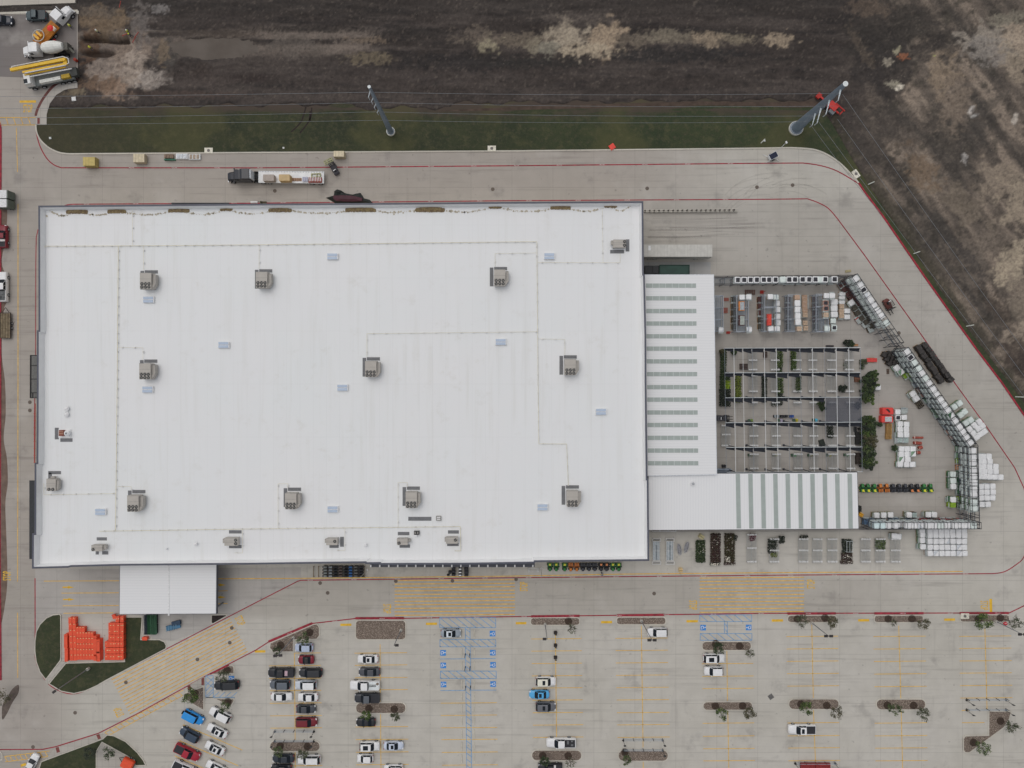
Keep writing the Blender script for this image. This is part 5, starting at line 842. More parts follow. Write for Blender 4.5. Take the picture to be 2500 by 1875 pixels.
for r_, y in enumerate(ys[:5]):
    for k in range(12):
        wd = (.45, .6, .75, 1.0, .95, .5, .6, .55, .65, .9, .8, 1.05)[(k * 5 + r_ * 3) % 12] * .74
        if r_ == 2 and k > 8: continue
        p, q = W(xs[k] + sx(y) + .7, y, PZ_), W(xs[k + 1] + sx(y) - .7, y, PZ_); z = PZ_ - .25
        mb = MB(); nn = 6; w2 = (wd + .35) * (.75 + .5 * rnd.random()); rg = lambda P, w_: [(P[0], P[1] - .1 - w_ * j / nn, z - .16 * math.sin(math.pi * j / nn) - .03 * (j % 2)) for j in range(nn + 1)]
        A_, B_ = rg(p, wd), rg(q, w2); mb.add(A_ + B_, [(j, j + 1, nn + 2 + j, nn + 1 + j) for j in range(nn)]); mb.cyl((p[0], p[1] - .18, z), (q[0], q[1] - .18, z), .14, n=6)
        link('shade_cloth', mb.mesh('shade_cloth', [DKB]), perg)
mb = MB(); nx, ny = 12, 8
P = [[W(2016.5 + (2103 - 2016.5) * i / nx, 971 + (1030 - 971) * j / ny, PZ_ - .12 - .35 * math.sin(math.pi * j / ny)) for i in range(nx + 1)] for j in range(ny + 1)]
for j in range(ny):
    for i in range(nx): mb.add([P[j][i], P[j][i + 1], P[j + 1][i + 1], P[j + 1][i]], [(0, 1, 2, 3)])
nt = NT('shade_net', .8); nt.b.inputs['Alpha'].default_value = .72; link('open_shade_cloth', mb.mesh('open_shade_cloth', [nt.out(nt.mix(nt.noise(3, 3), alb(60, 63, 72), alb(70, 73, 82)))]), perg)
# benches: a wire top on concrete blocks
BT = M(150, 150, 147, .6, .08, 2); BK = M(206, 206, 202, .85, .1, 3)
def bench_src(wd, L, rows, h, leg):
    o = thing('plant_bench', 'plant bench', 'bench'); mb = MB()
    for k in range(int(L / .16)): mb.box(0, -L / 2 + k * .16, h, wd, .06, .025)
    for x in (-wd / 2, -.04, .04, wd / 2): mb.box(x, 0, h - .05, .05, L, .05)
    link('wire_top', mb.mesh('wire_top', [BT]), o)
    for ry in rows:
        for x in (-.38, -.12, .12, .38): link('concrete_block', cached('cbk', lambda: MB().box(0, 0, 0, .38, .3, .4).box(0, 0, .4, .3, .05, .015, 0, 1).mesh('concrete_block', [BK, M(120, 120, 118)])), o, (x * wd, ry, 0 if leg else h + .03))
    return o
proto = {}
def bench(lb, px, y0, y1, wd=2.0, grp='plant benches under the pergola', rows=(0.0, 1.0)):
    p = W(px, (y0 + y1) / 2, .6); L = (y1 - y0) * S; key = (round(L, 1), wd, rows)
    if key not in proto: o = proto[key] = bench_src(wd, L, [L / 2 - .25 - (L - .5) * r for r in rows], .55, False); o.location = p[0], p[1], 0; tag(o, lb, None, grp); LABELS.pop('plant bench', None)
    else: copy_tree(proto[key], lb, (p[0], p[1], 0), 0, grp)
cols = (1837.5, 1892, 1945, 1983.5, 2029, 2073)
for r_, (ya, yb) in enumerate(((852, 905), (914, 958), (975, 990), (1036, 1090), (1106, 1146))):
    for k, x in enumerate(cols): bench('plant bench in the %s row from the back, %s from the left under the pergola' % (ORD[r_], ORD[k]), x + r_ * .8, ya, yb, 1.9 if r_ != 2 else 1.7, rows=(0.0, .52, 1.0) if r_ in (0, 3) else (.0, 1.0) if r_ != 2 else (.5,))
bench('single plant bench at the left edge under the pergola', 1772, 1036, 1090, 2.0, rows=(0.0, .45, 1.0))
for k, x in enumerate((1834.9, 1890, 1961, 1995.5, 2031.7, 2113, 2149, 2186)): bench('plant bench on the front pavement, %s from the left' % ORD[k], x, 1313 if k else 1302, 1373, 2.1, 'plant benches on the front pavement', (0.0, .5, 1.0))
# foliage: thousands of small leaf faces
def leaves(mb, c, rx, ry, rz, n, s0, s1, r, m=1, shell=.45):
    for _ in range(n):
        while True:
            x, y, z = r.uniform(-1, 1), r.uniform(-1, 1), r.uniform(-.6, 1)
            d = math.sqrt(x * x + y * y + z * z)
            if shell < d < 1 + r.uniform(-.1, .16): break
        s = r.uniform(s0, s1); u = Vector((r.gauss(0, 1), r.gauss(0, 1), r.gauss(0, .45))).normalized(); v = u.cross(Vector((r.gauss(0, .5), r.gauss(0, .5), 1))).normalized() * s * .6; u = u * s
        p = Vector((c[0] + x * rx, c[1] + y * ry, c[2] + z * rz)); mb.add([p - u, p + v * .9, p + u, p - v * .9], [(0, 1, 2, 3)], r.choice((0, 0, 1, 2)) if m == 1 else m)
GM = {'dark': ((30, 40, 26), (44, 56, 34), (62, 74, 44)), 'green': ((36, 48, 26), (58, 74, 34), (80, 96, 44)), 'lime': ((92, 112, 20), (120, 140, 28), (140, 158, 50)), 'olive': ((58, 68, 26), (88, 98, 32), (108, 116, 50)), 'red': ((42, 26, 28), (62, 40, 36), (60, 58, 42)), 'maroon': ((70, 22, 38), (92, 30, 48), (60, 24, 32)),
      'mixed': ((44, 42, 28), (60, 58, 34), (52, 36, 30)), 'black': ((26, 32, 26), (36, 42, 34), (50, 56, 44)), 'tree': ((38, 48, 28), (56, 68, 38), (78, 88, 54)), 'grey': ((44, 50, 34), (60, 66, 46), (78, 80, 60)), 'brown': ((48, 48, 32), (64, 62, 44), (80, 76, 56)), 'white': ((190, 196, 180), (200, 180, 170), (150, 160, 120))}
def gm(k): return [leafy('leaf_%s_%d' % (k, i), GM[k][i], tuple(min(255, int(v * 1.25)) for v in GM[k][i])) for i in range(3)]
POT = lambda: M(40, 38, 38, .6)
def bed(lb, x0, y0, x1, y1, h, kind, base=.0, flowers=None, nm='plant_row', cat='plants', grp=None):
    a, b = W(x0, y1, h), W(x1, y0, h); cx, cy = (a[0] + b[0]) / 2, (a[1] + b[1]) / 2; w, d_ = b[0] - a[0], b[1] - a[1]; r = random.Random(int(x0 + y0)); o = thing(nm, lb, cat, (cx, cy, base), 0, grp)
    fo = MB(); pots = MB(); ny_ = max(1, int(d_ / .5)); nx_ = max(1, int(w / .5))
    for i in range(nx_):
        for j in range(ny_):
            x, y = -w / 2 + (i + .5) * w / nx_ + r.uniform(-.05, .05), -d_ / 2 + (j + .5) * d_ / ny_ + r.uniform(-.05, .05); hh = (h - base) * r.uniform(.86, 1.06)
            pots.cyl((x, y, 0), (x, y, (h - base) * .45), .13, .17, 6); leaves(fo, (x, y, hh * .66), w / nx_ * .64, d_ / ny_ * .64, hh * .34, 54, .07, .15, r)
    link('foliage', fo.mesh('foliage', gm(kind)), o); link('pots', pots.mesh('pots', [POT()]), o)
    if flowers:
        fl = MB()
        for q in flowers:
            for k in range(q[4]): leaves(fl, (-w / 2 + w * r.uniform(q[0], q[1]), d_ / 2 - d_ * r.uniform(q[2], q[3]), h - base + .03), .07, .07, .05, 4, .05, .1, r, 0, 0)
        link('flowers', fl.mesh('flowers', [leafy('petals', (200, 204, 190), (214, 190, 180))]), o)
for lb, f, x0, y0, x1, y1, h, k in (('dark green shrub row along the left edge of the pergola', e1, 185, 300, 320, 835, 1.2, 'dark'), ('wide dark shrub block at the lower left of the pergola', e1, 180, 845, 405, 1000, 1.2, 'dark'), ('small bright lime green shrub block at the left of the pergola', e1, 290, 1000, 412, 1185, 1.0, 'lime'), ('dark shrub strip left of the lime green block', e1, 180, 1000, 288, 1185, 1.2, 'dark'),
        ('black green shrub block below the lime green block', e1, 165, 1190, 412, 1590, 1.2, 'black'), ('yellow green speckled shrub row beside the lime green block', e1, 520, 890, 652, 1500, 1.0, 'olive'), ('narrow black green shrub row in the second bay', e1, 1118, 900, 1232, 1500, 1.0, 'black'), ('upper green shrub row with a dark lower end', e1, 1468, 330, 1590, 690, 1.1, 'green'), ('dark shrub row below the upper green shrub row', e1, 1468, 690, 1575, 830, 1.0, 'dark'),
        ('lower green shrub row in line with the upper one', e1, 1468, 945, 1600, 1290, 1.1, 'green'), ('black shrub row below the lower green shrub row', e1, 1460, 1290, 1580, 1560, 1.0, 'black'), ('small black shrub block left of the lowest black row', e1, 1340, 1490, 1460, 1580, .9, 'black'), ('long narrow green hedge in the back row of the pergola', e2, 110, 290, 215, 715, 1.2, 'green'), ('pale green feathery plant row behind the second beam', e2, 215, 825, 320, 1168, 1.2, 'tree'),
        ('dark tray of seedlings on the back bench at the right', e2, 1200, 535, 1290, 702, .7, 'dark'), ('tray of grey green plants right of the pergola', e2, 1530, 488, 1690, 588, .7, 'grey'), ('small dark plant tray below the grey green tray', e2, 1545, 590, 1640, 700, .8, 'dark'), ('long dark green plant row on the right middle bench', e4, 660, 362, 755, 580, 1.2, 'black')): bed(lb, *f(x0, y0), *f(x1, y1), h, k)
f7 = T(1560, 1280, 6.9125); f8 = T(1860, 1280, 6.144)
for lb, f, x0, y0, x1, y1, h, k, fl in (('dark green flower bed with a few white blooms, leftmost on the front pavement', f7, 965, 275, 1122, 648, .8, 'dark', ((.1, .9, .1, .6, 10),)), ('dark red flower bed edged with white blooms on the front pavement', f7, 1212, 158, 1382, 650, .8, 'red', ((.1, .9, .05, .5, 10),)), ('white flower strip at the end of the dark red bed', f7, 1195, 650, 1380, 695, .7, 'black', ((.05, .95, .2, 1, 46),)), ('olive flower bed with a white patch beside the dark red bed', f7, 1452, 158, 1622, 640, .8, 'mixed', ((.05, .5, .8, .98, 40), (.1, .9, .1, .6, 12))), ('dark flower end piece of the olive bed', f7, 1440, 640, 1628, 690, .7, 'red', ((.1, .9, .1, .9, 4),)),
        ('small dark green clump on the corner of the olive bed', f7, 1610, 190, 1662, 280, 1.0, 'black', None), ('maroon flowering block on the first front bench', f7, 1872, 165, 1980, 280, 1.0, 'maroon', None), ('upper dark shrub clump on the second front bench', f8, 105, 225, 240, 345, 1.3, 'black', None), ('lower dark shrub clump on the second front bench', f8, 100, 345, 220, 440, 1.2, 'black', None), ('yellow green clump at the end of the second front bench', f8, 140, 440, 245, 495, 1.0, 'olive', None),
        ('square bright green herb block on a front bench', f8, 1715, 222, 1865, 390, .9, 'green', None), ('dark fern bed under a white rack on the front pavement', f8, 1212, 225, 1362, 430, .7, 'black', None), ('red speckled flower bed below the dark fern bed', f8, 1205, 430, 1365, 545, .8, 'red', ((.1, .9, .1, .9, 20),)), ('wide dark flower end below the red speckled bed', f8, 1182, 545, 1372, 598, .7, 'red', ((.1, .9, .1, .9, 8),)), ('dark slanted plant cart beside the second front bench', f8, 262, 185, 350, 290, 1.0, 'black', None), ('dark plant cart on the third front bench', f8, 580, 172, 705, 235, 1.0, 'black', None)): bed(lb, *f(x0, y0), *f(x1, y1), h, k, 0, fl, 'flower_bed', 'flowers')
fr = MB(); c = W(*f8(1322, 335), 1.5)
for x in (-.65, 0, .65): fr.box(x, 0, 1.4, .06, 2.4, .06)
for y in (-1.2, 1.1): fr.box(0, y, 1.4, 1.4, .06, .06)
for x in (-.65, .65):
    for y in (-1.2, 1.2): fr.box(x, y, 0, .05, .05, 1.4)
tag(link('shelf_frame', fr.mesh('shelf_frame', [M(176, 182, 182, .5)]), None, (c[0], c[1], 0)), 'white metal shelf frame standing in the dark fern bed', 'shelf frame')
# potted trees
def limb(mb, a, b, r0, r1, r, m=0, n=3):
    a, b = Vector(a), Vector(b); prev = a
    for k in range(1, n + 1):
        q = a.lerp(b, k / n) + Vector((r.uniform(-1, 1), r.uniform(-1, 1), r.uniform(-.3, .3))) * (.05 * (b - a).length if k < n else 0); mb.cyl(prev, q, r0 + (r1 - r0) * (k - 1) / n, r0 + (r1 - r0) * k / n, 5, m); prev = q
def tree(lb, bx, by, cx, cy, zc, R, kind, dens, nm='young_tree', cat='tree', group=None, ring=True, ry=None, seed=0, twiggy=False, pot=False):
    b = Vector(W(bx, by)); c = Vector(W(cx, cy, zc)) - b; r = random.Random(seed + int(bx * 3 + by)); o = thing(nm, lb, cat, b, 0, group); tr, cr = MB(), MB(); z0 = .1 if ring else .0
    if ring: link('mulch_ring', cached(('mr', seed % 3), lambda: MB().prism([(.85 * (1 + .08 * random.Random(k + seed).uniform(-1, 1)) * math.cos(k * .449), .85 * math.sin(k * .449)) for k in range(14)], .09, .13).mesh('mulch_ring', [M(62, 50, 42, .95, .3, 4)])), o)
    top = c.copy(); fork = Vector((c.x * .45, c.y * .45, max(.7, c.z * .45))); limb(tr, (0, 0, z0 - .05), fork, .09 if not pot else .05, .06, r); limb(tr, fork, top + Vector((0, 0, R * .3)), .06, .02, r, n=4); ry = ry or R
    nb = 9 if twiggy else 7
    for k in range(nb):
        a = 2.4 * k + r.uniform(-.4, .4); e = Vector((math.cos(a) * R * r.uniform(.55, 1.05), math.sin(a) * ry * r.uniform(.55, 1.05), R * r.uniform(-.35, .6))); st = fork.lerp(top, r.uniform(.1, .8)); en = top + e; limb(tr, st, en, .035, .012, r)
        if twiggy:
            for q in range(4): limb(tr, st.lerp(en, r.uniform(.3, .9)), en + Vector((r.gauss(0, .3), r.gauss(0, .3), r.gauss(0, .3))), .018, .008, r, n=2)
        for q in range(2): leaves(cr, st.lerp(en, r.uniform(.65, 1.05)), R * r.uniform(.24, .42), ry * r.uniform(.24, .42), R * .3, int(dens * 15), .07, .17, r, 1, .1)
    leaves(cr, top, R * .85, ry * .85, R * .7, int(dens * 48), .07, .17, r, 1, .3)
    link('trunk', tr.mesh('trunk', [M(74, 62, 52, .9)]), o); link('crown', cr.mesh('crown', gm(kind)), o)
    if pot: link('pot', cached('tpot', lambda: MB().cyl((0, 0, 0), (0, 0, .45), .22, .3, 10).mesh('pot', [POT()])), o)
    return o
for lb, f, pts in (('upper', e2, ((1790, 800, .9), (1840, 790, .8), (1800, 900, 1.1), (1700, 860, .9), (1720, 960, 1.2), (1640, 930, 1.0), (1810, 1010, 1.0), (1700, 1070, 1.2), (1640, 1140, 1.1), (1760, 1150, 1.0), (1660, 1240, 1.0), (1740, 1310, 1.0), (1640, 1320, .8))),
                   ('lower', e4, ((1245, 290, .9), (1330, 290, .9), (1270, 360, 1.1), (1370, 350, 1.0), (1230, 430, 1.0), (1340, 440, 1.1), (1260, 510, 1.0), (1360, 520, 1.1), (1290, 590, 1.1), (1370, 610, 1.1), (1250, 660, 1.0), (1340, 690, 1.1), (1270, 760, 1.0), (1350, 780, 1.0), (1250, 850, 1.0), (1340, 870, 1.1), (1270, 940, 1.1), (1350, 960, 1.0), (1250, 1020, .9), (1330, 1030, .9)))):
    for k, (x, y, R) in enumerate(pts): p = f(x, y); tree('potted tree in the %s clump right of the pergola, %s from the back' % (lb, ORD[k]), p[0] - 14, p[1] + .2 * (p[1] - 937) * .02, p[0], p[1], 2.0, R, ('dark', 'green', 'tree', 'dark', 'black')[k % 5] if not (lb == 'lower' and k in (8, 9, 11)) else 'brown', 2.8, 'potted_tree', 'potted tree', 'potted trees right of the pergola', False, None, k, False, True)
for lb, f, x, y, R, k in (('dark bushy plant under the back left corner of the pergola', e1, 480, 370, .7, 'dark'), ('big dark bush behind the pergola', e2, 1260, 150, .85, 'black'), ('second dark bush behind the pergola, beside an orange planter', e2, 1350, 165, .7, 'dark'), ('wide dark bush on the second row bench', e2, 1150, 1095, .95, 'black'), ('dark bush at the left of the open shade cloth', e2, 715, 1420, .75, 'dark'), ('dark bush below the one left of the shade cloth', e2, 745, 1500, .65, 'dark'), ('dark shrub under the open shade cloth', e2, 1480, 1440, .75, 'black'), ('bushy plant cart beside the wooden pallet stack', e4, 1480, 370, .5, 'dark'), ('dark bush left of the lower pallet block', e4, 1715, 745, .65, 'dark'), ('rusty brown dry bush behind the left shrub row', e1, 200, 350, .5, 'brown')):
    p = f(x, y); tree(lb, p[0] - 4, p[1], p[0], p[1], 1.1, R, k, 3.2, 'potted_shrub', 'shrub', None, False, None, 5, False, True)
for lb, f, x, y, w, h, z, c_ in (('wide dark brown crate between the first benches', e1, 710, 690, 18, 14, .8, (70, 58, 54)), ('narrow brown crate in the second bay', e1, 1195, 420, 8, 15, .7, (78, 66, 60)), ('reddish brown slatted pallet at the right edge of the pergola', e2, 1475, 900, 13, 14, .6, (112, 76, 58)), ('dark plank bundle behind the pergola', e2, 908, 212, 18, 4.5, .4, (56, 52, 54)), ('brown mat on the floor right of the pergola', e2, 2110, 740, 6.5, 13, .1, (84, 70, 62)),
        ('dark slatted rack at the right edge under the lower beam', e4, 1150, 910, 10, 28, 1.0, (60, 52, 48)), ('dark slatted rack beside the lower tree clump', e4, 1150, 590, 12, 30, 1.0, (44, 44, 44)), ('small dark box rack at the right of the fourth row', e4, 1107, 448, 5, 13, 1.0, (40, 42, 44)), ('grey wire cage at the lower left corner of the pergola', e3, 245, 1485, 36, 10, 1.2, (126, 136, 148)), ('small black bin above the grey wire cage', e3, 250, 1385, 8, 7, .9, (40, 40, 44)), ('dark curled liner on the fourth row', e4, 570, 660, 13, 16, .4, (44, 50, 44)), ('cream planter box beside the leftmost flower bed', f7, 1060, 215, 12, 10, .8, (176, 168, 130)), ('orange planter behind the back right corner of the pergola', e2, 1450, 188, 10, 5, .6, (170, 124, 84)), ('cream wooden box near the yellow curb line', f7, 712, 782, 8, 10, 1.0, (200, 176, 132)), ('dark bin at the corner of the front garden roof', z7, 72, 92, 8, 14, 1.0, (44, 46, 42)), ('yellow box beside the dark bin', z7, 92, 192, 11, 9, .6, (200, 148, 42))):
    p = W(*f(x, y), z); w_, h_ = w * S, h * S; mb = MB().box(0, 0, 0, w_, h_, z * .8)
    for k in range(max(2, int(h_ / .3))): mb.box(0, -h_ / 2 + (k + .5) * h_ / max(2, int(h_ / .3)), z * .8, w_, .16, z * .2, 0, k % 2)
    nm = 'wire_cage' if 'cage' in lb else 'planter_box' if 'planter' in lb else 'floor_mat' if 'mat' in lb else 'slatted_crate'
    tag(link(nm, mb.mesh(nm, [M(*c_), M(*[int(v * .82) for v in c_])]), None, (p[0], p[1], 0), math.radians(-35) if 'yellow box' in lb or 'planter box' in lb else math.radians(20) if 'liner' in lb else 0), lb, nm.split('_')[1])
# small goods standing under the pergola: mowers on the bench ends
k = 0
for f, x, y, c_ in ((e3, 820, 1150, (120, 120, 100)), (e3, 1340, 1140, (150, 146, 70)), (e4, 128, 858, (52, 130, 76)), (e4, 392, 858, (110, 108, 70)), (e4, 690, 856, (150, 146, 60)), (e4, 968, 852, (46, 126, 72)), (e3, 820, 410, (110, 128, 66)), (e4, 155, 300, (168, 156, 52)), (e4, 465, 298, (82, 160, 186)), (e4, 492, 365, (176, 176, 62)), (e3, 1450, 405, (158, 150, 168))):
    p = W(*f(x, y), .8); mb = MB().box(-.28, 0, 0, .5, .6, .5).ball((.3, .1, .45), .32, .26, .2, 1).box(.35, -.2, 0, .5, .3, .4, .3, 1).ball((.05, .22, .5), .15, .14, .14, 1)
    tag(link('boxed_mower', mb.mesh('boxed_mower', [M(58, 78, 62), M(*c_)]), None, (p[0], p[1], 0)), 'boxed garden tool display with a %s lid, %s of the displays under the pergola' % ('greenish' if c_[1] > c_[0] else 'yellowish' if c_[2] < 110 else 'lilac', ORD[k]), 'display', 'tool displays under the pergola'); k += 1
for k, (x, c_) in enumerate(((1340, (130, 136, 140)), (1400, (120, 128, 132)), (1478, (40, 40, 42)), (1530, (38, 38, 40)), (1585, (36, 36, 40)), (1668, (36, 62, 120)), (1715, (40, 70, 130)))):
    p = W(*e3(x, 318), 1.0); o = thing('barrel_grill', '%s round grill, %s from the left in the row under the pergola' % ('grey' if k < 2 else 'black' if k < 5 else 'blue', ORD[k]), 'grill', (p[0], p[1], 0), 0, 'row of grills under the pergola'); link('drum', MB().cyl((0, -.28, .8), (0, .28, .8), .24, n=10).mesh('drum', [M(*c_, .4)]), o); link('stand', MB().box(-.2, -.25, 0, .05, .05, .7).box(.2, -.25, 0, .05, .05, .7).box(-.2, .25, 0, .05, .05, .7).box(.2, .25, 0, .05, .05, .7).box(0, 0, .2, .45, .55, .04).mesh('stand', [BLK()]), o)
# white display racks and grey garden tubs on the front pavement
for k, x in enumerate((1603, 1636)):
    p = W(x, 1345.5, 1.0); o = thing('display_rack', '%s white metal display rack on the front pavement' % ('left' if k == 0 else 'right'), 'display rack', (p[0], p[1], 0), 0, 'white display racks on the front pavement'); WM = M(206, 210, 212, .5)
    mb = MB()
    for x_ in (-.75, -.35, .35, .75): mb.box(x_, 0, .75, .06, 4.2, .06)
    for y_ in (-2.1, -.0, 2.1): mb.box(0, y_, .78, 1.6, .08, .08)
    for x_ in (-.75, .75):
        for y_ in (-2.1, 0, 2.1): mb.box(x_, y_, 0, .07, .07, .8)
    link('frame', mb.mesh('frame', [WM]), o); link('shelf', MB().box(0, 0, .5, 1.4, 4.1, .04).mesh('shelf', [M(150, 158, 162, .5)]), o); link('centre_bar', MB().box(.02, -.3, .84, .07, 3.2, .05).mesh('centre_bar', [M(60, 62, 66)]), o)
    for y_, s_ in ((2.45, 1.75), (-2.6, 1.8)):
        eb = MB().box(0, y_ - .3, 1.0, s_, .07, .06).box(0, y_ + .3, 1.0, s_, .07, .06).box(-s_ / 2, y_, 1.0, .07, .6, .06).box(s_ / 2, y_, 1.0, .07, .6, .06).box(0, y_ + .05, 1.02, s_ * .8, .12, .04, 0, 1)
        for x_ in (-s_ / 2, s_ / 2): eb.box(x_, y_ + .3, 0, .06, .06, 1.0).box(x_, y_ - .3, 0, .06, .06, 1.0)
        link('end_basket', eb.mesh('end_basket', [WM, M(90, 94, 98)]), o)
for lb, x, y, a in (('left grey oval garden tub beside the white display racks', f7(682, 425)[0], f7(682, 425)[1], 8), ('right grey oval garden tub stack, tilted', f7(803, 390)[0], f7(803, 390)[1], -14)):
    p = W(x, y, .5); o = thing('garden_tub', lb, 'tub', (p[0], p[1], 0), math.radians(a)); ov = lambda rx, ry, z: [(rx * math.cos(q * .449), ry * math.sin(q * .449), z) for q in range(14)]
    link('shell', MB().loft([ov(.38, 1.1, 0), ov(.5, 1.32, .45), ov(.42, 1.22, .45), ov(.34, 1.0, .12)]).mesh('shell', [M(150, 150, 152, .5)]), o); link('insert', MB().box(0, .4, .2, .5, .7, .2).box(0, -.45, .2, .45, .6, .18).mesh('insert', [M(126, 126, 130)]), o)
p = W(*f7(430, 122), 1); tag(link('cart_rail', MB().box(0, 0, .8, 5.2, .07, .07).box(0, .35, .8, 5.2, .07, .07).box(-2.6, .17, 0, .07, .4, .85).box(-.9, .17, 0, .07, .4, .85).box(.9, .17, 0, .07, .4, .85).box(2.6, .17, 0, .07, .4, .85).mesh('cart_rail', [M(196, 200, 202)]), None, (p[0], p[1], 0)), 'low white rail along the wall under the front garden roof', 'rail')
# orange plastic bins and barriers at the pickup corner
OR, OD = M(206, 72, 42, .5, .1, 1.5), M(232, 208, 150, .6)
zo = T(140, 1480, 6.9125)
def obin(lb, x, y, w, d_, h, dots, g='orange plastic bins'):
    p = W(*zo(x, y), h); o = thing('orange_bin', lb, 'orange bin', (p[0], p[1], 0), 0, g)
    link('shell', cached(('ob', round(w, 2), round(d_, 2), h), lambda: MB().loft([[(q[0] * k, q[1] * k, z) for q in rr2(w, d_, .05)] for z, k in ((0, .9), (h - .1, .97), (h - .02, 1.0), (h, .95))]).box(0, -d_ * .1, h, w * .7, .04, .02).mesh('shell', [OR])), o)
    for dx, dy in dots: link('handle', cached('oh', lambda: MB().box(0, 0, 0, .2, .1, .03).mesh('handle', [OD])), o, (dx, dy, h))
for c_ in range(2):
    for r_ in range(7): obin('tall orange bin, %s in the %s column from the left' % (ORD[r_], ORD[c_]), 215 + 62 * c_ + 4 * r_, 243 + 104 * r_, .76, 1.33, 1.0, [(0, .55)])
for r_, (y, n_) in enumerate(((398, 3), (488, 6), (582, 6), (676, 6), (770, 6), (862, 6))):
    for c_ in range(n_): obin('low orange bin, %s from the left in the %s row from the back' % (ORD[c_], ORD[r_]), 338 + 49 * c_ + 2 * r_, y, .62, 1.18, .95, [(0, .5)])
for r_, (y, xs_r) in enumerate(((222, (1012, 1086)), (332, (892, 955, 1020, 1086)), (432, (892, 955, 1020, 1086)), (537, (892, 955, 1020, 1086)), (643, (832, 894, 956, 1020, 1086)), (752, (832, 894, 956, 1020, 1086)), (860, (832, 894, 956, 1020, 1086)))):
    for c_, x in enumerate(xs_r): obin('orange bin in the right hand stack, %s from the left in row %s' % (ORD[c_], ORD[r_]), x, y, .8, 1.3, 1.15, [(.12 if (r_ + c_) % 2 else -.1, .1)] + ([(.3, .12)] if (c_ + 2 * r_) % 5 == 0 else []))
for k, (x, y, w, L, a) in enumerate(((140, 592, 8.4, 34, 0), (148, 822, 8.2, 33, 0), (632, 660, 8, 46, 0), (640, 880, 9, 12, 0), (684, 680, 8.6, 34, 0), (690, 850, 8.6, 24, 0))):
    p = W(*zo(x, y), 1.2); o = thing('orange_barrier', 'long orange barrier standing at the %s of the bins, %s from the left' % ('left edge' if k < 2 else 'right edge', ORD[k]), 'barrier', (p[0], p[1], 0), 0, 'long orange barriers'); w_, L_ = w * S, L * S * .985
    link('shell', MB().loft([[(q[0] * k2, q[1], z) for q in rr2(w_, L_, .06)] for z, k2 in ((0, 1.15), (.25, 1.1), (.6, .95), (1.2, .95))]).mesh('shell', [OR]), o); link('end_cap', MB().box(0, L_ * .38, 1.2, w_ * .5, .12, .04).mesh('end_cap', [M(170, 56, 36)]), o)
p = W(*zo(940, 185), 1.2); o = thing('orange_cart', 'orange cart at the corner of the pickup canopy', 'cart', (p[0], p[1], 0), .3); link('basket', MB().box(0, 0, .5, .7, 1.0, .4).box(0, .5, .9, .7, .06, .2).mesh('basket', [OR]), o); link('frame', MB().box(-.3, -.4, 0, .06, .06, .5).box(.3, -.4, 0, .06, .06, .5).box(-.3, .4, 0, .06, .06, .5).box(.3, .4, 0, .06, .06, .5).mesh('frame', [M(120, 44, 34)]), o)
p = W(*zo(1465, 555), .9); o = thing('orange_box', 'single orange box beside the green bin rows', 'box', (p[0], p[1], 0)); link('shell', MB().loft([[(q[0] * k, q[1] * k, z) for q in rr2(1.15, .75, .08)] for z, k in ((0, .92), (.7, 1.0), (.75, .95))]).mesh('shell', [OR]), o); link('handle', MB().box(.7, .25, .3, .3, .1, .1).mesh('handle', [M(150, 52, 40)]), o)
for k, (x, w, c_) in enumerate(((1480, 56, (52, 62, 72)), (1532, 48, (48, 92, 64)), (1610, 96, (72, 108, 84)))):
    for r_ in range(2):
        p = W(*zo(x + 4 * r_, 240 + 165 * r_), 1.3); w_ = w / 6.9125 * S; o = thing('cart_row', '%s nested cart row, %s, %s from the left by the pickup canopy' % (('dark blue', 'dark green', 'pale green')[k], ('rear', 'front')[r_], ORD[k]), 'carts', (p[0], p[1], 0), 0, 'nested cart rows by the pickup canopy')
        mb = MB()
        for q in range(9): mb.box(0, -.95 + q * .24, .5, w_ * .92, .05, .75).box(0, -.95 + q * .24, 1.2, w_, .09, .05, 0, 1)
        for x_ in (-.48, -.16, .16, .48): mb.box(x_ * w_, 0, .95, .05, 2.1, .06, 0, 1)
        link('baskets', mb.mesh('baskets', [M(*c_), M(*[int(v * 1.15) for v in c_])]), o); link('base', MB().box(0, 0, 0, w_ * .8, 2.0, .3).mesh('base', [BLK()]), o)
p = W(*zo(1935, 365), 1.0); o = thing('platform_cart', 'pile of blue platform carts in front of the pickup canopy', 'carts', (p[0], p[1], 0), math.radians(14)); BL2 = M(64, 108, 138, .5, .2, 2)
link('platform', MB().box(0, 0, .3, 3.1, 1.1, .15).box(.9, .7, .25, 1.9, .9, .5, 0, 1).mesh('platform', [BL2, M(48, 66, 86)]), o); fr = MB()
for q in range(5): fr.tube([(-1.4 + q * .55, -.55, .45), (-1.4 + q * .55, -.5, 1.0), (-1.2 + q * .55, .5, 1.0), (-1.2 + q * .55, .5, .45)], .05, 4)
link('handle', fr.mesh('handle', [M(110, 140, 158)]), o)
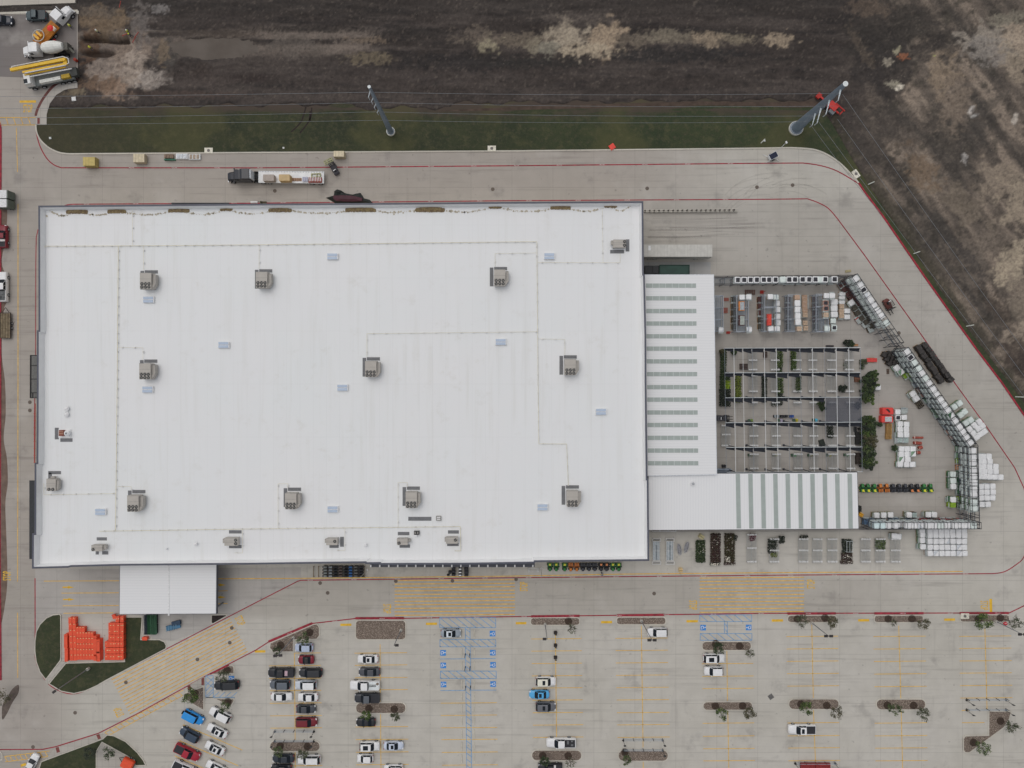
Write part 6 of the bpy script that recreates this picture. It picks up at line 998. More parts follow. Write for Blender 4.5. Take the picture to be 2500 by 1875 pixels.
# lawn tractors
def tractor_parts(kind):
    col = {'green': (44, 104, 52), 'orange': (176, 104, 44), 'black': (52, 54, 60), 'dark': (46, 46, 50)}[kind]; seat = {'green': (208, 196, 60), 'orange': (150, 88, 40), 'black': (40, 40, 44), 'dark': (214, 128, 80)}[kind]; B = M(*col, .35); Dk = BLK()
    hood = MB().loft([[(x, -.27, .35), (x, .27, .35), (x, .27 * k, z), (x, .12 * k, z + .06), (x, -.12 * k, z + .06), (x, -.27 * k, z)] for x, z, k in ((.25, .75, 1), (.6, .74, 1), (.9, .68, .95), (1.0, .55, .8))]).box(.6, 0, .79, .5, .1, .02, 0, 1).mesh('hood', [B, M(*[min(255, int(v * 1.25)) for v in col])])
    fend = MB().box(-.5, 0, .5, .7, .95, .1).box(-.5, -.38, .6, .6, .2, .06).box(-.5, .38, .6, .6, .2, .06).mesh('rear_fender', [B if kind != 'dark' else Dk])
    st = MB().box(-.45, 0, .62, .42, .44, .12).box(-.66, 0, .7, .1, .42, .32).mesh('seat', [M(*seat, .5)])
    dk = MB().prism([(-.15, -.55), (.35, -.52), (.45, -.2), (.45, .2), (.35, .52), (-.15, .55), (-.3, .2), (-.3, -.2)], .12, .3).box(.1, .62, .14, .3, .25, .1).mesh('mower_deck', [M(*[int(v * .7) for v in col])])
    sw = MB().tube([(.12 + .14 * math.cos(q * .9), .17 * math.sin(q * .9), .95 + .03 * math.cos(q * .9)) for q in range(8)], .025, 4).cyl((.25, 0, .6), (.12, 0, .95), .03, n=5).mesh('steering_wheel', [Dk])
    rw = MB().cyl((0, -.13, 0), (0, .13, 0), .27, n=12).cyl((0, -.135, 0), (0, .135, 0), .13, n=8, m=1).mesh('wheel', [TYRE(), M(*seat) if kind == 'green' else M(130, 132, 134)])
    fw = MB().cyl((0, -.1, 0), (0, .1, 0), .19, n=12).cyl((0, -.105, 0), (0, .105, 0), .09, n=8, m=1).mesh('wheel', [TYRE(), M(*seat) if kind == 'green' else M(130, 132, 134)])
    return hood, fend, st, dk, sw, rw, fw
def tractor(lb, px, py, a, kind, g):
    p = W(px, py, .6); o = thing('lawn_tractor', lb, 'lawn tractor', (p[0], p[1], 0), a, g); hood, fend, st, dk, sw, rw, fw = cached(('trac', kind), lambda: tractor_parts(kind))
    for m_ in (hood, fend, st, dk, sw): link(m_.name.split('.')[0], m_, o)
    for x, y, m_, z in ((-.5, -.48, rw, .27), (-.5, .48, rw, .27), (.62, -.4, fw, .19), (.62, .4, fw, .19)): link('wheel', m_, o, (x, y, z))
    if kind in ('orange', 'black'): link('lap_bar', cached(('lb', kind), lambda: MB().tube([(.1, -.35, .6), (.05, -.3, 1.0), (.05, -.08, 1.0)], .03, 4).tube([(.1, .35, .6), (.05, .3, 1.0), (.05, .08, 1.0)], .03, 4).mesh('lap_bar', [BLK()])), o)
kinds = ['green'] * 3 + ['orange'] * 2 + ['black'] * 3 + ['dark'] * 2 + ['green'] * 2; KN = {'green': 'green yellow seated lawn tractor', 'orange': 'orange zero turn mower', 'black': 'black lawn mower tractor', 'dark': 'dark orange seated lawn tractor'}
for k, x in enumerate((328, 383, 455, 508, 560, 613, 665, 715, 770, 818, 872, 922)): tractor(KN[kinds[k]] + ', %s from the left by the store' % ORD[k], *l2(x, 1576), math.radians(-90), kinds[k], 'lawn tractors in front of the store')
for k, x in enumerate((820, 868, 922, 975, 1030, 1085, 1138, 1190, 1243, 1295, 1352, 1408)): tractor(KN[kinds[k]] + ', %s from the left in the yard row' % ORD[k], *l3(x, 900), math.radians(94), kinds[k], 'lawn tractors in the yard row')
# barbecue grills in eight lanes and boxed grills at the entrance
gx = (793.5, 806.5, 818.8, 830.8, 844, 855.5, 868.5, 881); gc = ((120, 124, 122), (128, 132, 136), (40, 40, 44), (84, 74, 72), (36, 36, 40), (52, 92, 142), (92, 92, 90), (44, 44, 48)); q = 0
for k, x in enumerate(gx):
    for r_ in range(4):
        p = W(x, 1407 - 7.2 * r_, 1.0); o = thing('barbecue_grill', '%s barbecue grill, lane %s from the left, %s from the road' % ('blue' if k == 5 else 'silver lidded' if k < 2 or k == 6 else 'dark', ORD[k], ORD[r_]), 'grill', (p[0], p[1], 0), 0, 'barbecue grills in lanes')
        link('cabinet', cached('bqc', lambda: MB().box(0, 0, 0, .75, .5, .8).box(-.5, 0, .75, .26, .42, .05).box(.5, 0, .75, .26, .42, .05).mesh('cabinet', [M(40, 40, 42, .5)])), o); link('lid', cached(('bql', k), lambda: MB().cyl((-.34, 0, .82), (.34, 0, .82), .24, n=10).mesh('lid', [M(*gc[k], .3, .1, 2, .3)])), o)
for k, x in enumerate((765.5, 777.5, 789.5, 800.5, 812.5, 824.5, 837, 849.5, 862, 874.5, 889)):
    p = W(x, 1396, .5); tag(link('lane_rail', cached('lnr', lambda: MB().box(0, 0, .4, .12, 2.3, .15).box(0, -1.1, 0, .14, .14, .55).box(0, 1.1, 0, .14, .14, .55).mesh('lane_rail', [M(112, 98, 78, .8)])), None, (p[0], p[1], 0)), 'brown wooden lane rail of the barbecue display, %s from the left' % ORD[k], 'rail', 'barbecue lane rails')
for k, (x, y, w, h, c_) in enumerate(((1107, 1388, 9, 6, 0), (1107, 1396, 9, 6, 0), (1107, 1404, 9, 5, 0), (1123, 1390, 8, 6, 1), (1123, 1398, 8, 5, 1), (1123, 1405, 8, 5, 1), (1138, 1390, 10, 7, 0), (1138, 1398, 10, 7, 0), (1138, 1405, 9, 5, 0), (1098, 1398, 7, 6, 0), (1094, 1405, 6, 3, 0))):
    p = W(x, y, 1.0); o = thing('boxed_grill', '%s boxed grill at the entrance, %s of the group' % ('white topped' if c_ else 'black', ORD[k]), 'boxed grill', (p[0], p[1], 0), 0, 'boxed grills at the entrance'); link('carton', MB().box(0, 0, 0, w * S, h * S, .9).mesh('carton', [BLK()]), o); link('top', MB().box(0, 0, .9, w * S * .8, h * S * .6, .06).mesh('top', [WHITE() if c_ else M(44, 44, 48)]), o)
p = W(1302, 1392, .8); tag(link('cart_corral', MB().box(0, 0, .8, 2.3, .06, .06).box(0, .35, .8, 2.3, .06, .06).box(0, -.35, .8, 2.3, .06, .06).box(-1.1, 0, 0, .07, .9, .85).box(1.1, 0, 0, .07, .9, .85).box(-.85, 0, .8, .05, .9, .05).box(.85, 0, .8, .05, .9, .05).mesh('cart_corral', [M(200, 204, 204)]), None, (p[0], p[1], 0)), 'low white metal rack beside the lawn tractors', 'rack')
# ================================================================ vehicles
RUB, RIM, HL, TL = TYRE(), M(150, 152, 156, .3, .1, 2, .4), M(226, 228, 226, .15), M(130, 26, 26, .3)
def wheel_mesh(r, w, name='wheel'):
    return cached(('wh', r, w), lambda: MB().cyl((0, -w / 2, 0), (0, w / 2, 0), r, n=14).mesh('wheel', [RUB])), cached(('rm', r, w), lambda: MB().cyl((0, -w / 2 - .01, 0), (0, w / 2 + .01, 0), r * .62, n=10).mesh('rim', [RIM]))
def add_wheel(o, x, y, r=.34, w=.24):
    a, b = wheel_mesh(r, w); q = link('wheel', a, o, (x, y, r)); link('rim', b, q)
BODY = {   # x from rear to front as a fraction of the length: (x, half width factor, top height)
    'sedan': [(-.5, .62, .72), (-.485, .82, .84), (-.45, .93, .93), (-.36, .99, .97), (-.15, 1, .98), (.15, 1, .97), (.3, .98, .9), (.41, .93, .84), (.47, .82, .74), (.5, .58, .6)],
    'suv': [(-.5, .7, .86), (-.485, .86, 1.02), (-.44, .95, 1.1), (-.3, 1, 1.12), (.12, 1, 1.12), (.27, .99, 1.08), (.4, .94, 1.0), (.47, .85, .9), (.5, .62, .72)],
    'pickup': [(-.5, .86, .7), (-.495, .93, 1.1), (-.47, .97, 1.22), (-.3, 1, 1.24), (0, 1, 1.22), (.2, 1, 1.2), (.3, .99, 1.16), (.42, .95, 1.08), (.48, .86, .96), (.5, .7, .76)]}
CAB = {'sedan': (-.33, -.2, .05, .21, 1.44), 'hatch': (-.42, -.34, .07, .23, 1.5), 'suv': (-.47, -.4, .08, .22, 1.74), 'pickup': (-.13, -.1, .1, .22, 1.86), 'coupe': (-.3, -.14, .03, .17, 1.34), 'jeep': (-.46, -.45, .16, .22, 1.84)}
def car(lb, px, py, ang, kind, col, Lpx, cat='car', roof=None, sun=False, wpx=None, tonneau=(40, 40, 44), load=None, group=None, rails=False, jeep=False):
    bk = 'pickup' if kind == 'pickup' else 'suv' if kind in ('suv', 'jeep') else 'sedan'; ck = kind; L = Lpx * S * .985; w = (wpx * S if wpx else {'sedan': 1.8, 'suv': 1.9, 'pickup': 2.0}[bk]) / 2
    p = W(px, py, .9); o = thing('parked_car' if bk != 'pickup' else 'pickup_truck', lb, cat, (p[0], p[1], 0), ang, group); P = M(*col, .28, .06, 2.0); key = (kind, col, round(L, 1), roof, jeep)
    tr = 1.05 if bk == 'pickup' else 1
    def body():
        mb = MB(); rings = []
        for fx, fw, zt in BODY[bk]:
            x, y = fx * L, fw * w; rings.append([(x, -y * .93, .22), (x, -y, .5), (x, -y * .99, zt - .16), (x, -y * .9, zt - .02), (x, -y * .45, zt + .025), (x, y * .45, zt + .025), (x, y * .9, zt - .02), (x, y * .99, zt - .16), (x, y, .5), (x, y * .93, .22)])
        mb.loft(rings, 0); return mb.mesh('body', [P], True)
    link('body', cached(('cb',) + key, body), o); r0, r1, f1, f0, zr = CAB[ck]; zb = {'sedan': .95, 'suv': 1.1, 'pickup': 1.2}[bk]
    X = lambda f: f * L; wb, wr = w * .9, w * (.74 if bk == 'sedan' else .8); q = 1 if kind != 'pickup' else L * .42 / L
    def shape():
        B = [(X(r0), -wb, zb), (X(f0), -wb, zb), (X(f0), wb, zb), (X(r0), wb, zb)]; Tp = [(X(r1), -wr, zr - .06), (X(f1), -wr, zr - .06), (X(f1), wr, zr - .06), (X(r1), wr, zr - .06)]; return B, Tp
    B, Tp = shape(); G = GLASS(); lerp = lambda a, b, t: tuple(a[i] + (b[i] - a[i]) * t for i in range(3))
    def quad(name, a, b, c, d, mat): return cached((name,) + key, lambda: MB().add([a, b, c, d], [(0, 1, 2, 3)]).add([tuple(v[i] - (.02 if i == 2 else 0) for i in range(3)) for v in (a, b, c, d)], [(3, 2, 1, 0)]).mesh(name, [mat]))
    bow = lambda a, b: lerp(a, b, .5)
    def wind(name, a, b, c, d, push):   # slightly bowed glass
        def mk():
            rows = []
            for t in (0, .5, 1):
                l, r = lerp(a, d, t), lerp(b, c, t); rows.append([lerp(l, r, u) if u in (0, 1) else tuple(v + (push * (1 - t * .6) if i == 0 else .02 if i == 2 else 0) for i, v in enumerate(lerp(l, r, u))) for u in (0, .25, .5, .75, 1)])
            mb = MB(); mb.add([v for r_ in rows for v in r_], [(k * 5 + j, k * 5 + j + 1, k * 5 + 6 + j, k * 5 + 5 + j) for k in (0, 1) for j in range(4)]); return mb.mesh(name, [G], True)
        return cached((name,) + key, mk)
    link('windscreen', wind('windscreen', B[1], B[2], Tp[2], Tp[1], .1), o); link('rear_window', wind('rear_window', B[3], B[0], Tp[0], Tp[3], -.08), o)
    for s in (0, 1): link('side_window', quad('side_window%d' % s, *((B[0], B[1], Tp[1], Tp[0]) if s == 0 else (B[2], B[3], Tp[3], Tp[2])), G), o)
    rc = M(*(roof or col), .3, .06, 2.0)
    def rf():
        mb = MB(); xr, xf = X(r1), X(f1); ring = lambda k, z, e: [(xr - e, -wr * k, z), (xf + e, -wr * k, z), (xf + e + .06, 0, z + .0), (xf + e, wr * k, z), (xr - e, wr * k, z), (xr - e - .04, 0, z)]
        mb.loft([ring(1.0, zr - .09, .03), ring(1.0, zr - .03, .02), ring(.86, zr, -.06), ring(.4, zr + .015, -.3)])
        for a, b in zip(B, Tp): mb.cyl(a, b, .035, n=5)
        for yy in (-1, 1): mb.cyl(lerp(B[0] if yy < 0 else B[3], B[1] if yy < 0 else B[2], .5), lerp(Tp[0] if yy < 0 else Tp[3], Tp[1] if yy < 0 else Tp[2], .5), .03, n=4)
        return mb.mesh('roof', [rc])
    link('roof', cached(('rf',) + key, rf), o)
    if sun: link('sunroof', cached(('sr', kind, round(L, 1), sun), lambda: MB().box(X(r1 + (f1 - r1) * (.62 if sun == 1 else .5)), 0, zr + .0, .6 if sun == 1 else 1.1, wr * 1.25, .03).mesh('sunroof', [G])), o)
    if rails:
        for s in (-1, 1): link('roof_rail', cached(('rr', kind, round(L, 1)), lambda: MB().box(X((r1 + f1) / 2), 0, zr, abs(X(f1 - r1)) * .9, .05, .06).mesh('roof_rail', [M(60, 62, 66)])), o, (0, s * wr * .93, 0))
    rr, rw = (.36, .26) if bk == 'suv' else (.4, .28) if bk == 'pickup' else (.33, .22)
    for x in (X(-.3) if bk != 'pickup' else X(-.27), X(.31)):
        for s in (-1, 1): add_wheel(o, x, s * (w - rw / 2 + .025), rr, rw)
    for s in (-1, 1):
        link('headlight', cached(('hl', bk), lambda: MB().box(0, 0, 0, .26, .36, .12).mesh('headlight', [HL])), o, (X(.455), s * w * .68, {'sedan': .66, 'suv': .82, 'pickup': .88}[bk]))
        link('taillight', cached(('tl_', bk), lambda: MB().box(0, 0, 0, .14, .3, .18).mesh('taillight', [TL])), o, (X(-.482), s * w * .72, {'sedan': .72, 'suv': .88, 'pickup': .92}[bk]))
        link('mirror', cached(('mi', col), lambda: MB().box(0, 0, 0, .14, .24, .14).mesh('mirror', [P])), o, (X(f0) - .35, s * (w + .06), zb - .03))
    if kind == 'pickup':
        xb, xf = X(-.47), X(r0) - .03
        link('bed', cached(('bed',) + key + (tonneau,), lambda: MB().box((xb + xf) / 2, 0, 1.1, xf - xb, w * 1.66, .165).mesh('bed', [M(*tonneau, .7, .15, 3)])), o)
        rim_ = MB()
        for s in (-1, 1): rim_.box((xb + xf) / 2, s * w * .9, 1.15, xf - xb, .1, .14)
        rim_.box(xb, 0, 1.12, .08, w * 1.8, .15); link('bed_rail', cached(('brl',) + key, lambda: rim_.mesh('bed_rail', [P])), o)
        if load == 'ladder':
            mb = MB()
            for s in (-.25, .1): mb.box(X(-.27), s, 1.32, 1.5, .05, .06)
            for k in range(5): mb.box(X(-.27) - .6 + .3 * k, -.08, 1.33, .06, .4, .05)
            link('ladder', mb.mesh('ladder', [BLK()]), o); link('tool_heap', MB().ball((X(-.43), -.45, 1.3), .32, .3, .16).mesh('tool_heap', [M(110, 96, 84)]), o)
        if load == 'panel': link('cargo_panel', MB().box(X(r0) - .45, 0, 1.27, .62, 1.1, .1).mesh('cargo_panel', [M(176, 150, 158)]), o)
        if load == 'junk': link('cargo', (lambda r: [MB().ball((X(-.3) + r.uniform(-.7, .7), r.uniform(-.7, .7), 1.32), .25, .22, .22) for _ in range(1)][0].box(X(-.36), .2, 1.27, .5, .4, .3).box(X(-.22), -.3, 1.27, .4, .7, .2).mesh('cargo', [M(96, 98, 100)]))(random.Random(4)), o)
        if load == 'toolbox': link('toolbox', MB().box(X(r0) - .3, 0, 1.27, .45, w * 1.75, .16).mesh('toolbox', [M(190, 186, 184, .4)]), o)
    if kind == 'jeep': link('spare_wheel', wheel_mesh(.38, .26)[0], o, (X(-.5) - .12, 0, 1.0), math.pi / 2)
    return o
PI = math.pi; LFT, RGT = PI, 0.0
WHT, SIL, GRY, BLKC, CHR, MAR = (218, 221, 225), (170, 178, 190), (104, 108, 114), (34, 35, 39), (62, 64, 69), (112, 24, 40)
for a in [('silver blue hatchback beside the notched gravel island', b1(412, 622), LFT, 'hatch', (162, 172, 192), 45), ('small maroon convertible with a black top', b1(430, 727), LFT, 'coupe', MAR, 39, dict(roof=(38, 36, 36))), ('black pickup with a pinkish panel in its bed', b1(217, 835), LFT, 'pickup', BLKC, 65, dict(load='panel')),
          ('long black suv beside the black pickup', b1(470, 837), LFT, 'suv', (40, 42, 46), 57, dict(rails=True)), ('dark grey suv parked nose left below the black pickup', b1(205, 940), LFT, 'suv', (84, 90, 98), 50), ('silver suv with a pale roof, nose left', b1(428, 943), LFT, 'suv', (176, 182, 190), 53, dict(roof=(208, 214, 222))),
          ('white sedan parked nose right below the dark grey suv', b1(218, 1045), RGT, 'sedan', WHT, 52), ('white sedan parked nose left below the silver suv', b1(447, 1050), LFT, 'sedan', (206, 212, 216), 50), ('charcoal sedan parked nose right above the maroon suv', b1(430, 1152), RGT, 'sedan', CHR, 48), ('maroon suv parked nose right above the cart corral', b1(434, 1264), RGT, 'suv', (104, 26, 36), 53, dict(rails=True)),
          ('black sedan below the left gravel island with the corral', b1(233, 1580), LFT, 'sedan', (40, 46, 54), 54), ('white suv below the gravel island with the corral', b1(457, 1588), LFT, 'suv', WHT, 56, dict(rails=True)), ('black car cut off by the bottom edge at the left', b1(215, 1668), LFT, 'sedan', BLKC, 52), ('white sedan with a sunroof and a greenish windscreen', b1(965, 720), LFT, 'sedan', WHT, 51, dict(sun=1)),
          ('dark grey sedan above the white work pickup', b1(977, 832), LFT, 'sedan', (66, 68, 74), 53), ('long white work pickup with ladders in its open bed', b1(940, 945), LFT, 'pickup', WHT, 74, dict(tonneau=(196, 202, 210), load='ladder')), ('black pickup with a grey cab roof beside the gravel island', b1(960, 1055), LFT, 'pickup', (46, 48, 53), 63, dict(roof=(82, 86, 92))), ('black coupe under the island tree', b1(947, 1268), LFT, 'coupe', BLKC, 48),
          ('white suv with a panoramic roof, nose right', b1(980, 1472), RGT, 'suv', WHT, 49, dict(sun=2)), ('silver sedan with a sunroof, nose right, beside the white suv', b1(1187, 1470), RGT, 'sedan', (176, 184, 198), 49, dict(sun=1)), ('small white hatchback near the bottom edge', b1(942, 1580), LFT, 'hatch', (216, 220, 216), 40), ('white car cut off by the bottom edge', b1(1187, 1672), LFT, 'hatch', WHT, 48),
          ('grey sedan parked in the accessible bay', b1(1683, 498), RGT, 'sedan', (132, 140, 148), 50, dict(sun=1, roof=(190, 196, 202))), ('white compact suv under the twin lamp post', b2(1258, 487), LFT, 'suv', WHT, 48), ('white boxy suv with a beige roof', b2(292, 912), RGT, 'suv', (216, 218, 214), 50, dict(sun=1, roof=(206, 202, 188))), ('light blue sedan between a white and a grey suv', b2(236, 1027), LFT, 'sedan', (74, 150, 196), 50, dict(sun=1)),
          ('grey suv below the light blue sedan', b2(292, 1130), RGT, 'suv', (92, 94, 99), 50, dict(sun=1)), ('white pickup with a black bed beside the lower gravel island', b2(425, 1442), LFT, 'pickup', WHT, 73, dict(load='junk')), ('white suv with a black sunroof under the bare tree', b2(1745, 713), RGT, 'suv', WHT, 53, dict(sun=2)), ('white compact suv below the one with the sunroof', b2(1743, 822), LFT, 'suv', (220, 220, 216), 46),
          ('black pickup with a white bed box cut off by the bottom edge', b2(330, 1660), LFT, 'pickup', BLKC, 60, dict(load='toolbox')), ('white pickup with a black bed cover alone in the right lot', b3(295, 1326), LFT, 'pickup', (220, 222, 226), 67, dict(sun=1)), ('long black suv across the blue hatched bay', b0(1955, 945), PI + .05, 'suv', (36, 38, 42), 62, dict(rails=True)), ('bright blue off road vehicle', b0(1668, 1222), -math.radians(27.5), 'jeep', (34, 128, 196), 53),
          ('dark navy suv below the bright blue off road vehicle', b0(1637, 1372), PI - math.radians(28), 'suv', (44, 58, 74), 52), ('red pickup with a black bed', b0(1615, 1525), -math.radians(26), 'pickup', (146, 28, 46), 66), ('white suv at the top of the slanted row', b0(1900, 1200), PI - math.radians(27), 'suv', WHT, 56), ('upper white sedan with a sunroof in the slanted row', b0(1873, 1342), PI - math.radians(27), 'sedan', WHT, 53, dict(sun=1)),
          ('lower white sedan with a sunroof in the slanted row', b0(1853, 1492), PI - math.radians(26), 'sedan', WHT, 51, dict(sun=1)), ('white pickup with a black bed cut off by the bottom edge', b0(1600, 1668), -math.radians(26), 'pickup', WHT, 66), ('white car cut off by the bottom edge in the slanted row', b0(1862, 1660), PI - math.radians(27), 'sedan', WHT, 52), ('white car leaving past the lower left turf island', b0(272, 1620), math.radians(62), 'sedan', (206, 210, 216), 48),
          ('dark car cut off by the left edge in the construction lot', (5, 49.5), RGT, 'suv', (40, 44, 54), 50), ('dark green pickup by the construction curb', (88, 38), PI + .02, 'pickup', (60, 72, 76), 50, dict(roof=(62, 74, 78), tonneau=(70, 74, 76))), ('dark red pickup at the left edge of the picture', (6, 577), PI / 2, 'pickup', (112, 24, 38), 57, dict(load='toolbox')), ('white pickup full of scrap at the left edge of the picture', (6, 700), PI / 2, 'pickup', WHT, 74, dict(load='junk', tonneau=(90, 92, 92)))]:
    kw = a[6] if len(a) > 6 else {}; car(a[0], a[1][0], a[1][1], a[2], a[3], a[4], a[5], 'pickup' if a[3] == 'pickup' else 'car', group='parked vehicles', **kw)
# trailer with a wooden deck, white vans at the left edge
p = W(13, 795, .6); o = thing('utility_trailer', 'rusty utility trailer with a wooden deck at the left edge', 'trailer', (p[0], p[1], 0), PI / 2); mb = MB()
for k in range(7): mb.box(0, -.9 + k * .3, .55, 5.4, .27, .06, 0, k % 2)
link('deck', mb.mesh('deck', [M(116, 104, 84, .9, .3, 2), M(98, 86, 68, .9, .3, 2)]), o); link('frame', MB().box(0, 1.1, .45, 5.5, .1, .25).box(0, -1.1, .45, 5.5, .1, .25).box(2.8, 0, .45, .1, 2.3, .25).box(-2.75, 0, .45, .1, 2.3, .25).tube([(2.8, .8, .5), (4.0, 0, .5), (2.8, -.8, .5)], .06, 4).mesh('frame', [M(60, 50, 44)]), o)
for x in (-.5, .5):
    for s in (-1, 1): add_wheel(o, x, s * 1.22, .36, .22)
for lb, y in (('upper white box truck tailgate at the left edge', 474), ('lower white box truck tailgate at the left edge', 496)):
    p = W(1, y, 2.6); o = thing('box_container', lb, 'container', (p[0], p[1], 0)); link('box', MB().box(0, 0, .4, 3.2, 1.7, 2.2).mesh('box', [M(84, 92, 84, .6)]), o); link('roof', MB().box(-.1, 0, 2.6, 2.9, 1.75, .06).mesh('roof', [M(212, 216, 216)]), o)
    for s in (-1, 1): add_wheel(o, .9, s * .8, .36, .22)
# ---------------------------------------------------------------- flatbed truck behind the store
def truck(lb, px, py, ang, col, nm='semi_truck', cat='truck', hood=True, sc=1.0, tail=3.0):
    p = W(px, py, 1.8); o = thing(nm, lb, cat, (p[0], p[1], 0), ang); Pm = M(*col, .3, .06, 2)
    link('cab', MB().loft([[(x, -1.18 * k, .9), (x, 1.18 * k, .9), (x, 1.18 * k, z * .75), (x, 1.0 * k, z), (x, -1.0 * k, z), (x, -1.18 * k, z * .75)] for x, z, k in ((-.9, 3.0, 1), (.0, 3.1, 1), (1.0, 2.95, .98), (1.35, 2.3, .95))]).mesh('cab', [Pm]), o)
    if hood: link('hood', MB().loft([[(x, -1.0 * k, .8), (x, 1.0 * k, .8), (x, 1.0 * k, z * .85), (x, .7 * k, z), (x, -.7 * k, z), (x, -1.0 * k, z * .85)] for x, z, k in ((1.3, 1.95, 1), (2.2, 1.85, .95), (2.9, 1.65, .85), (3.1, 1.2, .7))]).mesh('hood', [Pm]), o); link('bumper', MB().box(3.1, 0, .5, .2, 2.0, .35).mesh('bumper', [M(160, 162, 166, .3, .05, 2, .5)]), o)
    link('windscreen', MB().add([(1.06, -.95, 2.9), (1.06, .95, 2.9), (1.42, 1.0, 2.1), (1.42, -1.0, 2.1)], [(0, 1, 2, 3), (3, 2, 1, 0)]).mesh('windscreen', [GLASS()]), o)
    for s in (-1, 1):
        link('side_window', MB().box(.6, s * 1.185, 2.0, .7, .03, .6).mesh('side_window', [GLASS()]), o); link('mirror', MB().box(1.3, s * 1.45, 1.9, .15, .4, .5).mesh('mirror', [Pm]), o); add_wheel(o, 2.1 if hood else .6, s * 1.0, .5, .3)
    link('chassis', MB().box(-.9 - tail / 2, 0, .7, tail + .2, .9, .2).mesh('chassis', [BLK()]), o); return o
o = truck('black semi truck cab pulling a white flatbed behind the store', 588, 429.5, PI + .02, (34, 37, 45), tail=3.4)
link('sleeper', MB().loft([[(x, -1.25 * k, .9), (x, 1.25 * k, .9), (x, 1.25 * k, z * .8), (x, 1.05 * k, z), (x, -1.05 * k, z), (x, -1.25 * k, z * .8)] for x, z, k in ((-2.3, 3.4, 1), (-.8, 3.5, 1), (-.3, 3.3, .97))]).mesh('sleeper', [M(34, 37, 45, .3, .06, 2)]), o)
link('fairing', MB().box(-2.5, 0, 1.0, .3, 1.9, 2.2).mesh('fairing', [M(176, 180, 184)]), o)
for x in (-2.9, -3.9):
    for s in (-1, 1): add_wheel(o, x, s * .95, .5, .45)
p = W(711, 432.5, 1.3); o = thing('flatbed_trailer', 'long white flatbed trailer with a few loads behind the store', 'trailer', (p[0], p[1], 0), -.01)
link('deck', MB().box(0, 0, 1.1, 14.2, 2.5, .2).mesh('deck', [M(206, 210, 218, .5, .08, 1)]), o); ed = MB().box(0, 1.24, 1.12, 14.3, .12, .24).box(0, -1.24, 1.12, 14.3, .12, .24).box(7.1, 0, 1.12, .1, 2.5, .24).box(-7.1, 0, 1.12, .1, 2.5, .24)
for k in range(24): ed.box(-6.8 + k * .59, 1.12, 1.3, .08, .1, .04, 0, 1)
link('edge_rail', ed.mesh('edge_rail', [M(196, 200, 206), M(70, 72, 78)]), o)
for x in (-6.3, -4.9, 4.4, 6.2):
    for s in (-1, 1): add_wheel(o, x, s * 1.12, .48, .32)
zf = T(550, 360, 7.373)
for lb, x, y, w, d_, h, c, c2 in (('grey wrapped stack at the front of the flatbed', 778, 545, 27, 16, 1.3, (150, 140, 132), (142, 132, 124)), ('tan wrapped stack in the middle of the flatbed', 1068, 548, 27, 16, 1.5, (176, 152, 112), (166, 140, 96))):
    p = W(*zf(x, y), 2.6); o = thing('wrapped_stack', lb, 'stack', (p[0], p[1], 1.305)); link('load', MB().loft([[(q[0] * k, q[1] * k, z) for q in rr2(w * S, d_ * S, .1)] for z, k in ((0, 1), (h * .6, 1.0), (h, .97))]).mesh('load', [M(*c2, .6, .15, 2)]), o); link('top_sheet', MB().box(0, 0, h, w * S * .95, d_ * S * .92, .04).box(-.5, 0, h + .02, .04, d_ * S * .94, .03).mesh('top_sheet', [M(*c, .6, .1, 1)]), o)
p = W(*zf(1280, 572), 1.6); mb = MB()
for k in range(9): mb.box(-.95 + k * .24, 0, 0, .2, .62, .14, 0, k % 2)
tag(link('plank_stack', mb.mesh('plank_stack', [M(150, 120, 96), M(128, 98, 78)]), None, (p[0], p[1], 1.305)), 'short brown plank stack behind the tan stack on the flatbed', 'planks')
p = W(*zf(1432, 568), 1.8); mb = MB().box(0, 0, 0, 1.2, 1.0, .3)
for k in range(3): mb.box(-.4 + k * .4, 0, .3, .1, 1.0, .2, 0, 1)
tag(link('wire_bundle', mb.mesh('wire_bundle', [M(186, 186, 196), M(150, 150, 170)]), None, (p[0], p[1], 1.305)), 'pale lilac wrapped bundle on the flatbed', 'bundle')
p = W(*zf(1608, 578), 1.8); mb = MB().box(0, 0, 0, 2.9, 1.2, .15)
for k in range(8): mb.box(-1.2 + k * .35, .1, .15, .14, .9, .35, .1, 1).box(-1.04 + k * .35, 0, .15, .12, 1.0, .3, 0, 2)
tag(link('steel_pallet', mb.mesh('steel_pallet', [M(130, 60, 50), M(214, 216, 216), M(150, 64, 48)]), None, (p[0], p[1], 1.305)), 'red and white ribbed pallet at the tail of the flatbed', 'pallet')
def fork_mast(mb, x, c=0):
    for y in (-.55, .55): mb.box(x, y, .1, .14, .14, 2.0, 0, c)
    for z in (.4, 1.2, 2.0): mb.box(x, 0, z, .1, 1.2, .12, 0, c)
p = W(*zf(1612, 480), 2.4); mb = MB(); [mb.box(0, y, 0, 2.1, .12, .35) for y in (-.35, .35)]; [mb.box(x, 0, .1, .14, .8, .3) for x in (-.95, .2, .95)]
tag(link('timber_frame', mb.mesh('timber_frame', [M(150, 148, 108)]), None, (p[0], p[1], 1.305), .05), 'olive timber frame lying on the edge of the flatbed', 'frame')
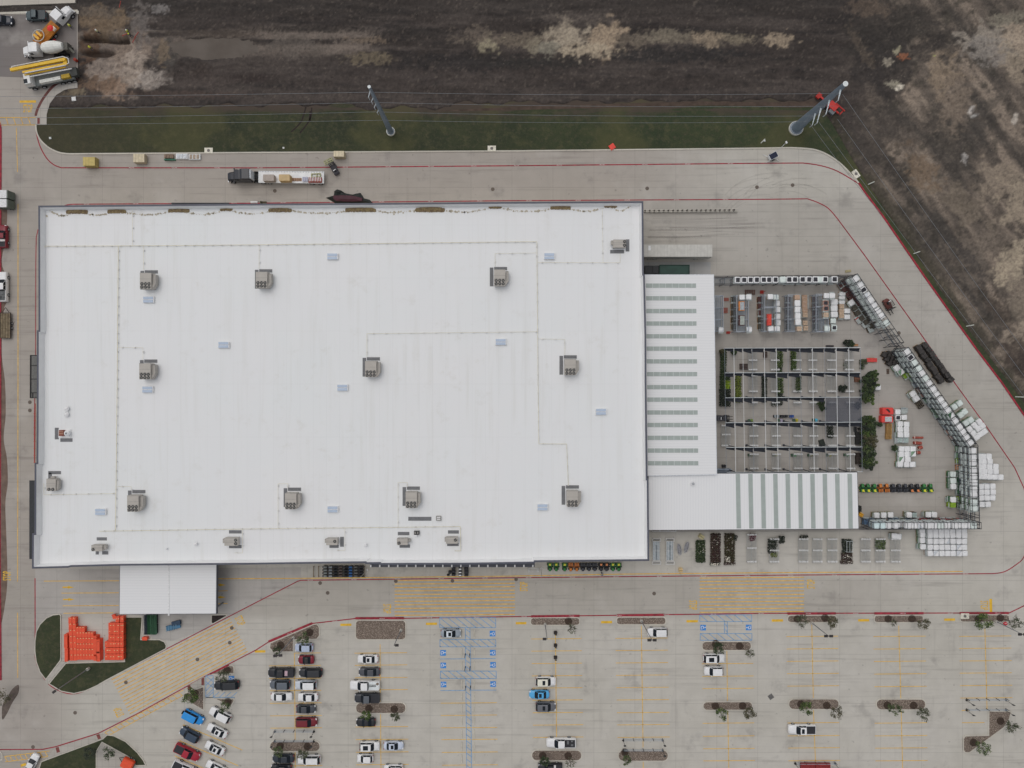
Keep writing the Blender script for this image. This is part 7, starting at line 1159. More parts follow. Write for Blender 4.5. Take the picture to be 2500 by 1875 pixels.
def forklift(lb, px, py, ang, col, carry=None):
    p = W(px, py, 1.2); o = thing('forklift', lb, 'forklift', (p[0], p[1], 0), ang); Cm = M(*col, .5)
    link('body', MB().loft([[(x, -.6 * k, .25), (x, .6 * k, .25), (x, .6 * k, z), (x, -.6 * k, z)] for x, z, k in ((-1.35, .8, .7), (-1.15, 1.0, 1), (.0, 1.0, 1), (.9, .7, 1))]).mesh('body', [Cm]), o); link('seat', MB().box(-.35, 0, 1.0, .5, .5, .15).box(-.6, 0, 1.0, .12, .5, .5).mesh('seat', [BLK()]), o)
    cg_ = MB(); [cg_.cyl((x, y, .9), (x * .8, y, 2.1), .05, n=4) for x in (-.9, .6) for y in (-.52, .52)]; [cg_.box(-.6 + k * .25, 0, 2.1, .07, 1.1, .06) for k in range(5)]; [cg_.box(-.1, y, 2.1, 1.3, .07, .07) for y in (-.52, .52)]
    link('roll_cage', cg_.mesh('roll_cage', [BLK()]), o); link('roof_light', MB().box(-.75, 0, 2.15, .14, .6, .05).mesh('roof_light', [M(200, 206, 206)]), o); ms = MB(); fork_mast(ms, 1.05); link('mast', ms.mesh('mast', [M(52, 54, 54)]), o)
    for s in (-1, 1): link('fork', MB().box(1.75, s * .3, .12, 1.3, .12, .06).mesh('fork', [BLK()]), o); add_wheel(o, .75, s * .55, .34, .24); add_wheel(o, -.85, s * .5, .28, .22)
    return o
fa = math.atan2(410 - 300 + 0, -(1950 - 1870)); forklift('dark forklift carrying an olive timber frame behind the flatbed', *zf(1955, 375), math.radians(118), (60, 58, 64))
p = W(*zf(1850, 240), 1.4); mb = MB(); [mb.box(0, y, 0, 2.0, .13, .3) for y in (-.4, .0, .4)]; [mb.box(x, 0, .1, .14, .9, .28) for x in (-.9, -.3, .4, .9)]
tag(link('timber_frame', mb.mesh('timber_frame', [M(150, 150, 112)]), None, (p[0], p[1], .9), math.radians(28)), 'olive timber frame held on the forks of the dark forklift', 'frame')
forklift('dark red and green forklift outside the slanted racks', *z2(1560, 925), math.radians(-60), (96, 52, 46)); forklift('grey forklift at the left edge under the pergola', *e3(225, 357), 0.0, (74, 74, 80))
for lb, x, y, w, d_, h, c in (('yellow wrapped stack on the back road, leftmost of three', 217, 394, 30, 22, 1.5, (176, 158, 96)), ('cream wrapped stack at the back road kerb', 339, 386, 28, 21, 1.3, (184, 172, 146)), ('cream wrapped stack on the kerb near the forklift', 827, 375.5, 26, 14.5, 1.6, (190, 178, 152))):
    p = W(x, y, h); o = thing('wrapped_stack', lb, 'stack', (p[0], p[1], 0)); link('pallet', cached('wpl', lambda: MB().box(0, .6, 0, 2.3, .1, .12).box(0, -.6, 0, 2.3, .1, .12).box(0, 0, 0, 2.3, .1, .12).mesh('pallet', [WOOD()])), o)
    link('load', MB().loft([[(q[0] * k, q[1] * k, z) for q in rr2(w * S, d_ * S, .08)] for z, k in ((.12, 1), (h * .6, 1.01), (h, .96))]).mesh('load', [M(*[int(v * .86) for v in c], .7, .15, 2)]), o); tp = MB().box(0, 0, h, w * S * .95, d_ * S * .93, .03)
    for k in range(3): tp.box(-.7 + .7 * k, 0, h + .025, .04, d_ * S * .95, .02, 0, 1)
    link('top_sheet', tp.mesh('top_sheet', [M(*c, .6, .12, 1.5), M(*[int(v * .75) for v in c])]), o)
for lb, x, y, w, d_, c in (('brown board bundle on the back road kerb', 411, 381, 22, 9, (130, 110, 94)), ('green pipe bundle below the brown boards', 413, 389, 27, 3, (52, 104, 84)), ('left white carton bundle on the back road kerb', 443, 381, 28, 13, (206, 210, 214)), ('right white and brown carton bundle on the back road kerb', 474, 382.5, 28, 13, (200, 204, 208))):
    p = W(x, y, .6); mb = MB().box(0, 0, 0, w * S, d_ * S, .5)
    for k in range(3): mb.box((-.3 + .3 * k) * w * S, 0, .5, w * S * .2, d_ * S * .8, .12, 0, 1)
    nm = 'pipe_bundle' if 'pipe' in lb else 'board_bundle' if 'board' in lb else 'carton_bundle'; tag(link(nm, mb.mesh(nm, [M(*c), M(*((150, 134, 118) if 'brown cart' in lb else [min(250, int(v * .9)) for v in c]))]), None, (p[0], p[1], 0)), lb, 'bundle')
# crumpled tarpaulin behind the store
zt_ = T(625, 469, 3.538); ol = [zt_(*q) for q in ((605, 50), (650, 36), (672, 42), (676, -8), (700, -25), (735, -14), (770, 10), (850, 25), (905, 8), (935, 55), (985, 68), (1010, 96), (900, 104), (760, 104), (690, 102), (650, 75))]
cx_, cy_ = sum(q[0] for q in ol) / len(ol), sum(q[1] for q in ol) / len(ol); c = W(cx_, cy_); mb = MB(); rg = []
for k, z in ((1.0, .0), (.97, .25), (.72, .7), (.5, .55), (.25, .9)):
    rg.append([((W(*q)[0] - c[0]) * k, (W(*q)[1] - c[1]) * k, z * random.Random(int(q[0] + k * 9)).uniform(.5, 1.3)) for q in ol])
mb.loft(rg); o = thing('tarpaulin', 'crumpled black tarpaulin with a dark red fold against the back wall', 'tarpaulin', c); link('black_cover', mb.mesh('black_cover', [M(30, 34, 32, .6, .3, .8)]), o)
fq = [zt_(*q) for q in ((672, 40), (760, 36), (850, 42), (930, 62), (925, 88), (800, 92), (700, 86), (676, 66))]; link('red_fold', MB().loft([[((W(*q)[0] - c[0]) * k, (W(*q)[1] - c[1]) * k, z) for q in fq] for k, z in ((1, .75), (.97, 1.0), (.6, 1.18))]).mesh('red_fold', [M(64, 26, 38, .6, .25, 1)]), o)
# dock: semi trailer, compactor, ladder rail
p = W(1655, 612, 4.0); q0, q1 = W(1560, 598, 4), W(1739, 626, 4); o = thing('semi_trailer', 'pale grey box trailer backed into the dock at the right of the store', 'trailer', ((q0[0] + q1[0]) / 2, (q0[1] + q1[1]) / 2, 0)); L = q1[0] - q0[0]
link('box', MB().box(0, 0, 1.1, L, 2.55, 2.88).mesh('box', [M(170, 168, 162, .6)]), o); rb = MB().box(0, 0, 3.98, L, 2.6, .04)
for k in range(22): rb.box(-L / 2 + .4 + k * L / 22, 0, 4.02, .05, 2.5, .015, 0, 1)
link('roof', rb.mesh('roof', [M(172, 170, 164, .6, .08, 1), M(160, 158, 152)]), o); link('roof_patch', MB().box(-5.6, .55, 4.03, .5, 1.0, .05).mesh('roof_patch', [M(208, 210, 208)]), o)
for x in (-5, -3.8, 5.2):
    for s in (-1, 1): add_wheel(o, x, s * 1.05, .5, .3)
p0, p1 = W(1611, 647, 2.4), W(1683, 670, 2.4); o = thing('compactor', 'dark green waste compactor container beside the garden roof', 'container', ((p0[0] + p1[0]) / 2, (p0[1] + p1[1]) / 2, 0)); L, D_ = p1[0] - p0[0], p0[1] - p1[1]; GRN = M(36, 62, 54, .6, .2, 1)
link('container', MB().box(0, 0, .2, L, D_, 2.0).mesh('container', [GRN]), o); rmx = MB()
for s in (-1, 1): rmx.box(0, s * D_ / 2, 2.15, L + .1, .16, .2)
rmx.box(-L / 2, 0, 2.15, .16, D_, .2).box(L / 2, 0, 2.15, .16, D_, .2)
for k in range(9): rmx.box(-L / 2 + (k + .5) * L / 9, -D_ / 2 - .06, .3, .1, .12, 1.8)
link('rim', rmx.mesh('rim', [M(30, 52, 46)]), o); link('ram_box', MB().box(-L / 2 - 1.6, 0, .3, 3.0, 2.0, 1.5).box(-L / 2 - .8, .1, 1.8, 1.2, 1.6, .25).mesh('ram_box', [M(46, 48, 50, .7)]), o)
o = thing('dock_rail', 'ladder like guard rail beside the empty dock lane', 'rail', W(1572, 515)); a, b = Vector(W(1572, 514.5, .9)), Vector(W(1801, 512.5, .9)); a0 = Vector(o.location); mb = MB()
for s in (-.22, .22): mb.cyl(a - a0 + Vector((0, s, 0)), b - a0 + Vector((0, s, 0)), .06, n=5)
link('rail', mb.mesh('rail', [M(176, 172, 162, .6)]), o)
for k in range(20): q = a + (b - a) * (k + .3) / 20 - a0; link('post', cached('dkp', lambda: MB().box(0, 0, -.0, .22, .42, .95).mesh('post', [M(66, 60, 56)])), o, (q.x, q.y, 0))
struct('dock_wall', MB().box(*[(W(1572, 519)[i] + W(1800, 517)[i]) / 2 for i in (0, 1)], -.1, 20.4, .3, .35), M(150, 146, 138, .9))
# ---------------------------------------------------------------- construction machines, top left
zk = T(0, 0, 7.541)
o = truck('white concrete mixer truck with a white drum at the construction lot', 88, 121, PI + .06, (206, 212, 212), 'mixer_truck', 'concrete mixer', True, 1, 6.5); DR = M(208, 208, 198, .5, .08, 1)
link('drum', MB().loft([[(x, r * math.cos(q * .393), 2.45 + (x + 4.5) * -.09 + r * math.sin(q * .393)) for q in range(16)] for x, r in ((-1.5, .5), (-2.0, 1.0), (-3.2, 1.28), (-4.6, 1.25), (-5.8, .95), (-6.4, .7))]).mesh('drum', [DR]), o)
link('chute', MB().tube([(-6.4, 0, 2.4), (-7.2, .2, 1.9), (-7.9, .9, 1.2)], .28, 7).box(-6.9, 0, 1.0, .8, 1.6, 1.6, 0, 1).mesh('chute', [M(110, 108, 100, .7), M(84, 82, 76, .7)]), o); link('water_tank', MB().cyl((-2.2, -1.05, 1.3), (-3.6, -1.05, 1.3), .3, n=9).cyl((-4.0, -1.05, 1.2), (-5.6, -1.05, 1.2), .28, n=9).mesh('water_tank', [M(190, 192, 188)]), o)
for x in (-3.6, -4.8, -5.9):
    for s in (-1, 1): add_wheel(o, x, s * 1.0, .5, .5)
p = W(110, 176, 2.0); o = thing('boom_pump_truck', 'concrete pump truck with a long folded yellow boom', 'pump truck', (p[0], p[1], 0), math.radians(11)); YW = M(198, 158, 26, .4, .1, 1)
link('chassis', MB().box(.5, -1.1, .8, 10.4, 2.4, .6).mesh('chassis', [M(96, 100, 100, .6)]), o); link('cab', MB().loft([[(x, -2.3, .7), (x, .1, .7), (x, .0, z), (x, -2.2, z)] for x, z in ((-4.6, 2.2), (-4.3, 2.9), (-3.0, 2.9), (-2.9, 2.4))]).mesh('cab', [M(206, 206, 200, .4)]), o); link('cab_window', MB().box(-4.0, -1.6, 2.9, .8, .9, .03).mesh('cab_window', [GLASS()]), o)
link('boom', MB().box(-.3, 1.0, 3.2, 12.0, .62, .55).box(5.4, .6, 3.0, .8, 1.4, .5).box(.8, .15, 3.0, 9.6, .4, .45).box(.6, -.35, 2.8, 9.0, .18, .3).mesh('boom', [YW]), o); pw3 = MB()
for y, x0_, x1_ in ((1.75, -6.0, 5.2), (-.15, -3.5, 5.4), (-1.15, -2.6, 6.6)): pw3.cyl((x0_, y, 3.4), (x1_, y, 3.4), .1, n=6)
pw3.tube([(-6.0, 1.75, 3.4), (-6.3, 1.2, 3.4), (-6.0, .9, 3.4)], .1, 5).tube([(5.2, 1.75, 3.4), (6.2, 1.2, 3.4), (6.2, .2, 3.4), (5.4, -.15, 3.4)], .1, 5)
link('delivery_pipe', pw3.mesh('delivery_pipe', [M(206, 206, 204, .4)]), o); link('side_box', MB().box(.8, -1.9, 1.4, 4.6, .7, .8).box(4.2, -1.7, 1.4, 1.8, .8, .7, 0, 1).mesh('side_box', [M(196, 196, 190), M(168, 140, 48)]), o); link('hopper', MB().box(6.0, -1.0, 1.0, 1.4, 1.8, .9).mesh('hopper', [M(60, 62, 60)]), o); link('pump_unit', MB().box(-3.0, 2.2, 1.2, 1.5, .8, .9).box(-5.0, 2.4, 1.0, 1.6, .5, .4).mesh('pump_unit', [M(44, 46, 52)]), o)
for x in (-3.7, -1.6, 2.6, 4.0, 5.2):
    for s in (-2.3, .1): add_wheel(o, x, s, .5, .35)
o = truck('white truck cab of the orange flatbed with an orange drum', *zk(1085, 320), math.radians(48), (206, 212, 214), 'flatbed_truck', 'truck', True, 1, 6.0)
link('bed', MB().box(-4.6, 0, 1.15, 6.0, 2.5, .25).mesh('bed', [M(150, 96, 30, .7, .2, 2)]), o); sl_ = MB()
for k in range(6): sl_.box(-4.6, -1.2 + .18 * k, 1.42, 5.6, .08, .06)
link('bed_slats', sl_.mesh('bed_slats', [M(176, 112, 32, .7)]), o); link('hose_reel', MB().tube([(-5.9 + 1.25 * math.cos(q * .449), .75 + 1.25 * math.sin(q * .449), 1.75) for q in range(15)], .09, 5).mesh('hose_reel', [M(176, 176, 172)]), o); link('orange_drum', MB().box(-5.55, .75, 1.4, .5, 1.5, .6).box(-6.4, .75, 1.4, .5, 1.5, .6).mesh('orange_drum', [M(214, 150, 44, .5)]), o)
link('white_load', MB().box(-2.6, -.75, 1.42, .8, .8, .4).mesh('white_load', [M(196, 188, 172)]), o)
for x in (-3.6, -5.2):
    for s in (-1, 1): add_wheel(o, x, s * 1.0, .5, .45)
p = W(*zk(905, 505), 3.2); o = thing('umbrella', 'red sun umbrella above the orange flatbed truck', 'umbrella', (p[0], p[1], 0)); link('canopy', MB().loft([[(r * math.cos(q * .785), r * math.sin(q * .785), z) for q in range(8)] for r, z in ((.72, 2.9), (.45, 3.15), (.05, 3.3))]).mesh('canopy', [M(212, 50, 44, .6, .08, 1)]), o); link('pole', MB().cyl((0, 0, 1.4), (0, 0, 3.2), .03, n=5).mesh('pole', [STEEL()]), o)
for lb, x, y, c_ in (('small red toolbox on the ground beside the mixer truck', 1010, 755, (176, 42, 46)), ('small red drum at the edge of the construction lot', 1415, 1122, (150, 54, 40))):
    p = W(*zk(x, y)); tag(link('toolbox' if 'tool' in lb else 'drum', (MB().box(0, 0, 0, .7, .45, .4, .5).box(0, 0, .4, .3, .1, .1, .5) if 'tool' in lb else MB().cyl((0, 0, 0), (0, 0, .8), .32, n=12).cyl((0, 0, .8), (0, 0, .85), .2, n=8)).mesh('toolbox', [M(*c_)]), None, p), lb, 'toolbox' if 'tool' in lb else 'drum')
# red trencher behind the right power pole
p = W(2030, 258, 1.0); o = thing('trencher', 'red trenching machine half hidden under the right power pole', 'machine', (p[0], p[1], .05), math.radians(-42)); RD = M(168, 44, 38, .5, .15, 2)
link('body', MB().box(0, 0, .5, 2.6, 1.5, .9).box(1.6, 0, .4, 1.4, .3, .3).box(-2.4, .1, .3, 2.4, .35, .35).mesh('body', [RD]), o); link('hood', MB().box(.9, -.9, .7, 1.3, 1.1, .5).mesh('hood', [M(96, 100, 104)]), o); link('arm', MB().box(1.6, .8, 1.2, 2.6, .25, .25).box(2.6, .2, 1.0, .25, 1.2, .25).box(-3.5, 0, .2, .9, 1.2, .5).mesh('arm', [M(150, 40, 34)]), o)
for x in (-.9, .9):
    for s in (-1, 1): add_wheel(o, x, s * .85, .42, .35)
# light tower with a solar panel
p = W(1889, 379.5, 1.6); o = thing('solar_light_tower', 'mobile light tower with a dark solar panel at the back road bend', 'light tower', (p[0], p[1], 0), math.radians(28)); link('panel', MB().box(0, 0, 1.5, 1.7, 1.15, .06).mesh('panel', [M(26, 32, 52, .2)]), o)
link('frame', MB().box(0, 0, 1.43, 1.9, 1.3, .06).box(0, 0, .3, 1.6, .9, .5).cyl((.7, .3, .5), (1.9, .75, 5.0), .05, n=5).cyl((-.7, .5, .4), (-1.3, 1.4, .2), .05, n=5).cyl((.6, -.5, .4), (1.1, -1.5, .2), .05, n=5).cyl((-.7, -.5, .4), (-1.6, -.4, .2), .05, n=5).mesh('frame', [M(196, 198, 200)]), o); link('lamp_head', MB().box(2.0, .8, 5.0, .3, .5, .2).mesh('lamp_head', [WHITE()]), o); add_wheel(o, 0, .7, .3, .2); add_wheel(o, 0, -.7, .3, .2)
p = W(*zo(0, 0)) if 0 else W(*b0(1100, 1625), .9); o = thing('orange_trailer', 'orange covered trailer on the planter pad at the bottom left', 'trailer', (p[0], p[1], 0), math.radians(-28)); link('cover', MB().loft([[(x_ * k, y_ * k, z) for x_, y_ in rr2(2.6, 2.2, .2)] for z, k in ((.5, 1), (1.1, .98), (1.3, .85))]).mesh('cover', [M(208, 72, 40, .5, .12, 1)]), o); link('frame', MB().box(0, 0, .35, 2.7, 1.9, .15).tube([(-1.3, .6, .4), (-2.3, 0, .4), (-1.3, -.6, .4)], .06, 4).mesh('frame', [BLK()]), o)
for s in (-1, 1): add_wheel(o, 0, s * 1.1, .32, .2)
# ================================================================ poles, trees, corrals, people, small things
def lamp(lb, bx, by, hx, hy, zh, heads):
    b = W(bx, by); hh = W(hx, hy, zh); o = thing('lamp_post', lb, 'lamp post', b, 0, 'parking lot lamp posts'); d = Vector(hh) - Vector(b)
    link('concrete_base', cached('lpb', lambda: MB().cyl((0, 0, 0), (0, 0, .75), .32, n=12).mesh('concrete_base', [M(160, 156, 148)])), o); link('pole', MB().cyl((0, 0, .7), (0, 0, zh), .11, .075, 8).mesh('pole', [M(112, 114, 118, .5)]), o)
    hd = cached('lph', lambda: MB().box(.55, 0, 0, .75, .5, .14).box(.1, 0, .03, .3, .12, .08).mesh('lamp_head', [M(44, 40, 40, .5)]))
    for a in heads: link('lamp_head', hd, o, (0, 0, zh), math.radians(a))
for lb, f, bx, by, hx, hy, hd in (('left lamp post with one head, on the big gravel island', b1, 1255, 462, 1197, 600, (0,)), ('lamp post with two heads on the notched gravel island', b1, 330, 525, 195, 693, (5, 185)), ('lamp post with one head on the first thin gravel island', b2, 285, 412, 298, 545, (180,)), ('lamp post with two heads above the white compact suv', b2, 1115, 382, 1225, 545, (0, 180)), ('lamp post with two heads between two slender trees', b3, 375, 402, 520, 522, (0, 180)), ('lamp post with two heads at the far right island', b3, 1960, 388, 2195, 508, (0, 180)), ('lamp post on the turf island beside the orange bins', b0, 770, 797, 480, 975, (215,))):
    b = Vector(f(bx, by)) - Vector((1250, 937.5)); h = Vector(f(hx, hy)) - Vector((1250, 937.5)); k = h.length / b.length; lamp(lb, *f(bx, by), *f(hx, hy), H * (1 - 1 / k), hd)
for lb, x, y, zh in (('thin white post at the barbecue display', 897.5, 1391, 5.5), ('thin post left of the lawn tractors', 1322, 1386.5, 7)):
    b = W(x, y); o = thing('thin_post', lb, 'post', b); link('pole', MB().cyl((0, 0, 0), (-.35, -.1, zh), .07, n=6).mesh('pole', [M(176, 176, 172)]), o); link('base', MB().cyl((0, 0, 0), (0, 0, .4), .2, n=10).mesh('base', [WHITE()]), o)
TR = [(b1, 215, 598, 180, 645, 2.2, 1.0, 'dark', .8, True), (b1, 465, 487, 415, 545, 3.0, 1.25, 'tree', 1.6, False), (b1, 975, 1143, 955, 1205, 3.0, 1.2, 'green', 1.7, False), (b1, 1195, 1150, 1203, 1222, 3.0, 1.05, 'grey', 1.3, False), (b1, 210, 1468, 190, 1520, 2.6, 1.2, 'tree', 1.5, False), (b1, 445, 1470, 405, 1540, 3.0, 1.25, 'grey', 1.6, False),
      (b2, 487, 390, 518, 460, 3.0, .95, 'grey', .35, True), (b2, 1758, 585, 1772, 620, 3.0, 1.35, 'dark', 1.6, True), (b2, 1965, 605, 2055, 670, 3.4, 1.0, 'grey', .5, True), (b2, 1755, 1122, 1812, 1190, 3.0, 1.3, 'green', 1.7, False), (b2, 1990, 1120, 2050, 1185, 3.0, 1.35, 'brown', 1.5, True), (b2, 265, 1550, 280, 1605, 2.8, 1.15, 'dark', 1.9, False), (b2, 485, 1553, 508, 1620, 3.0, 1.1, 'grey', .3, True), (b2, 975, 1522, 992, 1592, 3.0, 1.0, 'tree', .9, True),
      (b3, 252, 370, 295, 390, 3.0, 1.35, 'grey', .9, True), (b3, 490, 362, 555, 405, 3.0, 1.3, 'brown', 1.7, False), (b3, 1035, 370, 1085, 402, 2.6, .7, 'grey', .25, True), (b3, 1240, 368, 1345, 415, 3.2, 1.35, 'brown', 1.5, False), (b3, 1815, 372, 1860, 390, 3.4, 1.95, 'green', 3.6, False), (b3, 2003, 362, 2140, 405, 3.6, 1.3, 'grey', .9, True), (b3, 282, 1105, 325, 1140, 3.0, 1.35, 'green', 2.2, False), (b3, 505, 1118, 590, 1175, 3.2, 1.3, 'brown', 1.0, True),
      (b3, 1028, 1115, 1092, 1148, 3.0, 1.35, 'tree', 1.8, False), (b3, 1254, 1116, 1345, 1185, 3.2, 1.35, 'grey', 1.3, True), (b3, 2005, 1252, 2105, 1305, 3.2, 1.35, 'grey', 1.4, True), (b3, 1772, 1437, 1852, 1488, 3.2, 1.5, 'green', 2.1, False), (b0, 1962, 812, 1925, 862, 3.0, 1.25, 'grey', 1.4, False), (b0, 1685, 1010, 1655, 1045, 3.0, 1.6, 'green', 3.2, False), (b0, 1970, 1085, 1942, 1130, 2.8, 1.25, 'tree', 1.5, False), (b0, 960, 1505, 945, 1525, 3.0, 1.45, 'dark', 1.2, True), (b0, 800, 1510, 775, 1535, 2.4, 1.4, 'black', 1.5, False), (b0, 20, 1035, 4, 1050, 3.0, 2.2, 'brown', 2.4, False)]
DESC = {'dark': 'dark leaved', 'tree': 'mid green', 'green': 'bright green', 'grey': 'grey green', 'brown': 'olive brown', 'black': 'blackish green'}
SPOT = ['at the left end of the notched island', 'at the right end of the notched island', 'above the black coupe', 'right of the one above the black coupe', 'left of pair by the left cart corral', 'right of pair by the left cart corral', 'on the first thin island right of the accessible bays', 'overhanging the white suv with a sunroof', 'leaning right beside the white suv with a sunroof', 'left of pair on the island below the two white suvs', 'right of pair on the island below the two white suvs', 'beside the white pickup with scrap', 'right of the one beside the white pickup', 'on the island with the middle cart corral',
        'left of pair below the second crosswalk', 'right of pair below the second crosswalk', 'left of pair on the next thin island', 'right of pair on the next thin island', 'on the far right island, the densest', 'beside the red no entry sign', 'left of pair above the lone white pickup', 'right of pair above the lone white pickup', 'left of pair on the right oblong island', 'right of pair on the right oblong island', 'at the top of the angular right island', 'at the bottom of the angular right island', 'leaning over the long black suv', 'filling the triangular island', 'over the white suv of the slanted row', 'beside the orange trailer', 'on the turf at the bottom left', 'at the left edge by the mud']
for k, (f, bx, by, cx, cy, zc, R, kd, dn, tw) in enumerate(TR): tree('%s %stree %s' % (DESC[kd], 'twiggy ' if tw else '', SPOT[k]), *f(bx, by), *f(cx, cy), zc, R, kd, dn * 1.15, seed=k, twiggy=tw, group='young parking lot trees', ring=k not in (29, 30, 31))
# power poles and wires
PG = M(104, 116, 128, .45, .08, .6)
def pylon(lb, bx, by, tx, ty, r0, r1, zb, arms, zt):
    b = Vector(W(bx, by)); o = thing('power_pole', lb, 'power pole', (b.x, b.y, .05)); link('footing', MB().cyl((0, 0, 0), (0, 0, .5), zb, n=24).cyl((0, 0, .5), (0, 0, .56), r0 * 1.35, n=16, m=1).mesh('footing', [M(186, 184, 176, .9), M(120, 128, 136)]), o)
    link('shaft', MB().cyl((0, 0, .5), (0, 0, zt), r0, r1, 16).mesh('shaft', [PG]), o); link('top_plate', MB().cyl((0, 0, zt), (0, 0, zt + .05), r1 * 1.1, n=16).mesh('top_plate', [M(196, 204, 206, .5)]), o)
    for z, dx, dy, L in arms:
        d = Vector((dx, dy, 0)).normalized(); link('davit_arm', MB().cyl(d * r1 * .6 + Vector((0, 0, z)), d * L + Vector((0, 0, z + .3)), .2 if r0 > .8 else .1, .07, 8).mesh('davit_arm', [M(176, 184, 188, .5)]), o); link('insulator', MB().cyl(d * L + Vector((0, 0, z + .3)), d * L + Vector((0, 0, z - .9)), .09, n=8).mesh('insulator', [M(150, 154, 158)]), o)
    return b
pylon('left slim steel power pole on the grass verge', 954.5, 322.5, 902.6, 205, .62, .28, .95, [(22.4, -.2, -1, 1.6), (19.2, -.35, -1, 1.2), (16.4, -.35, -1, 1.2), (13.5, -.35, -1, 1.1)], 23.6)
pylon('right thick steel power pole with four arms at the bend', 1942, 314.5, 2062, 204, 1.08, .46, 1.55, [(21.5, -.28, -1, 2.6), (17.0, -.3, -1, 3.6), (13.2, -.3, -1, 3.9), (10.6, -.3, -1, 3.3)], 23.2)
WR = M(108, 112, 116, .6); wz = (21.8, 18.2, 15.4, 12.5); wy = ((232, 225, 227.5), (262.5, 250, 259), (286.5, 273, 283), (300.5, 293.5, 297))
P1, P2_ = Vector(W(954.5, 322.5)), Vector(W(1942, 314.5)); WLB = ('uppermost', 'second', 'third', 'lowest')
def wire(lb, a, b, sag, n=14):
    a, b = Vector(a), Vector(b); pts = [a.lerp(b, k / n) + Vector((0, 0, -sag * 4 * (k / n) * (1 - k / n))) for k in range(n + 1)]; tag(link('power_line', MB().tube(pts, .03, 4).mesh('power_line', [WR])), lb, 'power line', 'power lines on the verge')
ends = [((2057, 230), (2225.5, 466), (2500, 850)), ((2044.6, 291), (2172, 469), (2497, 910)), ((1994, 291), (2131, 469), (2482, 938)), ((1977, 301), (2045, 387), (2110, 470))]
for k in range(4):
    z = wz[k]; xa = (905, 913, 920, 930)[k]; xb = ends[k][0][0]; a = W(xa, wy[k][1], z); b = W(xb - 6, (227.5, 259, 283, 297)[k], z * .97)
    l = W(-300, (236, 268, 291, 305)[k], z * .99); wire('%s power line left of the slim pole' % WLB[k], l, a, .6); wire('%s power line between the two power poles' % WLB[k], a, b, 1.0)
    e = ends[k]; s_ = Vector(W(*e[0], z * .95)); d2 = Vector(e[2]) - Vector(e[1]); far = Vector(e[1]) + d2 * 1.6; wire('%s power line running off to the lower right' % WLB[k], s_, W(*far, z * .9), .5)
# corrals
def corral(lb, pts_top, pts_bot, f, signs):
    c = W(*f(*pts_top[2])); o = thing('cart_corral', lb, 'cart corral', c, 0, 'parking lot cart corrals')
    for row in (pts_top, pts_bot):
        B = [Vector(W(*f(*q))) - Vector(c) for q in row]
        for q in B: link('post', cached('crp', lambda: MB().cyl((0, 0, 0), (0, 0, 1.15), .07, n=6).mesh('post', [BLK()])), o, q)
        link('rail', MB().tube([q + Vector((0, 0, 1.0)) for q in B], .045, 5).tube([q + Vector((0, 0, .5)) for q in B], .045, 5).mesh('rail', [M(140, 150, 160, .5)]), o)
        for s in signs:
            q = B[s]; link('sign_post', cached('crs', lambda: MB().cyl((0, 0, 0), (0, 0, 2.6), .045, n=6).cyl((0, 0, 0), (0, 0, .25), .2, n=8).mesh('sign_post', [BLK()])), o, q + Vector((.0, -.35, 0))); link('sign', cached('crg', lambda: MB().box(0, 0, 2.2, .5, .08, .55).mesh('sign', [M(50, 52, 52)])), o, q + Vector((0, -.35, 0)))
for lb, f, xs_c, ya, yb, s in (('cart corral above the left oblong island', b1, (165, 250, 334, 418, 502), 1330, 1414, (0, 4)), ('cart corral above the middle oblong island', b2, (960, 1046, 1131, 1216, 1300), 1405, 1492, (0, 4)), ('cart corral above the angular right island', b3, (1712, 1800, 1884, 1970, 2052), 1058, 1145, (0, 4)), ('cart corral full of red carts at the bottom edge', b3, (232, 316, 405, 490, 576), 1606, 1690, (0, 4))): corral(lb, [(x, ya) for x in xs_c], [(x, yb) for x in xs_c], f, s)
for r_ in range(2):
    for k in range(2):
        p = W(*b3(345 + 130 * k, 1632 + 26 * r_), .8); mb = MB().box(0, 0, .4, 3.2, .62, .5)
        for q in range(12): mb.box(-1.5 + q * .27, 0, .9, .06, .7, .06, 0, 1)
        tag(link('shopping_carts', mb.mesh('shopping_carts', [M(110, 34, 38), M(160, 60, 56)]), None, p if 0 else (p[0], p[1], 0)), 'nested row of red shopping carts in the bottom corral, %s %s' % (('upper', 'lower')[r_], ('left', 'right')[k]), 'shopping carts', 'red cart rows')
# small street furniture
def disc(lb, pts, r, nm, cat, grp, c, h=.015):
    for k, (x, y) in enumerate(pts): tag(link(nm, cached((nm, r), lambda: MB().cyl((0, 0, -.03), (0, 0, h), r, n=20).cyl((0, 0, h), (0, 0, h + .006), r * .8, n=16, m=1).mesh(nm, [M(*c, .8, .15, 3), M(*[int(v * .9) for v in c], .8)])), None, W(x, y)), '%s, %s' % (lb, SPM[k]), cat, grp)
MH = [(781.6, 1423.5), (800, 1447.5), (966.4, 1418.7), (1104.6, 1418), (1260, 1414.5), (1597, 1449), (566, 1533), (561, 1569), (482, 1610), (307.5, 1666), (183.4, 1740), (80.6, 1823.7), (73, 982), (73, 1002), (671, 466), (1203, 462), (1580, 460), (1848, 457), (1935, 452), (2194.4, 813)]
SPM = ['upper one where the road bends left', 'lower one where the road bends left', 'at the left corner of the middle crosswalk', 'at the top edge of the middle crosswalk', 'at the right corner of the middle crosswalk', 'in the road between the two crosswalks', 'top right of the slanted crosswalk', 'right middle of the slanted crosswalk', 'centre of the slanted crosswalk', 'lower left of the slanted crosswalk', 'in the road below the turf island', 'at the bottom left corner', 'upper one by the left store wall', 'lower one by the left store wall', 'below the flatbed trailer', 'middle of the back road', 'back road right of the store corner', 'left of two near the back bend', 'right of two near the back bend', 'beside the slanted racks']
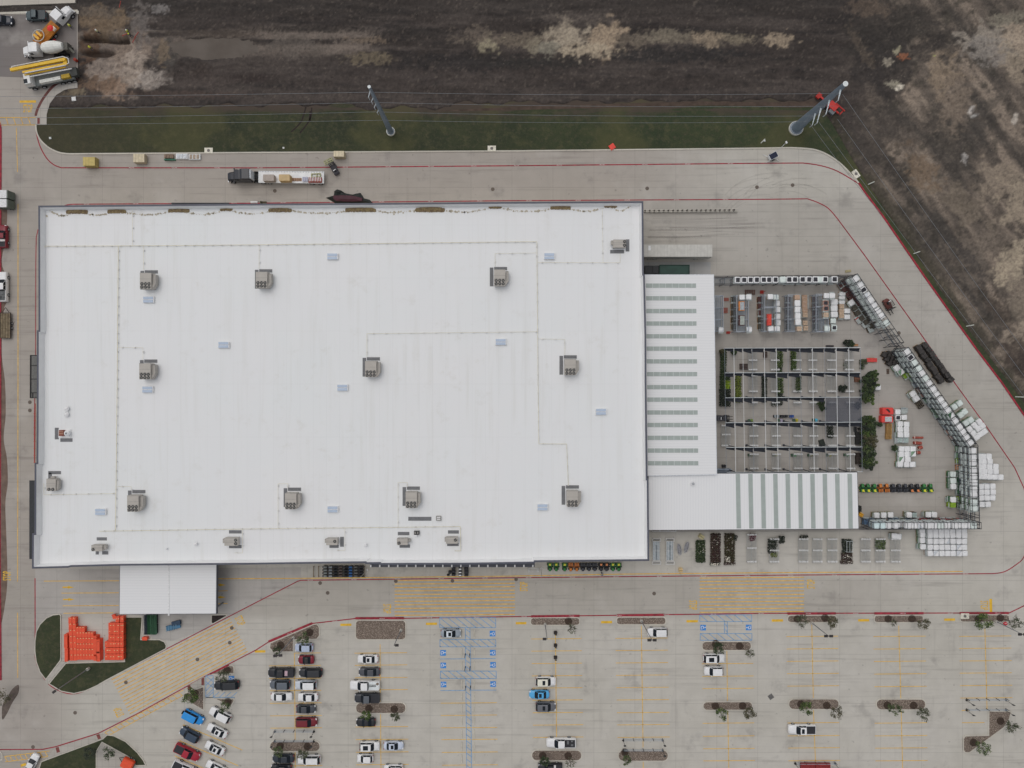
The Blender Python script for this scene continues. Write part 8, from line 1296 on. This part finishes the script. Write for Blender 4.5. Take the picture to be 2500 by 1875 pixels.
disc('round manhole cover', MH, .42, 'manhole_cover', 'manhole cover', 'round manhole covers', (104, 94, 86))
for k, (x, y, a) in enumerate(((510, 368, 0), (1200.7, 363, 0), (2089, 425, 55), (2354.6, 1503.5, 0))):
    p = W(x, y); o = thing('drain_inlet', 'pale square drain box with a round lid, %s' % ('on the back kerb below the left verge', 'on the back kerb at mid length', 'at the slanted back bend', 'on the far right gravel island')[k], 'drain inlet', (p[0], p[1], 0), math.radians(-a), 'square drain boxes'); link('box', cached('dib', lambda: MB().box(0, 0, -.3, 1.8, 1.2, .5).mesh('box', [M(198, 194, 180, .85)])), o); link('lid', cached('dil', lambda: MB().cyl((0, 0, .2), (0, 0, .23), .33, n=16).mesh('lid', [M(104, 100, 96)])), o)
p = W(1882, 1701); tag(link('drain_grate', MB().box(0, 0, -.02, 1.1, 1.1, .035, .6).box(0, 0, .015, .9, .9, .006, .6, 1).mesh('drain_grate', [M(104, 102, 100), M(88, 86, 84)]), None, p), 'dark square drain grate turned on its corner in the lot', 'drain grate')
for k, (x, y) in enumerate([(1778, v) for v in (660, 770, 935, 1040, 1145, 1250, 1365, 1470, 1580)] + [(1886, v) for v in (500, 660, 770, 935, 1040, 1145, 1250, 1365, 1470, 1580)]): tag(link('wheel_stop', cached('wst', lambda: MB().loft([[(s * .09 * q, y_, z) for s, y_, z in ((-1, -.92, 0), (1, -.92, 0))] + [(s * .09 * q, .92, 0) for s in (1, -1)] if 0 else [(-.09 * q, -.92, z), (.09 * q, -.92, z), (.09 * q, .92, z), (-.09 * q, .92, z)] for q, z in ((1, 0), (1, .08), (.6, .13))]).mesh('wheel_stop', [M(176, 172, 160, .9)])), None, W(*b1(x, y))), 'concrete wheel stop, %s from the road in the %s line beside the blue walkway' % (ORD[k if k < 9 else k - 9], 'left' if k < 9 else 'right'), 'wheel stop', 'concrete wheel stops')
for k, (x, y) in enumerate([(1808, 672), (1808, 783), (1812, 950), (1847, 672), (1849, 783), (1853, 950)]):
    p = W(*b1(x, y)); o = thing('sign_post', 'black accessible bay sign post, %s of the %s side of the blue walkway' % (ORD[k % 3], 'left' if k < 3 else 'right'), 'sign post', p, 0, 'sign posts along the blue walkway'); link('post', cached('spp', lambda: MB().cyl((0, 0, 0), (0, 0, 2.3), .05, n=6).cyl((0, 0, 0), (0, 0, .9), .09, n=8).mesh('post', [BLK()])), o); link('sign', cached('sps', lambda: MB().box(0, -.0, 1.6, .06, .34, .6).mesh('sign', [M(40, 44, 56)])), o)
for k, y in enumerate((487, 597, 702)):
    p = W(*b2(375, y)); o = thing('portable_sign', 'portable sign on a black square base on the yellow centre line, %s from the road' % ORD[k], 'sign', p, 0, 'portable signs'); link('block', cached('sgb', lambda: MB().loft([[(q[0] * k2, q[1] * k2, z) for q in rr2(.75, .75, .1)] for z, k2 in ((0, 1), (.2, 1), (.3, .8))]).mesh('block', [M(40, 34, 32, .8)])), o); link('post', cached('sgp', lambda: MB().cyl((0, 0, .3), (0, 0, 1.9), .05, n=6).box(0, 0, 1.4, .5, .05, .5).mesh('post', [M(52, 46, 42)])), o)
p = W(*b3(1990, 385)); o = thing('no_entry_sign', 'round red no entry sign on a post at the far right island', 'sign', (p[0], p[1], 0), 0); link('post', MB().cyl((0, 0, 0), (0, 0, 2.2), .04, n=6).mesh('post', [STEEL()]), o); link('sign', MB().cyl((0, -.1, 2.0), (0, .16, 2.35), .36, n=20).mesh('sign', [M(176, 44, 56)]), o); link('white_bar', MB().box(0, .14, 2.36, .5, .1, .02).mesh('white_bar', [WHITE()]), o)
p = W(*t2(865, 1268), .2); tag(link('orange_board', MB().box(0, 0, .07, 1.2, 1.15, .25, .6).box(0, 0, .32, 1.0, .95, .03, .6).mesh('orange_board', [M(226, 62, 48, .5, .08, 1)]), None, (p[0], p[1], 0)), 'bright orange square board on the verge by the back kerb', 'board')
for k, (x, y, a, L) in enumerate(((2126, 447.5, 25, 1.5), (2237, 617, 20, 1.5), (2367, 795, 10, 1.7), (2488, 969, -2, 1.9), (1862, 345, 45, 1.3))):
    p = W(x, y); tag(link('marker_post', cached(('mkp', L), lambda: MB().box(0, 0, .03, L, .2, .18).box(0, 0, .2, L * .8, .1, .05).mesh('marker_post', [M(168, 170, 162)])), None, (p[0], p[1], .05), math.radians(a)), 'pale concrete marker bar on the verge, %s' % ('nearest the drain box', 'second along the slanted kerb', 'third along the slanted kerb', 'at the right edge of the picture', 'near the light tower'), 'marker', 'marker bars on the verge') if 0 else tag(link('marker_bar', cached(('mkp', L), lambda: MB().box(0, 0, .03, L, .2, .18).box(0, 0, .2, L * .8, .1, .05).mesh('marker_bar', [M(168, 170, 162)])), None, (p[0], p[1], .05), math.radians(a)), 'pale concrete marker bar on the verge, ' + ('nearest the drain box', 'second along the slanted kerb', 'third along the slanted kerb', 'at the right edge of the picture', 'near the light tower')[k], 'marker', 'marker bars on the verge')
for lb, x, y, w, h, c_, z in (('white square board near the curved sidewalk', 181, 242, 10, 10, (206, 206, 200), .06), ('pale wooden panel beside the slanted racks', 2070, 662, 14, 6, (150, 140, 108), .05), ('small bright white bucket on the verge', 123.5, 337.5, 5, 5, (196, 200, 196), .06), ('white marker cap on the verge left of the wrapped stack', 692.5, 361.5, 4, 4, (206, 206, 200), .06), ('long white board on the verge by the light tower', 1866, 344, 4, 4, (196, 198, 196), .06)):
    p = W(x, y); tag(link('board' if 'board' in lb else 'panel' if 'panel' in lb else 'bucket' if 'bucket' in lb else 'survey_peg', MB().box(0, 0, 0, w * S, h * S, .12, .15).box(0, 0, .12, w * S * .7, h * S * .7, .05, .15).mesh('board', [M(*c_)]), None, (p[0], p[1], z)), lb, 'board')
# people
def person_mesh(walk, seed):
    bm_ = [((0, 0, .95), .15, None), ((0, 0, 1.2), .16, 0), ((0, 0, 1.42), .17, 1), ((0, 0, 1.56), .065, 2), ((0, .02, 1.7), .105, 3), ((.0, .03, 1.78), .08, 4)]
    s = walk
    for q in (-1, 1): bm_ += [((q * .1, s * q * .06, .88), .1, 0), ((q * .11, s * q * .2, .5), .07, len(bm_)), ((q * .11, s * q * .12 - .05, .09), .05, len(bm_) + 1), ((q * .12, s * q * .12 + .12, .04), .045, len(bm_) + 2)]
    for q in (-1, 1): bm_ += [((q * .2, 0, 1.42), .065, 2), ((q * .28, -s * q * .08, 1.15), .05, len(bm_)), ((q * .26, -s * q * .1 + .16, .95), .04, len(bm_) + 1), ((q * .25, -s * q * .1 + .24, .9), .035, len(bm_) + 2)]
    me = bpy.data.meshes.new('body'); me.from_pydata([b[0] for b in bm_], [(i, b[2]) for i, b in enumerate(bm_) if b[2] is not None], []); o = bpy.data.objects.new('tmp', me); COL.objects.link(o); o.modifiers.new('s', 'SKIN'); o.modifiers.new('u', 'SUBSURF').levels = 1
    for i, b in enumerate(bm_): me.skin_vertices[0].data[i].radius = (b[1], b[1]); me.skin_vertices[0].data[i].use_root = (i == 0)
    dg_ = bpy.context.evaluated_depsgraph_get(); out = bpy.data.meshes.new_from_object(o.evaluated_get(dg_)); bpy.data.objects.remove(o); out.materials.clear(); out.materials.append(M(52, 54, 64, .8)); out.name = 'body'; return out
PM = person_mesh(1.0, 0)
def person(lb, x, y, a, vest, hat, z=0):
    p = W(x, y, .8); o = thing('person', lb, 'person', (p[0], p[1], z), a, None); link('body', PM, o)
    ring = lambda k, zz: [(.23 * k * math.cos(q * .524), .16 * k * math.sin(q * .524), zz) for q in range(12)]
    link('vest', cached(('vs', vest), lambda: MB().loft([ring(.86, .98), ring(.92, 1.2), ring(1.05, 1.4), ring(.9, 1.5)], 0, False, False).loft([[(v[0], v[1], v[2]) for v in ring(.95, 1.5)], ring(.35, 1.56)], 0, False, False).mesh('vest', [M(*vest, .6)])), o)
    link('hat' if hat else 'hair', cached(('ht', hat), lambda: MB().loft([[(r * math.cos(q * .524), .02 + r * 1.1 * math.sin(q * .524), zz) for q in range(12)] for r, zz in ((.17 if hat else .115, 1.72), (.13, 1.75), (.11, 1.82), (.05, 1.86))]).mesh('hat' if hat else 'hair', [M(*(hat or (46, 36, 32)))])), o); link('head', cached('hd_', lambda: MB().ball((0, .03, 1.68), .095, .11, .13).ball((0, .14, 1.67), .02, .03, .03).ball((.1, .03, 1.68), .02, .03, .04).ball((-.1, .03, 1.68), .02, .03, .04).box(-.035, .12, 1.7, .025, .02, .015, 0, 1).box(.035, .12, 1.7, .025, .02, .015, 0, 1).box(0, .125, 1.62, .05, .015, .01, 0, 1).mesh('head', [M(150, 108, 84), M(44, 32, 30)])), o)
HV = (196, 204, 60)
for lb, f, x, y, a, vest, hat, z in (('worker in a yellow vest walking beside the truck cab', zk, 1305, 490, .6, HV, (206, 206, 120), 0), ('worker in a pale vest above the trench', t0, 843, 272, 2.0, (206, 208, 150), (210, 210, 206), -.15), ('worker in a yellow vest at the right trench end, upper one', t0, 1110, 278, 1.0, HV, (206, 206, 190), .1), ('worker in a dark jacket and yellow hat at the right trench end', t0, 1130, 308, 2.6, (90, 92, 60), (196, 196, 70), .1), ('worker in a yellow vest standing in the pit', t0, 770, 404, .2, HV, (200, 206, 60), -.75), ('person in a white shirt at the lawn tractors', l2, 778, 1638, 1.2, (206, 200, 204), None, 0)): person(lb, *f(x, y), a, vest, hat, z)
for k, (x, y, a) in enumerate(((1090, 305, .4), (1185, 310, 1.0), (1165, 350, 1.1), (1045, 45, 1.4))):
    p = W(*t0(x, y), .3); tag(link('barrier_tape', cached('tpe', lambda: MB().tube([(-.7, 0, .5), (-.2, .1, .35), (.3, -.05, .5), (.8, .1, .3)], .08, 4).box(-.7, 0, 0, .06, .06, .6).box(.8, .1, 0, .06, .06, .5).mesh('barrier_tape', [M(140, 56, 48)])), None, (p[0], p[1], .2), a), 'strip of red barrier netting, %s' % ('left of the workers at the trench end', 'upper strip right of the workers', 'lower strip right of the workers', 'alone near the top edge')[k], 'barrier', 'red barrier strips')
for k, v in LABELS.items():
    if len(v) > 1 and not all(g and g == v[0][1] for _, g in v): print('DUPLABEL', k, v[:3])
    if not 4 <= len(k.split()) <= 16: print('LABELLEN', len(k.split()), k)
